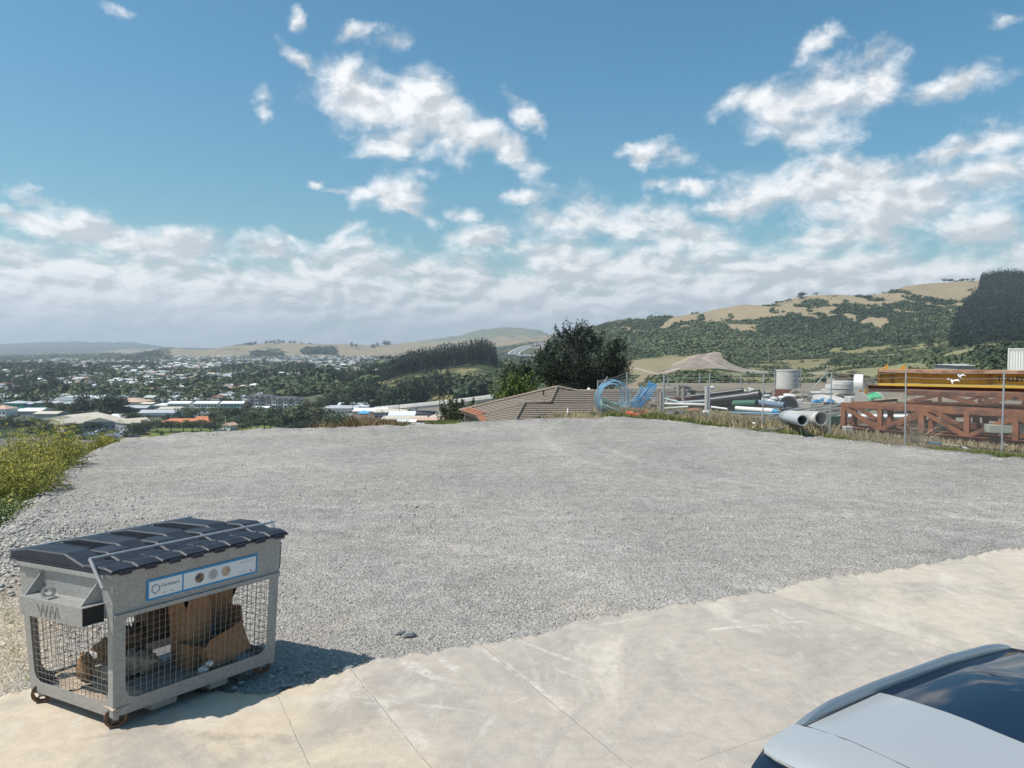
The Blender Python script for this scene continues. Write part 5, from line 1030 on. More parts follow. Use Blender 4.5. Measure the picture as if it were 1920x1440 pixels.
c.build('canopy', mat('blue_canvas', (.05, .35, .60), rough=.6), r); c = MB()
for i, j in ((-1, -1), (1, -1), (1, 1), (-1, 1)): q = MB(); q.box(i * 3.8 - .1, j * 2.8 - .1, -1, i * 3.8 + .1, j * 2.8 + .1, 3.05); q.build('post', M_OFFW, r)
# viaduct climbing to the right
A_, B_ = D(700, 767, 545), D(948, 741.5, 455)
r = empty('viaduct', (float(A_[0]), float(A_[1]), 0), 0, 'long pale concrete viaduct rising to the right past the industrial roofs', 'viaduct')
def vp(t, dx=0, dz=0): p = A_ * (1 - t) + B_ * t - np.array([A_[0], A_[1], 0]); return (p[0] + dx * .35, p[1] + dx, p[2] + dz + math.sin(t * math.pi) * -.6)
M_VIA = mat('viaduct_concrete', (.50, .485, .45), rough=.85, var=.1, vscale=.1)
for nm, dy, z0, z1, w in (('deck', 0, -.5, .3, 9), ('girder', 0, -2.0, -.5, 5.5)):
    m = MB(); vs = []
    for k in range(25):
        t = k / 24; c0 = vp(t)
        vs += [(c0[0], c0[1] - w / 2, c0[2] + z0), (c0[0], c0[1] - w / 2, c0[2] + z1), (c0[0], c0[1] + w / 2, c0[2] + z1), (c0[0], c0[1] + w / 2, c0[2] + z0)]
    m.add(vs, [(k * 4 + i, k * 4 + (i + 1) % 4, k * 4 + 4 + (i + 1) % 4, k * 4 + 4 + i) for k in range(24) for i in range(4)]); m.build(nm, M_VIA, r)
for sy in (-4.4, 4.4):
    m = MB(); vs = []
    for k in range(25):
        c0 = vp(k / 24); vs += [(c0[0], c0[1] + sy - .15, c0[2] + .3), (c0[0], c0[1] + sy - .15, c0[2] + 1.3), (c0[0], c0[1] + sy + .15, c0[2] + 1.3), (c0[0], c0[1] + sy + .15, c0[2] + .3)]
    m.add(vs, [(k * 4 + i, k * 4 + (i + 1) % 4, k * 4 + 4 + (i + 1) % 4, k * 4 + 4 + i) for k in range(24) for i in range(4)]); m.build('parapet', M_VIA, r)
for t in (.14, .36, .56, .78):
    c0 = vp(t); m = MB(); m.box(c0[0] - .7, c0[1] - 2, -52, c0[0] + .7, c0[1] + 2, c0[2] - 1.9); m.box(c0[0] - .9, c0[1] - 3.6, c0[2] - 3, c0[0] + .9, c0[1] + 3.6, c0[2] - 1.95); m.build('pier', M_VIA, r)
# motorway bend on the far knoll
pts = [(1018, 2950), (996, 2780), (975, 2600), (964, 2420), (966, 2250), (980, 2120), (992, 2010)]
def strip(name, label, off, wd, lift, m, kind='structure'):
    P = [np.array([XP(a, b), b]) for a, b in pts]; Q = []
    for i in range(len(P) - 1):
        for k in range(6):
            t = k / 6; p0, p1, p2, p3 = P[max(i - 1, 0)], P[i], P[i + 1], P[min(i + 2, len(P) - 1)]
            Q.append(.5 * ((2 * p1) + (-p0 + p2) * t + (2 * p0 - 5 * p1 + 4 * p2 - p3) * t * t + (-p0 + 3 * p1 - 3 * p2 + p3) * t ** 3))
    Q = np.array(Q); T = np.gradient(Q, axis=0); T /= np.linalg.norm(T, axis=1)[:, None]; Nn = np.stack([-T[:, 1], T[:, 0]], 1)
    b = MB(); vs = []
    zc = np.array([max(float(TX(q[0], q[1])), float(TX(q[0] + 14, q[1])), float(TX(q[0] - 14, q[1]))) for q in Q]) + 1.5
    for q, n, z in zip(Q, Nn, zc):
        for s_ in (-1, 1): p = q + n * (off + s_ * wd / 2); vs.append((p[0], p[1], z + lift))
    b.add(vs, [(2 * i, 2 * i + 1, 2 * i + 3, 2 * i + 2) for i in range(len(Q) - 1)]); tag(b.build(name, m), label, kind=kind)
strip('motorway', 'grey motorway bend between the knolls', 0, 30, 0, mat('asphalt', (.11, .11, .115), rough=.9, var=.1, vscale=.02))
for k, (off, w) in enumerate(((-13, 1.4), (0, 2.0), (13, 1.4), (-17, 3), (17, 3))):
    strip('road_marking' if k < 3 else 'road_verge', 'pale line along the motorway', off, w, .5, mat('road_paint', (.62, .62, .60), rough=.8))
# cars in the car park below the bank
def lofted(b, prof, secs):
    pass
M_TYRE = mat('tyre_rubber', (.02, .02, .02), rough=.9)
CARP = {}
def small_car(col, name):
    m = mat(name, col, rough=.3, spec=.6); r = []
    b = MB(); pr = [(-2.1, .35), (-2.1, .85), (-1.9, .95), (-1.0, 1.0), (1.0, .98), (1.95, .85), (2.1, .6), (2.1, .35)]
    n = len(pr); vs = [(x, y, z) for y in (-.85, .85) for x, z in pr]; b.add(vs, [tuple(range(n)), tuple(range(2 * n - 1, n - 1, -1))] + [(i, n + i, n + (i + 1) % n, (i + 1) % n) for i in range(n)]); r.append(('body', b, m))
    c = MB(); pr = [(-1.8, .93), (-1.3, 1.40), (.2, 1.42), (1.0, .93)]; vs = [(x, y * (.72 if z > 1 else .8), z) for y in (-1, 1) for x, z in pr]; c.add(vs, [(0, 1, 2, 3), (7, 6, 5, 4)] + [(i, 4 + i, 4 + (i + 1) % 4, (i + 1) % 4) for i in range(4)]); r.append(('window', c, M_GLASS))
    f = MB(); f.box(-1.25, -.66, 1.4, .15, .66, 1.45); r.append(('roof', f, m))
    return r
CARS = {}
for i, (nm, c) in enumerate((('white', (.75, .75, .74)), ('silver', (.42, .43, .45)), ('dark red', (.22, .02, .03)), ('blue-grey', (.12, .17, .24)), ('black', (.03, .03, .035)))):
    ms = []
    for part, b, m in small_car(c, 'car_paint_' + str(i)):
        o = b.build(part, m); ms.append((part, o.data)); bpy.data.objects.remove(o)
    w = MB(); w.cyl((0, 0, 0), (0, 1, 0), .32, .2, 12); o = w.build('wheel', M_TYRE); CARS[nm] = (ms, o.data); bpy.data.objects.remove(o)
def car_at(nm, px, Y, rz):
    ms, wm = CARS[nm]; x = float(XP(px, Y)); r = empty('parked_car', (x, Y, float(TX(x, Y)) + .05), R(rz), cat='car', group='cars in the car park below the bank')
    for part, me in ms: c = bpy.data.objects.new(part, me); COL.objects.link(c); c.parent = r
    for sx in (-1.3, 1.3):
        for sy in (-.75, .75): c = bpy.data.objects.new('wheel', wm); COL.objects.link(c); c.parent = r; c.location = (sx, sy, .32)
    pend(r, px, nm + ' parked car', 'in the car park in front of the beige halls'); return r
for nm, px, Y, rz in (('white', 200, 446, 10), ('silver', 208, 448, 12), ('white', 215, 450, 12), ('blue-grey', 222, 452, 15), ('silver', 210, 440, 10), ('white', 219, 441, 10), ('black', 228, 444, 12), ('white', 228, 462, 80), ('silver', 235, 464, 80), ('dark red', 271, 452, 5), ('silver', 243, 440, 12), ('black', 252, 438, 10), ('white', 97, 436, 20), ('black', 100, 430, 20), ('silver', 158, 448, 15), ('white', 165, 450, 15), ('silver', 172, 452, 15), ('white', 404, 470, 10), ('silver', 412, 468, 10), ('white', 182, 466, 70), ('blue-grey', 190, 468, 70)):
    car_at(nm, px, Y, rz)
for k, (px, Y, h) in enumerate(((716, 470, 12), (660, 540, 11), (748, 505, 12), (860, 560, 14), (872, 600, 14), (1441, 620, 20), (1455, 560, 18), (1478, 640, 14))):
    m = MB(); m.tube([(0, 0, -1), (0, 0, h)], [.28, .18], 6); m.box(-1.1, -.06, h - 1.0, 1.1, .06, h - .8); x = float(XP(px, Y))
    tag(m.build('power_pole', M_BARKG), None, 'power pole', 'wooden power poles of the valley').location = (x, Y, float(TX(x, Y))); pend(COL.objects[-1], px, 'slim wooden power pole with a crossarm', 'in the valley')
# ================================================================== THE STORAGE YARD
M_RUST = mat('rusty_steel', (.19, .065, .030), rough=.85, var=.3, vscale=1.3, col2=(.13, .055, .035), c2pos=(.4, .65), bump=.3, bscale=30)
M_RUST2 = mat('light_rust', (.26, .100, .046), rough=.85, var=.25, vscale=1.6, col2=(.13, .055, .035), c2pos=(.45, .65))
M_YEL = mat('yellow_paint_shaded', (.50, .26, .03), rough=.55, var=.14, vscale=1.2, col2=(.36, .16, .04), c2pos=(.56, .70))  # yellow darkened for the web's shade under the top flange
M_GALV = mat('galvanised_steel', (.42, .44, .45), rough=.45, metal=.55, var=.14, vscale=6)
M_WIRE = mat('fence_wire', (.28, .29, .29), rough=.6, metal=.3)
M_CONC2 = mat('precast_concrete', (.50, .48, .45), rough=.85, var=.12, vscale=1.5, bump=.2, bscale=20)
M_BLACKP = mat('black_plastic_pipe', (.022, .023, .027), rough=.38, spec=.5, var=.15, vscale=1)
M_WHITEP = mat('white_pvc', (.72, .70, .66), rough=.5, var=.08, vscale=1.2)
M_BLUEP = mat('blue_pipe', (.20, .42, .58), rough=.4, var=.1, vscale=2)
M_BLUEP2 = mat('bright_blue_pipe', (.06, .32, .60), rough=.4, var=.1, vscale=2)
M_MINT = mat('pale_green_hose', (.36, .52, .46), rough=.5, var=.1, vscale=2)
M_ORANGE = mat('orange_hose', (.70, .17, .06), rough=.5, var=.12, vscale=2)
M_WOOD = mat('weathered_timber', (.33, .29, .24), rough=.9, var=.22, vscale=2)
M_PALE = mat('pale_timber', (.52, .46, .36), rough=.85, var=.15, vscale=2)
M_WRAP = mat('white_plastic_wrap', (.80, .79, .77), rough=.5, var=.06, vscale=2)
M_DKGREEN = mat('dark_green_plastic', (.035, .12, .07), rough=.5, var=.1, vscale=2)
def off(p, q): return tuple(np.array(p) - np.array(q))
def at(name, b, m, loc, label, cat, group=None, smooth=None, parent=None):
    o = b.build(name, m, parent, smooth=smooth); o.location = tuple(map(float, loc)); return tag(o, label, cat, group)
# --- chain link fence
FP = [(1120, 779, 714), (1175, 781, 699), (1243, 785, 700), (1330, 797, 700), (1430, 807, 698), (1555, 818, 699), (1697, 834, 697), (1878, 853, 697), (2112, 886, 697), (2420, 930, 697)]
FW = [G(a, b) for a, b, c in FP]; FT = [float(ZP(c, w[1])) for (a, b, c), w in zip(FP, FW)]
MT = [float(np.interp(w[1], [20, 26, 33, 40], [2.10, 2.06, 1.86, 1.72])) for w in FW]
fence = empty('chain_link_fence', tuple(FW[5]), 0, 'long galvanised chain-link fence with barbed wire strands round the storage yard', 'fence')
f0 = np.array(fence.location)
for i, (w, t) in enumerate(zip(FW, FT)):
    b = MB(); p = w - f0; ln = rnd.uniform(-.03, .05); b.tube([(p[0], p[1], -.3), (p[0] + ln, p[1], t)], .028 if i not in (2,) else .04, 8); b.cyl((p[0] + ln, p[1], t + .01), (0, 0, 1), .034, .03, 8); b.build('post', M_GALV, fence, smooth=40)
b = MB()
for r, q in (((0, 1, -.02), .85), ((6, 7, 0), .0)):
    pass
for i in range(len(FW) - 1):
    a, c = FW[i] - f0, FW[i + 1] - f0; L_ = float(np.linalg.norm((c - a)[:2])); d = (c - a) / L_; sp = .078; n = int(L_ / sp)
    h0, h1 = MT[i], MT[i + 1]
    for k in range(-int(2.1 / sp), n + 1):
        for sg in (1, -1):
            # a wire starting low at s0 and rising at 45 degrees
            s0 = k * sp; s1 = s0 + 2.0
            lo, hi = max(0, s0), min(L_, s1)
            if hi - lo < .05: continue
            z0, z1 = lo - s0 + .06, hi - s0 + .06
            if sg < 0: lo, hi = L_ - lo, L_ - hi
            zt = h0 + (h1 - h0) * min(max((lo + hi) / 2 / L_, 0), 1)
            if z1 > zt: f = (zt - z0) / (z1 - z0) if z1 > z0 else 1; hi = lo + (hi - lo) * f; z1 = zt
            if z1 <= z0: continue
            P0 = a + d * lo; P1 = a + d * hi
            b.tube([(P0[0], P0[1], z0), (P1[0], P1[1], z1)], .0029, 3, cap=False)
b.build('wire_mesh', M_WIRE, fence, fix=False)
for fr in (.0, .36, .68, .97):
    b = MB()
    for i in range(len(FW) - 1):
        a, c = FW[i] - f0, FW[i + 1] - f0; za = MT[i] + (FT[i] - MT[i]) * fr; zc = MT[i + 1] + (FT[i + 1] - MT[i + 1]) * fr
        pts = [(a[0] + (c[0] - a[0]) * t, a[1] + (c[1] - a[1]) * t, za + (zc - za) * t - .05 * math.sin(math.pi * t)) for t in np.linspace(0, 1, 7)]; b.tube(pts, .0038, 4, cap=False)
        for k in range(24):
            if fr == 0: break
            t = (k + .5) / 24; p = (a[0] + (c[0] - a[0]) * t, a[1] + (c[1] - a[1]) * t, za + (zc - za) * t - .05 * math.sin(math.pi * t)); b.tube([(p[0] - .02, p[1], p[2] - .02), (p[0] + .02, p[1], p[2] + .02)], .003, 3)
    b.build('barbed_wire' if fr else 'tension_wire', M_WIRE, fence, fix=False)
b = MB(); a, c = FW[0] - f0, FW[1] - f0
# --- the yard's far fence
ff = empty('rear_fence', (10, 58, 0), 0, 'thin wire fence at the back of the storage yard', 'fence')
RP = [(1253, 706), (1312, 700), (1390, 700), (1453, 692), (1501, 690), (1551, 684), (1600, 690), (1660, 690), (1760, 690)]
pr = None
for i, (px, py) in enumerate(RP):
    Y = 58 - i * .6; x = XP(px, Y) - 10; y = Y - 58; t = float(ZP(py, Y)); b = MB(); b.tube([(x, y, -.3), (x, y, t)], .04, 6); b.build('post', M_GALV, ff)
    if i == 5: b = MB(); b.tube([(x, y, t - .5), (x - 1.1, y, .5)], .035, 6); b.build('brace', M_GALV, ff)
    if pr is not None:
        b = MB()
        for k in range(5):
            z = .25 + k * .3; b.tube([(pr[0], pr[1], z), (x, y, z)], .006, 3, cap=False)
        b.build('wire', M_WIRE, ff)
    pr = (x, y)
# --- helpers for stored goods
def pipe(name, p0, p1, r, m, label, cat='pipe', group=None, wall=None, n=20, collar=None):
    p0, p1 = np.array(p0, float), np.array(p1, float); c = (p0 + p1) / 2; ax = p1 - p0; l = float(np.linalg.norm(ax))
    b = MB(); b.ring((0, 0, 0), ax, r, r * .86 if wall is None else r - wall, l, n)
    root = at(name, b, m, c, label, cat, group, smooth=40)
    if collar:
        q = MB(); u = ax / l
        for t in collar: q.ring(tuple(u * (t - .5) * l), ax, r * 1.12, r * .99, .22, n)
        o = q.build('collar', m, root, smooth=40)
    return root
def coil(name, c, U, V, n, r, m, label, spread=.06, part=(0, 2 * math.pi), seed=1, cat='pipe coil', jit=.08, group=None):
    """loops of pipe round c in the plane of U and V; every turn a part of one coil"""
    q = random.Random(seed); U, V = Vector(U), Vector(V); Wn = U.cross(V).normalized(); b = MB()
    for i in range(n):
        s = 1 + q.uniform(-jit, jit); o = Wn * ((i - n / 2) * spread + q.uniform(-.02, .02)) + U * q.uniform(-jit, jit) * .5; pts = []
        a0 = part[0] + q.uniform(-.15, .15); a1 = part[1] + q.uniform(-.15, .15)
        for k in range(33): t = a0 + (a1 - a0) * k / 32; pts.append(o + U * math.cos(t) * s + V * math.sin(t) * s + Wn * .03 * math.sin(3 * t + i))
        b.tube(pts, r, 6)
    return at(name, b, m, c, label, cat, group, smooth=60)
# blue coils, hoses
c0 = D(1147, 746, 40.6); coil('pipe_coil', (c0[0], c0[1], .86), (.74, .16, 0), (0.05, 0, .84), 9, .021, M_BLUEP, 'big light-blue coil of pipe standing upright between the first two fence posts', .12, seed=3, jit=.13)
coil('hose_coil', (c0[0] + .02, c0[1] - .35, .42), (.62, .15, -.22), (-.1, .3, .2), 8, .024, M_MINT, 'pale green hose coil slumped inside the upright blue coil', .03, seed=5, cat='hose coil')
b = MB(); p = [D(1121, 735, 40.1), D(1160, 770, 40.0)]; b.tube([off(p[0], p[0]), off(p[1], p[0])], .03, 6); at('pole', b, M_MINT, p[0], 'pale pole leaning diagonally across the upright blue coil', 'pole')
b = MB(); p = [D(1124, 732, 40.8), D(1139, 706, 40.8)]; b.tube([(0, 0, 0), off(p[1], p[0])], .022, 6); at('pole', b, M_GALV, p[0], 'thin grey pole sticking up behind the leftmost fence post', 'pole')
c1 = D(1207, 745, 41.2); coil('pipe_coil', (c1[0], c1[1], .82), (.10, .55, -.02), (.55, 0, .78), 7, .024, M_BLUEP2, 'bright blue coil of pipe leaning over beside the white beam', .075, seed=8, jit=.10)
coil('pipe_coil', (c1[0] - .42, c1[1] + .1, .76), (.08, .4, 0), (.42, 0, .62), 4, .02, M_BLUEP, 'thin pale blue coil leaning against the left of the bright blue coil', .05, seed=9)
c2 = G(1197, 777, .12); coil('hose_coil', (c2[0], c2[1], .17), (.62, 0, 0), (0, .5, .05), 12, .022, M_ORANGE, 'flat orange coil of hose lying in the grass by the fence', .016, seed=11, cat='hose coil', jit=.22)
p = [D(1166, 731, 42.4), D(1259, 731.5, 42.4)]; r = empty('white_beam', (float((p[0][0] + p[1][0]) / 2), 42.4, 0), 0, 'long pale beam resting on two timber posts behind the bright blue coil', 'beam')
b = MB(); L_ = (p[1][0] - p[0][0]) / 2; b.box(-L_, -.09, float(p[0][2]) - .10, L_, .09, float(p[0][2]) + .12, .01); b.build('beam', M_PALE, r)
for xx in (.62, .95, -1.1): b = MB(); b.box(xx * 1 - .07, -.3, -.1, xx + .07, -.16, float(p[0][2]) + .02); b.build('prop', M_WOOD, r)
for (px, y0, y1, Y, w, lb) in ((1240, 735, 783, 39.2, .17, 'stout grey timber post against the third fence post'), (1273, 722, 752, 46, .2, 'grey timber post left of its taller neighbour in mid yard'), (1283, 727, 760, 43.5, .22, 'leaning grey timber post right of the pair in mid yard'), (1326, 724, 772, 38.6, .22, 'thick concrete post in front of the black pipes')):
    x = float(XP(px, Y)); b = MB(); b.tube([(0, 0, -.2), (-.04 if 'leaning' in lb else 0, 0, float(ZP(y0, Y)))], w / 2, 8); at('timber_post', b, M_WOOD if 'timber' in lb else M_CONC2, (x, Y, 0), lb, 'post')
# pipes
def PP(a, Ya, b_, Yb): return D(a[0], a[1], Ya), D(b_[0], b_[1], Yb)
for (a, Ya, b_, Yb, rpx, m, lb, kw) in (
    ((1327, 753), 41.5, (1424, 741), 40.0, 9.5, M_BLACKP, 'thickest black pipe with a socket end, on top of the pipe pile', dict(collar=(.9, .97))),
    ((1236, 752), 46, (1392, 732), 43.5, 4.6, M_BLACKP, 'long thin black pipe sloping up behind the thickest pipe', dict(collar=(.985,))),
    ((1215, 750), 48, (1400, 741), 46, 6.5, mat('slate_pipe', (.07, .085, .11), rough=.4), 'long slate-grey pipe at the back of the pipe pile', {}),
    ((1240, 758), 43, (1330, 752), 41.5, 3.6, mat('grey_pvc', (.25, .26, .28), rough=.45), 'grey pipe end left of the concrete post', {}),
    ((1376, 757), 38, (1419, 756), 37, 6.5, M_DKGREEN, 'dark green pipe with an open end under the thickest black pipe', {}),
    ((1421, 755), 37.5, (1472, 760), 36, 5.6, mat('blue_grey_pipe', (.16, .22, .30), rough=.4), 'blue-grey pipe right of the dark green one', {}),
    ((1380, 766), 35, (1452, 771), 33.8, 4.8, M_WHITEP, 'thick white pipe lying in front of the green pipe', {}),
    ((1448, 771), 33.8, (1458, 772), 33.7, 4.4, M_BLUEP2, 'blue pipe stub at the right end of the thick white pipe', {}),
    ((1236, 757), 41, (1322, 759), 40.2, 2.6, M_WHITEP, 'white pipe behind the thick concrete post, upper of two', {}),
    ((1236, 767), 39.6, (1290, 763), 39.6, 2.2, M_WHITEP, 'white pipe left of the terracotta bag, lower of two', {}),
    ((1333, 763), 38.6, (1364, 767), 38, 2.0, M_WHITEP, 'thin short white pipe right of the concrete post', {}),
    ((1243, 746), 42, (1280, 756), 41, 1.7, M_MINT, 'pale aqua pipe slanting down from the beam props', {}),
    ((1370, 773), 34.5, (1462, 776), 33, 1.4, M_BLUEP, 'thin blue conduit under the thick white pipe', {}),
    ((1592, 782), 33.5, (1735, 783), 31.8, 7.0, M_GALV, 'long galvanised pipe lying inside the front rusty truss', {})):
    p0, p1 = PP(a, Ya, b_, Yb); pipe('pipe', p0, p1, rpx / FPX * (Ya + Yb) / 2, m, lb, group='pipes stacked in the yard', **kw)
# concrete goods
x, Y = float(XP(1477, 55)), 55; b = MB(); b.ring((0, 0, .95), (0, 0, 1), .76, .66, 1.9, 36); r = at('concrete_riser', b, M_CONC2, (x, Y, 0.03), 'tall upright concrete pipe section standing above the yard clutter', 'concrete pipe', smooth=40)
b = MB(); b.ring((0, 0, 1.86), (0, 0, 1), .785, .745, .10, 36); b.build('rim', M_CONC2, r, smooth=40)
p0, p1 = D(1474, 783, 33.5), D(1540, 785, 30.8); pipe('concrete_pipe', p0, p1, .30, M_CONC2, 'large pale concrete pipe lying with its dark mouth to the right', 'concrete pipe', wall=.05, n=32)
p0, p1 = D(1470, 781, 32.5), D(1505, 788, 29.9); pipe('concrete_pipe', p0, p1, .215, mat('grey_pipe_wrap', (.36, .38, .39), rough=.6), 'smaller grey pipe in front of the large concrete pipe, mouth forward', 'concrete pipe', wall=.03, n=28)
b = MB(); b.cyl((0, 0, .25), (0, 0, 1), .92, .5, 36); b.cyl((.05, 0, .61), (0, 0, 1), .88, .2, 36); b.cyl((0, 0, .82), (0, 0, 1), .93, .2, 36)
for i, (z, rr, dx, lb) in enumerate(((.25, .95, 0, 'bottom'), (.62, .93, .05, 'second from the bottom'), (.92, .90, -.04, 'third from the bottom'), (1.18, .80, .10, 'fourth from the bottom'), (1.42, .62, .30, 'topmost and smallest'))):
    b = MB(); b.ring((0, 0, 0), (0, 0, 1), rr, rr - .55, .20 if i else .44, 36); b.cyl((0, 0, .04), (0, 0, 1), rr - .5, .05, 24)
    at('concrete_ring', b, M_CONC2, (float(XP(1572, 46)) + dx, 46, z), 'pale concrete ring, %s of the stack' % lb, 'concrete ring', 'stacked concrete rings', smooth=40)
b = MB(); b.cyl((0, 0, 0), (.05, -.22, 1), .85, .16, 36); at('round_slab', b, M_CONC2, (float(XP(1556, 41)), 41, .72), 'round concrete slab leaning flat on rubble below the stacked rings', 'concrete slab', smooth=40)
b = MB(); b.ring((0, 0, 0), (1, -.55, 0), .50, .43, .42, 36); at('concrete_ring', b, M_WHITEP, (float(XP(1611, 40)), 40, float(ZP(720, 40))), 'short white pipe ring standing on edge on the concrete block', 'concrete ring', smooth=40)
b = MB(); b.box(-.38, -.4, 0, .38, .4, 1.0, .015); at('concrete_block', b, M_CONC2, (float(XP(1604, 39.5)), 39.5, 0), 'grey concrete block under the white ring', 'concrete block')
b = MB(); b.box(-.2, -.05, 0, .2, .05, .12); b.box(-.2, -.05, .12, -.08, .05, .42); b.box(.08, -.05, .12, .2, .05, .5); at('yellow_bracket', b, M_YEL, (float(XP(1619, 39)), 39, .95), 'small yellow steel bracket beside the white ring', 'bracket')
b = MB(); b.box(-.16, -.15, 0, .16, .15, .30, .01); at('concrete_block', b, M_CONC2, (float(XP(1592, 31.4)), 31.4, 0), 'small square concrete block inside the left end of the front truss', 'concrete block')
# cable drum
r = empty('cable_drum', (float(XP(1633, 36.5)), 36.5, .92), R(18), 'cable drum wound with bright green cable left of the trusses', 'cable drum')
for s, nm in ((-.46, 'flange'), (.46, 'flange')): b = MB(); b.cyl((s, 0, 0), (1, 0, .25), .50, .04, 28); b.build(nm, M_CONC2, r, smooth=40)
b = MB()
for k in range(26): rr = .36 + .02 * math.sin(k); b.tube([((k - 12.5) * .034, rr * math.cos(t), rr * math.sin(t) + (k - 12.5) * .0085) for t in np.linspace(0, 2 * math.pi, 25)], .022, 5)
b.build('green_cable', mat('green_cable', (.05, .42, .20), rough=.45, var=.15, vscale=3), r, smooth=60)
# yellow gantry beam with lettering
def frame3(p0, p1):
    p0, p1 = np.array(p0, float), np.array(p1, float); d = p1 - p0; return p0, math.atan2(d[1], d[0]), float(np.linalg.norm(d[:2]))
p0, rz, L_ = frame3((float(XP(1648, 34.5)), 34.5, 0), (float(XP(2250, 29.5)), 29.5, 0))
r = empty('gantry_beam', (float(p0[0]), float(p0[1]), 0), rz, 'huge yellow steel gantry beam with a rusty top flange and black lettering', 'steel beam')
b = MB(); b.box(0, -.34, 2.42, L_, .34, 2.53); b.box(.05, -.28, 2.53, L_, .28, 2.56); b.build('top_flange', mat('flaking_flange', (.46, .27, .17), rough=.85, var=.2, vscale=1.5, col2=(.28, .13, .08), c2pos=(.5, .66)), r)
b = MB(); b.box(.02, -.025, 1.93, L_, .025, 2.42); b.build('web', M_YEL, r)
b = MB(); b.box(0, -.30, 1.83, L_, .30, 1.93); b.build('bottom_flange', mat('yellow_paint_lit', (.74, .46, .06), rough=.5, var=.1, vscale=1.5, col2=(.45, .22, .05), c2pos=(.6, .72)), r)  # lighter copy of the gantry yellow for the lit lower flange
for xx in (.0, .5, 4.2, 8.5): b = MB(); b.box(xx, -.28, 1.935, xx + .035, -.03, 2.435); b.build('stiffener', M_RUST if xx else M_YEL, r)
b = MB(); b.box(-.04, -.3, 1.80, 0, .3, 2.55); b.build('end_plate', M_RUST2, r)
for xx in (.1, .78): b = MB(); b.prism([(xx, -.05), (xx + .26, -.05), (xx + .26, .05), (xx, .05)], 2.55, 2.56); b.add([(xx, -.03, 2.55), (xx + .28, -.03, 2.55), (xx + .26, -.03, 2.80), (xx, .03, 2.55), (xx + .28, .03, 2.55), (xx + .26, .03, 2.80)], [(0, 1, 2), (5, 4, 3), (0, 3, 4, 1), (1, 4, 5, 2), (2, 5, 3, 0)]); b.build('lifting_lug', M_YEL, r)
b = MB()
for k in range(9): b.box(.9 + k * 1.25, -.31, 2.425, 1.02 + k * 1.25, -.302, 2.50)
b.build('clamp', M_RUST, r)
xt = 0
for k in range(200):                                                  # find where the lettering starts along the beam
    q = np.array([math.cos(rz), math.sin(rz)]) * k * .05 + p0[:2]
    if 960 + FPX * q[0] / q[1] >= 1869: xt = k * .05; break
text_mesh('lettering', 'TOLLEY', .27, mat('black_paint', (.015, .015, .015), rough=.6), r, Matrix.Translation((xt, -.03, 2.10)) @ Matrix.Rotation(R(90), 4, 'X'), .004, bold=.008)
p0b = (float(XP(1628, 36)), 36, 0); q0, rzb, Lb = frame3(p0b, (float(XP(2100, 31.5)), 31.5, 0))
b = MB(); b.ibeam((0, 0, 1.62), (Lb, 0, 1.62), .30, .30, .03); at('rusty_beam', b, M_RUST, (float(q0[0]), float(q0[1]), 0), 'rusty steel beam carrying the yellow gantry beam', 'steel beam').rotation_euler = (0, 0, rzb)
b = MB()
for xx in (1.6, 6.5, 11): b.box(xx, -.3, 0, xx + .35, .3, 1.45)
at('support_stack', b, M_WOOD, (float(q0[0]), float(q0[1]), 0), 'stacks of timber packing under the rusty beam', 'timber stack').rotation_euler = (0, 0, rzb)
# rusty trusses
def truss(label, P0, P1, z0, z1, panels, dirs, w=.13, posts=True, width=.0, m=M_RUST2):
    q0, rz, L_ = frame3(P0, P1); r = empty('truss', (float(q0[0]), float(q0[1]), 0), rz, label, 'steel truss', 'rusty steel trusses')
    for yy in ((0,) if not width else (0, width)):
        b = MB(); b.beam((0, yy, z1), (L_, yy, z1), w, w); b.build('top_chord', m, r)
        b = MB(); b.ibeam((-.05, yy, z0), (L_, yy, z0), w * 1.6, w * 1.1, .02); b.build('bottom_chord', M_RUST, r)
        for i in range(panels + 1):
            x = L_ * i / panels + (w / 2 if i == 0 else 0)
            if posts: b = MB(); b.beam((x, yy, z0 + w * .5), (x, yy, z1 - w / 2), w * .95, w * 1.0, (1, 0, 0)); b.build('upright', m, r)
            if i < panels:
                s = dirs[i % len(dirs)]; x1 = L_ * (i + 1) / panels; a, c = ((x + .06, z1 - w * .6), (x1 - .08, z0 + w * .6)) if s > 0 else ((x + .06, z0 + w * .6), (x1 - .08, z1 - w * .6))
                b = MB(); b.beam((a[0], yy - .003, a[1]), (c[0], yy - .003, c[1]), w * .85, w * .8); b.build('diagonal', m, r)
    if width:
        for i in range(panels + 1):
            x = L_ * i / panels; b = MB(); b.beam((x, w / 2, z1 - .02), (x, width - w / 2, z1 - .02), w * .7, w * .7); b.build('crosspiece', M_RUST, r)
            if i < panels: b = MB(); b.beam((x, w, z1 - .1), (L_ * (i + 1) / panels, width - w, z1 - .1), w * .6, w * .5); b.build('brace', m, r)
    return r
truss('front rusty box truss with four visible panels standing behind the fence', (float(XP(1580, 32)), 32.0, 0), (float(XP(2120, 24.9)), 24.9, 0), .14, 1.15, 6, (1, -1), .185, True, .95)
truss('rusty truss stacked on top and behind, its zigzag rising towards the yellow beam', (float(XP(1700, 31.4)), 31.4, 0), (float(XP(2140, 27.6)), 27.6, 0), 1.20, 1.70, 6, (-1, 1), .16, False, .7)
truss('third rusty truss half hidden behind the stacked one', (float(XP(1760, 32.6)), 32.6, 0), (float(XP(2200, 28.6)), 28.6, 0), .80, 1.55, 5, (-1, 1), .15, True, 0, M_RUST)
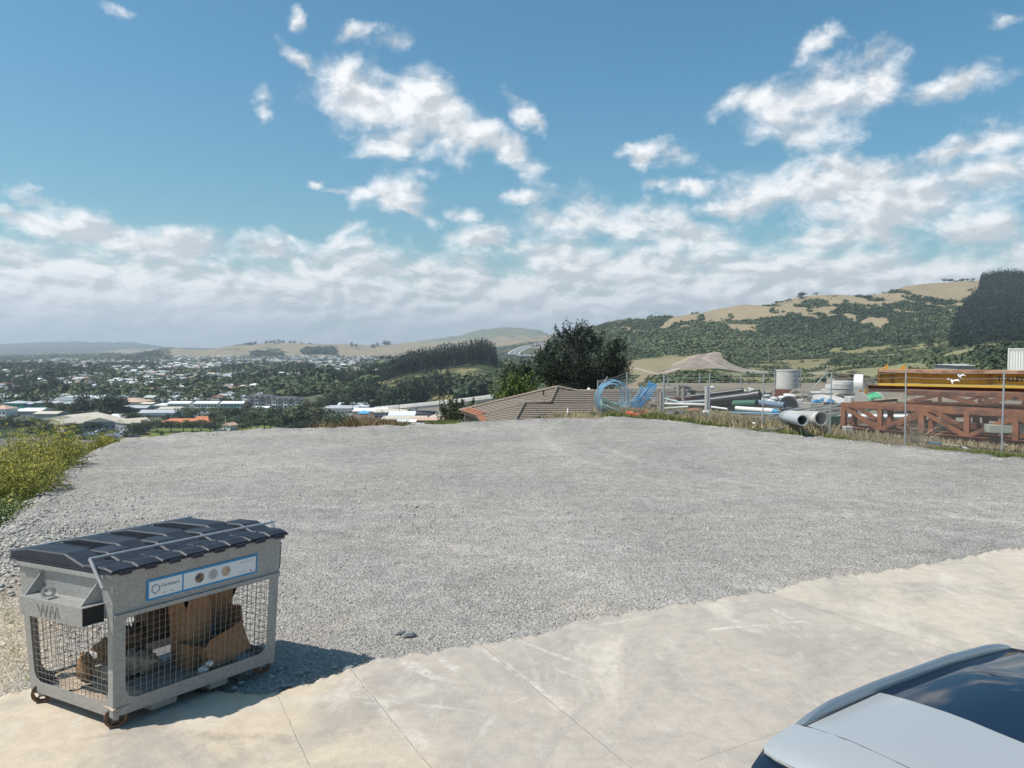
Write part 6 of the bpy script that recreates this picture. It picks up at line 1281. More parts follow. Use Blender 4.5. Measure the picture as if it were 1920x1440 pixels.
for i, (a, Ya, b_, Yb, w, h, m, lb) in enumerate((((1640, 751), 35.5, (2000, 747), 32.5, .16, .14, M_PALE, 'long pale timber beam behind the trusses'), ((1600, 757), 34, (1700, 748), 35.4, .14, .1, M_RUST, 'short rusty bar slanting up left of the stacked truss'), ((1640, 765), 33.5, (1745, 752), 34.5, .12, .1, M_RUST2, 'rusty angle bar crossing behind the front truss'),
                                               ((1770, 798), 29.5, (1900, 800), 28.5, .3, .2, M_RUST, 'short heavy rusty plate girder on the ground inside the trusses'), ((1872, 787), 28.6, (1990, 792), 27.9, .16, .07, M_PALE, 'pale plank lying inside the truss at the right edge'), ((1850, 803), 27.7, (1985, 806), 27.2, .5, .26, mat('grey_green_board', (.34, .36, .30), rough=.8), 'stack of grey-green boards at the foot of the right truss panel'),
                                               ((1575, 800), 32, (1660, 806), 31.4, .12, .08, M_RUST, 'rusty bar on the ground left in the front truss'), ((1660, 795), 31.5, (1700, 802), 31, .14, .1, M_RUST2, 'rusty offcut between the first uprights'))):
    p0, p1 = PP(a, Ya, b_, Yb); b = MB(); b.beam((0, 0, 0), off(p1, p0), w, h); at('steel_bar' if m in (M_RUST, M_RUST2) else 'timber', b, m, p0, lb, 'steel bar' if m in (M_RUST, M_RUST2) else 'timber')
g_ = np.random.default_rng(606)
for i in range(30):  # bars added to darken the truss gaps, for shadow and clutter
    px = float(g_.uniform(1600, 1960)); Y = float(g_.uniform(0, 1)) * 4.5 + float(np.interp(px, [1600, 1960], [32.8, 29.2])); x = float(XP(px, Y)); l = g_.uniform(.7, 2.6); z = g_.uniform(.06, .95) if i % 3 else .1
    b = MB(); k = i % 5; m = (M_RUST, M_RUST2, M_RUST, M_WOOD, mat('gap_shadow_steel', (.045, .035, .03), rough=.7, var=.3, vscale=3))[k]  # darkest steel stands in for shadow between the trusses
    if k in (0, 2): b.ibeam((-l / 2, 0, 0), (l / 2, 0, g_.uniform(-.15, .15)), .18, .24, .02)
    elif k == 3: b.beam((-l / 2, 0, 0), (l / 2, 0, g_.uniform(-.1, .1)), .22, .12)
    else: b.beam((-l / 2, 0, 0), (l / 2, 0, g_.uniform(-.25, .25)), .12, .16)
    if z > .3: b.box(-.1, -.1, -z, .1, .1, -.05)
    o = b.build('timber' if k == 3 else 'steel_bar', m); o.location = (x, Y, z); o.rotation_euler = (0, 0, math.atan2(29.2 - 32.8, 360 / FPX * 31) + R(g_.uniform(-12, 12)))
    tag(o, None, 'timber' if k == 3 else 'steel bar', 'offcuts lying among the trusses'); pend(o, px, ('rusty girder offcut', 'light rusty bar', 'rusty girder offcut', 'weathered baulk', 'blackened steel bar')[k], 'lying among the rusty trusses')
# dark crates and machine parts
for i, (px, Y, w, h, z, lb) in enumerate(((1664, 37.5, .5, .35, 1.05, 'black crate left of its neighbours under the yellow beam'), (1682, 37.3, .45, .45, 1.0, 'black drum-like machine part under the yellow beam'), (1700, 37, .6, .3, 1.05, 'black crate right of its neighbours under the yellow beam'))):
    b = MB(); b.box(-w / 2, -.3, 0, w / 2, .3, h, .03); b.box(-w / 2 - .02, -.32, h * .8, w / 2 + .02, .32, h * .9)
    at('crate', b, mat('black_crate', (.03, .032, .035), rough=.5, var=.2, vscale=4), (float(XP(px, Y)), Y, z - .95), lb, 'crate'); COL.objects[-1].scale.z = 1; COL.objects[-1].location.z = 0
    b = MB(); b.box(-w / 2, -.3, h + .01, w / 2, .3, z)
    at('pallet_stack', b, M_WOOD, (float(XP(px, Y)), Y + .65, 0), ('weathered pallet stack behind the black crates, ' + ('leftmost', 'middle', 'rightmost')[i]), 'pallet stack')
b = MB()
for k in range(7): b.box(-.22, -.3, k * .09, .22, .3, k * .09 + .05, .0)
at('green_crate', b, M_DKGREEN, (float(XP(1566, 33)), 33, 0), 'dark green slatted crates beside the left end of the front truss', 'crate')
# heaps: wrapped plastic, laths, driftwood, net
def heap(name, label, cat, px, Y, wx, wy, h, m, n, kind, seed, z=0, kindtag=None):
    q = random.Random(seed); b = MB()
    for i in range(n):
        a = q.uniform(0, 6.28); d = math.sqrt(q.random()); x, y = math.cos(a) * d * wx, math.sin(a) * d * wy; zz = h * (1 - d * d) * q.uniform(.3, 1)
        if kind == 'stick': an = q.gauss(0, .5); l = q.uniform(.3, .8) * wx; b.beam((x - l * math.cos(an) / 2, y, zz + .02), (x + l * math.cos(an) / 2, y + l * math.sin(an), zz + q.uniform(-.08, .12)), q.uniform(.03, .08), .025)
        elif kind == 'lath': l = q.uniform(.7, 1.1) * wx * 1.6; sl = q.uniform(.10, .28); b.beam((x - l / 2, y, max(.03, zz - l * sl / 2)), (x + l / 2, y + q.uniform(-.2, .2), zz + l * sl / 2), .06, .03)
        else:
            s = q.uniform(.5, 1) * min(h, wx, .4) * .55; nn = len(b.v); vs = []; fs = []
            for u in range(5):
                for v_ in range(7): ph, th = math.pi * u / 4, 2 * math.pi * v_ / 7; rr = s * q.uniform(.6, 1.2); vs.append((x + rr * 1.5 * math.sin(ph) * math.cos(th), y + rr * math.sin(ph) * math.sin(th), max(.0, zz + rr * .6 * math.cos(ph))))
            for u in range(4):
                for v_ in range(7): fs.append((u * 7 + v_, u * 7 + (v_ + 1) % 7, u * 7 + 7 + (v_ + 1) % 7, u * 7 + 7 + v_))
            b.add(vs, fs)
    o = at(name, b, m, (float(XP(px, Y)), Y, z), label, cat)
    return o
heap('wrapped_goods', 'heap of white plastic-wrapped goods left of the tall concrete section', 'wrapped goods', 1438, 45, 1.0, .7, .8, M_WRAP, 14, 'lump', 1, .15)
heap('wrapped_goods', 'white wrapped rolls at the foot of the tall concrete section', 'wrapped goods', 1480, 44, 1.1, .6, .45, M_WRAP, 14, 'lump', 2, .45)
heap('plastic_bundle', 'small white plastic bundle on the slope behind the concrete post', 'bundle', 1336, 47, .28, .2, .25, M_WRAP, 4, 'lump', 3, .95)
heap('plastic_bundle', 'small white plastic bundle above the thickest black pipe', 'bundle', 1406, 46, .28, .2, .25, M_WRAP, 4, 'lump', 4, .95)
heap('lath_pile', 'tangled pile of grey laths and conduits by the fifth fence post', 'lath pile', 1480, 36.5, .9, .6, .85, mat('grey_lath', (.30, .31, .32), rough=.7, var=.2, vscale=3), 46, 'lath', 5)
heap('board_pile', 'pile of weathered boards over the large concrete pipe', 'board pile', 1530, 36, 1.3, .5, .85, mat('silver_board', (.40, .39, .36), rough=.85, var=.2, vscale=3), 60, 'lath', 6)
heap('driftwood_pile', 'heap of brown broken timber below the stacked concrete rings', 'timber heap', 1524, 43.5, 1.1, .7, 1.1, M_WOOD, 110, 'stick', 7)
heap('branch_heap', 'heap of dark sawn branches on top behind the stacked rings', 'timber heap', 1596, 50, 1.1, .6, .5, mat('dark_branch', (.12, .09, .07), rough=.9, var=.2), 80, 'stick', 8, 1.5)
b = MB(); b.box(-1.3, -.6, 0, 1.3, .6, 1.5); at('pallet_stack', b, M_WOOD, (float(XP(1596, 50)), 50, 0), 'tall stack of weathered pallets carrying the dark branches', 'pallet stack')
heap('blue_strapping', 'crumpled bright blue tarpaulin strip below the stacked rings', 'tarpaulin', 1545, 39, .72, .25, .22, M_BLUEP2, 14, 'lump', 9, .72)
b = MB(); b.box(-.75, -.35, 0, .75, .35, .72, .02); at('timber_stack', b, M_WOOD, (float(XP(1545, 39)), 39.05, 0), 'squared timber stack under the blue tarpaulin strip', 'timber stack')
heap('scrap_heap', 'grey crumpled netting in the grass between the third and fourth fence posts', 'netting', 1268, 37.6, .95, .3, .38, mat('grey_net', (.16, .165, .18), rough=.8, var=.3, vscale=8), 26, 'lump', 10)
heap('terracotta_bag', 'terracotta-coloured heap of bricks and rubble behind the fence', 'rubble', 1304, 38.4, .42, .3, .42, mat('terracotta', (.46, .22, .13), rough=.85, var=.2, vscale=4), 14, 'lump', 11)
b = MB(); b.box(-.14, -.15, 0, .14, .15, .42, .03); at('white_drum', b, M_WRAP, (float(XP(1325, 37.2)), 37.2, .05), 'square white container beside the fourth fence post', 'container')
heap('rag_heap', 'grey and aqua crumpled rags right of the fourth fence post', 'rags', 1352, 36.2, .6, .3, .3, mat('rag', (.30, .36, .36), rough=.8, var=.3, vscale=5), 16, 'lump', 12)
heap('plastic_sheet', 'white torn plastic sheet hanging at the foot of the fence left of the fifth post', 'plastic sheet', 1419, 32.9, .12, .08, .55, M_WRAP, 12, 'lump', 13)
heap('wire_bundle', 'bundle of thin grey rods in the dry grass before the large concrete pipe', 'rod bundle', 1474, 31.9, .9, .25, .35, M_GALV, 18, 'lath', 14)
# more goods filling the yard, all small in the picture
g_ = np.random.default_rng(404)
for i in range(34):
    px = float(g_.uniform(1230, 1660)); Y = float(g_.uniform(42, 57)); x = float(XP(px, Y)); k = i % 4; b = MB(); an = R(g_.uniform(-25, 25)); l = g_.uniform(.7, 1.9)
    if k == 0:
        h = g_.uniform(.35, .9); n_ = int(h / .14)
        for q in range(n_): b.box(-.6, -.5, q * .14, .6, .5, q * .14 + .03); [b.box(xx, -.5, q * .14 + .03, xx + .1, .5, q * .14 + .12) for xx in (-.58, -.05, .48)]
        nm, m, ph, ct = 'pallet_stack', M_WOOD, 'weathered pallet stack', 'pallet stack'
    elif k == 1:
        for q in range(7): b.ring((0, q % 4 * .19 - .3, .1 + (q // 4) * .18), (1, 0, .02), .09, .075, l * 1.6, 12)
        nm, m, ph, ct = 'pipe_bundle', (M_GALV, M_BLACKP, M_WHITEP)[i % 3], ('grey', 'black', 'white')[i % 3] + ' pipe bundle', 'pipe bundle'
    elif k == 2:
        b.box(-l / 2, -.4, 0, l / 2, .4, .25); b.box(-l / 2 + .1, -.35, .25, l / 2 - .05, .38, .48); b.box(-l / 2 + .05, -.30, .48, l / 2 - .3, .3, .62); nm, m, ph, ct = 'steel_stack', (M_RUST, M_CONC2)[i % 8 > 3], ('rusty steel stack', 'concrete slab stack')[i % 8 > 3], 'stack'
    else:
        b.ring((0, 0, .35), (.3, 1, 0), .5, .35, .5, 20); b.cyl((0, 0, .35), (.3, 1, 0), .36, .3, 16); nm, m, ph, ct = 'hose_reel', (M_BLACKP, M_WOOD)[i % 8 > 3], ('black hose reel', 'wooden cable reel')[i % 8 > 3], 'reel'
    o = b.build(nm, m); o.location = (x, Y, 0); o.rotation_euler = (0, 0, an); tag(o, None, ct, 'goods at the back of the yard'); pend(o, px, ph, 'at the back of the storage yard')
# white shipping container
r = empty('shipping_container', (float(XP(1889, 78)), 78, .86), R(-33), 'white corrugated shipping container at the right edge above the yellow beam', 'container')
Lc, Hc, Wc = 6.06, 2.59, 2.44; M_CTN = mat('container_white', (.70, .69, .64), rough=.6, var=.06, vscale=.8)
b = MB(); n = 26; vs = []
for k in range(n * 4 + 1):
    x = .12 + (Lc - .24) * k / (n * 4); y = (0, 0, .045, .045)[k % 4]; vs += [(x, y + .03, .12), (x, y + .03, Hc - .12)]
b.add(vs, [(2 * k, 2 * k + 2, 2 * k + 3, 2 * k + 1) for k in range(n * 4)]); b.build('corrugated_side', M_CTN, r)
b = MB(); b.box(.12, .12, .1, Lc - .1, Wc, Hc - .05); b.build('box', M_CTN, r)
for (x0, x1, z0, z1) in ((0, .12, 0, Hc), (Lc - .12, Lc, 0, Hc), (.12, Lc - .12, Hc - .12, Hc), (.12, Lc - .12, 0, .12)): b = MB(); b.box(x0, 0, z0, x1, .12, z1); b.build('frame_rail', M_CTN, r)
bldg('low_roof', 'low pale roof showing just above the rusty flange of the yellow beam', 1794, 1826, 685.5, 190, 3, 10, 'gable', M_GREY_ROOF, M_GREYW, .3, cat='shed')
# gulls over the beam
def gull(px, py, Y, label, up, rz):
    p = D(px, py, Y); b = MB(); n = 8; rings = [(-.20, .008), (-.14, .03), (-.05, .058), (.05, .062), (.12, .04), (.155, .034), (.185, .032), (.215, .012), (.235, .004)]
    b.tube([(x, 0, .015 * math.sin(x * 9) + (.03 if x > .13 else 0)) for x, r_ in rings], [r_ for x, r_ in rings], n)
    for s in (-1, 1):
        pts = [(.06, s * .05, .03), (-.05, s * .05, .02), (-.03, s * .20, .02 + up * .13), (.08, s * .20, .03 + up * .14), (-.12, s * .40, .02 + up * .20), (.02, s * .36, .03 + up * .22), (-.20, s * .46, .02 + up * .20)]
        f = [(0, 1, 2, 3), (3, 2, 4, 5), (5, 4, 6)]; b.add(pts, f); b.add([(a, c, d - .008) for a, c, d in pts], [tuple(reversed(q)) for q in f])
    b.add([(-.18, -.02, 0), (-.18, .02, 0), (-.29, .05, 0), (-.29, -.05, 0)], [(0, 1, 2, 3)])
    o = b.build('gull', mat('white_feathers', (.78, .78, .77), rough=.8), smooth=60, fix=False); o.scale = (.46,) * 3; o.location = tuple(map(float, p)); o.rotation_euler = (R(10), R(-35), R(rz)); tag(o, label, 'gull', 'gulls over the trusses')
gull(1785, 715, 27.0, 'white gull with raised wings, the left and lower of two', .9, 70)
gull(1799, 706, 27.5, 'white gull in flight, the right and higher of two', 1.1, 120)
# twiggy dead shrub growing through the truss
q = random.Random(5); b = MB()
for i in range(48):
    a = q.gauss(math.pi / 2, .75); l = q.uniform(.4, 1.15); x0 = q.uniform(-.25, .25); p = [Vector((x0, q.uniform(-.2, .2), 0))]
    for k in range(4): a += q.gauss(0, .18); p.append(p[-1] + Vector((math.cos(a) * l / 4, q.gauss(0, .05), math.sin(a) * l / 4)))
    b.tube(p, [.012, .010, .008, .006, .003], 3, cap=False)
    for k in range(3): e = p[2 + k % 3] + Vector((q.uniform(-.15, .15), q.uniform(-.1, .1), q.uniform(.02, .16))); b.tube([p[2 + k % 3], e], .0025, 3, cap=False)
at('dead_shrub', b, mat('dry_twigs', (.34, .29, .21), rough=.9, var=.2), (float(XP(1722, 28.6)), 28.6, 0), 'dry twiggy shrub caught between the fence and the front truss', 'shrub')
# small litter along the gravel edge
for i, (a, b_, w, m, lb) in enumerate((((1768, 833), (1800, 836), .06, M_PALE, 'pale lath on the gravel below the trusses'), ((1742, 829), (1764, 831), .05, M_BLUEP2, 'blue strip lying on the gravel left of the pale lath'), ((1878, 838), (1890, 833), .05, M_WHITEP, 'white splinter leaning at the last fence post'), ((1806, 838), (1814, 841), .07, M_WRAP, 'scrap of white paper on the gravel right of the pale lath'))):
    p0, p1 = G(*a, .05), G(*b_, .06); b = MB(); b.beam((0, 0, 0), off(p1, p0), w, .03); at('litter', b, m, p0, lb, 'litter')
b = MB(); b.tube([(0, 0, 0), (0, 0, .30), (0, 0, .33), (0, 0, .48)], [.055, .055, .04, .035], 10); at('white_marker', b, M_WRAP, (float(XP(1065, 38.5)), 38.5, float(ZP(783, 38.5)) + .0), 'short white plastic marker standing in the grass before the tiled roof', 'marker')

# ---------------------------------------------------------------- tiled roof house below the lot
def tile_roof():
    M_TILE = mat('brown_roof_tile', (.185, .150, .118), rough=.85, var=.2, vscale=1.2, bump=.3, bscale=9)
    M_TILE_O = mat('orange_roof_tile', (.34, .14, .075), rough=.85, var=.2, vscale=1.2)
    V = {'P1': D(1045, 727, 50), 'R1': D(1082, 735, 50), 'R2': D(1330, 735, 50), 'L2': D(862, 771, 53.5), 'L1': D(893, 782, 48.4), 'M': D(984, 757, 47.2), 'N': D(1033, 755, 47.2), 'B1': D(963, 797, 43.4), 'B0': D(905, 795, 46.0), 'E': D(1330, 799, 43.4), 'BK': D(1045, 735, 56)}
    x0, y0 = 4.0, 48.0
    r = empty('tiled_house', (x0, y0, -4.4), 0, 'house below the lot seen as a brown tiled hip roof with orange eaves', 'house'); o = np.array([x0, y0, -4.4])
    def clip(P, z, keep_above):
        out = []
        for i in range(len(P)):
            a, b = P[i], P[(i + 1) % len(P)]; ia = (a[2] >= z) == keep_above or a[2] == z; ib = (b[2] >= z) == keep_above or b[2] == z
            if ia: out.append(a)
            if ia != ib: t = (z - a[2]) / (b[2] - a[2]); out.append(a + (b - a) * t)
        return out
    def face(names, m, name, step=.095):
        P = [V[n] - o for n in names]; P = [np.array(p) for p in P]; zs = [p[2] for p in P]; b = MB(); z = min(zs)
        nrm = np.cross(P[1] - P[0], P[2] - P[0]); nrm /= np.linalg.norm(nrm); nrm *= np.sign(nrm[2])
        while z < max(zs) - 1e-4:
            q = clip(clip(P, z, True), z + step, False)
            if len(q) >= 3:
                lift = [p + nrm * (.05 * (1 - (p[2] - z) / step) + .002) for p in q]; b.add(lift, [tuple(range(len(q)))])
                low = [p for p in q if abs(p[2] - z) < 1e-5]
                if len(low) == 2: u = [p + nrm * .052 for p in low]; b.add([low[0], low[1], u[1], u[0]], [(0, 1, 2, 3)])
            z += step
        b.add([p - nrm * .08 for p in P], [tuple(range(len(P)))])
        b.build(name, m, r, fix=False)
    face(['P1', 'L2', 'L1', 'M', 'N'], M_TILE, 'roof'); face(['N', 'M', 'B1', 'E', 'R2', 'R1', 'P1'], M_TILE, 'roof'); face(['M', 'L1', 'B0', 'B1'], M_TILE, 'roof')
    face(['P1', 'R1', 'R2', 'BK'], M_TILE, 'roof')
    V['L2b'] = V['L2'] + (V['L1'] - V['L2']) * 1.0
    # orange lower courses
    for a, c, up in (('L2', 'L1', 'P1'), ('L1', 'B0', 'M'), ('B0', 'B1', 'M')):
        A, B, U = V[a] - o, V[c] - o, V[up] - o; b = MB(); k = .12; n = 4
        for i in range(n):
            f0, f1 = k * i / n, k * (i + 1) / n; q = [A + (U - A) * f0, B + (U - B) * f0, B + (U - B) * f1, A + (U - A) * f1]
            b.add([p + np.array([0, -.01, .085 + .03 * (j < 2)]) for j, p in enumerate(q)], [(0, 1, 2, 3)])
        b.build('eaves_tiles', M_TILE_O, r, fix=False)
    for pts in (('P1', 'N'), ('M', 'N'), ('M', 'B1'), ('P1', 'L2'), ('P1', 'R1'), ('R1', 'R2')):
        A, B = V[pts[0]] - o, V[pts[1]] - o; b = MB(); L_ = np.linalg.norm(B - A); n = max(2, int(L_ / .35))
        for i in range(n): s = A + (B - A) * i / n; e = A + (B - A) * (i + 1.06) / n; b.tube([tuple(s + np.array([0, 0, .06])), tuple(e + np.array([0, 0, .085]))], [.10, .115], 6)
        b.build('ridge_tiles', mat('ridge_tile', (.24, .195, .155), rough=.85, var=.2, vscale=2), r)
    w = MB(); ins = lambda n, k=.3: (V[n] - o) + np.array([k, .3, -.12])
    Pw = [ins('L2'), ins('L1'), ins('B0'), ins('B1', .2), ins('E', -.3)]
    for a, c in zip(Pw[:-1], Pw[1:]): w.add([(a[0], a[1], -.6), (c[0], c[1], -.6), tuple(c), tuple(a)], [(0, 1, 2, 3)])
    w.build('wall', M_BROWNW, r, fix=False)
    b = MB(); p = D(1019, 741, 49) - o; b.tube([p, p + np.array([0, 0, .28])], .05, 8); b.build('vent_pipe', M_BLACKP, r)
    b = MB(); p = D(1104, 733, 52) - o; b.tube([p - np.array([0, 0, .3]), p + np.array([0, 0, .1]), p + np.array([0, 0, .22])], [.14, .14, .05], 10); b.build('roof_vent', M_WRAP, r)
tile_roof()
# ---------------------------------------------------------------- big dark pine and its bushes
def big_tree(name, label, cat, base, blobs, n, size, fm, Y, ztr, tr, plumes=0, seed=1, dy=1.6, top=None, elong=None):
    g = np.random.default_rng(seed); q = random.Random(seed); bx = float(XP(base, Y)); r = empty(name, (bx, Y, ztr), 0, label, cat)
    c, rad = [], []
    for (px, py, rx, rz_) in blobs:
        k = 3 if rx > 18 else 1
        for _ in range(k): p = D(px, py, Y); c.append((p[0] - bx + g.normal(0, rx * .12 / FPX * Y), g.uniform(-dy, dy) * (.5 + rx / 60), p[2] - ztr + g.normal(0, .1))); rad.append((rx / FPX * Y, max(.8, rx / FPX * Y * .8), rz_ / FPX * Y))
    c0, r0 = list(c), list(rad)
    for i in range(plumes):                                           # short upswept sprays all over the surface
        j = q.randrange(len(c0)); a = q.uniform(-.3, math.pi + .3); ph = q.uniform(-1, 1); R_ = r0[j]; p = (c0[j][0] + math.cos(a) * R_[0] * .95, c0[j][1] + ph * R_[1] * .8, c0[j][2] + math.sin(a) * R_[2] * .95)
        l = q.uniform(.45, 1.35)
        for k in range(3): c.append((p[0] + math.cos(a) * l * .25 * k, p[1], p[2] + l * .4 * k)); rad.append((.24 - .05 * k, .24 - .05 * k, .38))
    V, Fq, t = leafcloud(c, rad, n, size, .35, elong or .5, .25, seed)
    w = MB(); top_ = top or max(p[2] for p in c0); w.tube([(0, 0, -.5), (.1, 0, top_ * .5), (0, .1, top_ * .9)], [tr, tr * .6, tr * .15], 8)
    for j in range(0, len(c0)): p = c0[j]; w.tube([(0, 0, p[2] * .45), (p[0] * .55, p[1] * .55, p[2] * .72), p], [tr * .35, tr * .22, tr * .08], 5)
    w.build('trunk', M_BARK, r); npmesh('crown', V, Fq, fm, parent=r, attrs={'tint': t}); return r
F_BIGP = fol('big_pine_needles', (.005, .008, .006), (.040, .055, .028))  # light end raised so some needles read as sunlit tips
big_tree('big_pine', 'big dark spreading pine rising behind the tiled roof', 'pine tree', 1085,
         [(1080, 698, 36, 26), (1048, 704, 34, 20), (1124, 702, 34, 20), (1070, 660, 21, 20), (1085, 643, 13, 14), (1100, 660, 15, 18), (1030, 690, 22, 24), (1030, 668, 13, 14), (1150, 690, 20, 22), (1158, 664, 12, 20), (1160, 650, 7, 9), (1168, 684, 12, 14), (1130, 662, 16, 14), (1115, 650, 14, 14), (1058, 632, 10, 9), (1094, 628, 10, 9), (1040, 648, 9, 9), (1122, 640, 8, 8), (1016, 676, 9, 10), (1160, 706, 14, 10), (1140, 712, 24, 14), (1060, 720, 38, 14), (1100, 720, 40, 14), (1020, 705, 13, 14), (1078, 626, 8, 7)],
         46000, .20, F_BIGP, 78, -8.5, .45, 420, 3)
big_tree('green_bush', 'dark green tree left of the big pine', 'tree', 978, [(975, 706, 22, 16), (990, 700, 17, 14), (958, 714, 14, 14), (948, 706, 6, 9), (1000, 715, 16, 18), (970, 725, 24, 16), (988, 690, 8, 8), (968, 697, 8, 7)], 6000, .26, F_MACRO, 82, -9, .22, 60, 5, top=7)
big_tree('bright_bush', 'bright green leafy bush at the left end of the tiled roof', 'bush', 966, [(965, 733, 22, 15), (945, 738, 14, 10), (983, 730, 15, 12), (955, 724, 10, 8), (975, 720, 9, 7), (995, 735, 10, 7), (935, 743, 8, 6)], 5000, .20, F_BRIGHT, 60, -5, .10, 30, 6, top=3)
big_tree('roadside_bush', 'grey-green bush at the right end of the viaduct beside the orange eaves', 'bush', 850, [(850, 775, 20, 16), (838, 783, 14, 12), (866, 770, 15, 13), (878, 764, 10, 9), (858, 758, 9, 6)], 4500, .30, F_OLIVE, 95, -9.5, .12, 30, 7, top=3)
# ================================================================== THE CAGE BIN
BL, BW, BZ0, BZ1 = 1.75, 1.28, .18, 1.47
_A, _B, _C = G(212, 1345, BZ0), G(514, 1238, BZ0), G(58, 1292, BZ0)
_At, _Bt, _Ct = G(211, 1077, BZ1), G(527, 1004, BZ1), G(35, 1047, BZ1)
BO = np.array([_A[0], _A[1], 0.055])
def bx(u, v, z):
    """bin coordinates (along the sign side, back from it, up) -> world, relative to the bin's base"""
    t = (z - BZ0) / (BZ1 - BZ0)
    lo = _A + (_B - _A) * (u / BL) + (_C - _A) * (v / BW); hi = _At + (_Bt - _At) * (u / BL) + (_Ct - _At) * (v / BW)
    p = lo * (1 - t) + hi * t; return (p[0] - BO[0], p[1] - BO[1], z - BO[2] + 0.0)
def bw(u, v, z): return np.array(bx(u, v, z)) + BO
def bin_uz(px, py, v=-.004):
    u, z = .9, 1.2
    def f(u, z):
        p = bw(u, v, z); zz = p[2] - CAMH; ff = p[1] * math.cos(TH) - zz * math.sin(TH); uu = p[1] * math.sin(TH) + zz * math.cos(TH); return np.array([960 + FPX * p[0] / ff - px, 720 - FPX * uu / ff - py])
    for _ in range(12):
        r = f(u, z); J = np.array([(f(u + 1e-4, z) - r) / 1e-4, (f(u, z + 1e-4) - r) / 1e-4]).T; d = np.linalg.solve(J, r); u -= d[0]; z -= d[1]
    return u, z
def galv_nodes(t, b, cur):
    tc = t.nodes.new('ShaderNodeTexCoord'); v = t.nodes.new('ShaderNodeTexVoronoi'); v.inputs['Scale'].default_value = 60; t.links.new(tc.outputs['Object'], v.inputs['Vector'])
    s = t.nodes.new('ShaderNodeSeparateColor'); t.links.new(v.outputs['Color'], s.inputs[0]); mr = t.nodes.new('ShaderNodeMapRange'); mr.inputs[3].default_value = .86; mr.inputs[4].default_value = 1.13; t.links.new(s.outputs[0], mr.inputs[0])
    n = t.nodes.new('ShaderNodeTexNoise'); n.inputs['Scale'].default_value = 3.5; n.inputs['Detail'].default_value = 8; n.inputs['Roughness'].default_value = .7
    mp = t.nodes.new('ShaderNodeMapping'); mp.inputs['Scale'].default_value = (1, 1, .35); t.links.new(tc.outputs['Object'], mp.inputs['Vector']); t.links.new(mp.outputs[0], n.inputs['Vector'])
    m2 = t.nodes.new('ShaderNodeMapRange'); m2.interpolation_type = 'SMOOTHSTEP'; m2.inputs[1].default_value = .50; m2.inputs[2].default_value = .72; t.links.new(n.outputs[0], m2.inputs[0])
    vm = t.nodes.new('ShaderNodeVectorMath'); vm.operation = 'SCALE'; t.links.new(cur, vm.inputs[0]); t.links.new(mr.outputs[0], vm.inputs['Scale'])
    mx = t.nodes.new('ShaderNodeMix'); mx.data_type = 'RGBA'; mu = t.nodes.new('ShaderNodeMath'); mu.operation = 'MULTIPLY'; mu.inputs[1].default_value = .35; t.links.new(m2.outputs[0], mu.inputs[0]); t.links.new(mu.outputs[0], mx.inputs[0]); t.links.new(vm.outputs[0], mx.inputs[6]); mx.inputs[7].default_value = (.27, .235, .195, 1)
    t.links.new(mx.outputs[2], b.inputs['Base Color'])
    r = t.nodes.new('ShaderNodeMapRange'); r.inputs[3].default_value = .42; r.inputs[4].default_value = .68; t.links.new(n.outputs[0], r.inputs[0]); t.links.new(r.outputs[0], b.inputs['Roughness'])
M_BIN = mat('galvanised_bin', (.32, .315, .30), rough=.5, metal=.35, extra=galv_nodes)
M_LID = mat('black_lid_plastic', (.016, .021, .032), rough=.55, spec=.45, var=.3, vscale=3, bump=.12, bscale=25)
M_DARK = mat('recess_shade', (.015, .015, .015), rough=.9)  # near-black colour painted for the shade inside openings
M_RW = mat('rusty_wheel', (.17, .085, .045), rough=.85, var=.35, vscale=12, col2=(.09, .06, .045), bump=.4, bscale=60)
M_MESH = mat('cage_wire', (.24, .22, .20), rough=.55, metal=.4, var=.25, vscale=9)
BIN = empty('cage_bin', tuple(BO), 0, 'galvanised wire-cage recycling bin on castors with a black lid', 'recycling bin')
def B_(): b = MB(); b.xf = bx; return b
b = B_()
def panel_long(b, v0, v1):
    b.box(0, v0, 1.09, BL, v1, BZ1)                                    # solid upper band
    b.box(0, v0, .17, BL, v1, .295); b.box(0, v0, .295, .115, v1, 1.09); b.box(BL - .105, v0, .295, BL, v1, 1.09)
    for (u, s) in ((.115, 1), (BL - .105, -1)):                       # gussets in the four corners of the opening
        b.add([(u, v0, .295), (u + s * .10, v0, .295), (u + s * .03, v0, .325), (u, v0, .40), (u, v1, .295), (u + s * .10, v1, .295), (u + s * .03, v1, .325), (u, v1, .40)], [(0, 1, 2, 3), (7, 6, 5, 4), (1, 5, 6, 2), (2, 6, 7, 3)])
        b.add([(u, v0, 1.09), (u + s * .07, v0, 1.09), (u, v0, 1.02), (u, v1, 1.09), (u + s * .07, v1, 1.09), (u, v1, 1.02)], [(0, 1, 2), (5, 4, 3), (1, 4, 5, 2)])
def panel_end(b, u0, u1):
    b.box(u0, .006, 1.06, u1, BW - .006, BZ1); b.box(u0, .006, .17, u1, BW - .006, .285); b.box(u0, .006, .285, u1, .07, 1.06); b.box(u0, BW - .085, .285, u1, BW - .006, 1.06)
    for (v, s) in ((.07, 1), (BW - .085, -1)):
        b.add([(u0, v, .285), (u0, v + s * .09, .285), (u0, v + s * .03, .315), (u0, v, .385), (u1, v, .285), (u1, v + s * .09, .285), (u1, v + s * .03, .315), (u1, v, .385)], [(0, 1, 2, 3), (7, 6, 5, 4), (1, 5, 6, 2), (2, 6, 7, 3)])
for nm, fn, a0, a1 in (('side_panel', panel_long, 0, .005), ('side_panel', panel_long, BW - .005, BW), ('end_panel', panel_end, 0, .005), ('end_panel', panel_end, BL - .005, BL)):
    b = B_(); fn(b, a0, a1); b.build(nm, M_BIN, BIN)
b = B_()
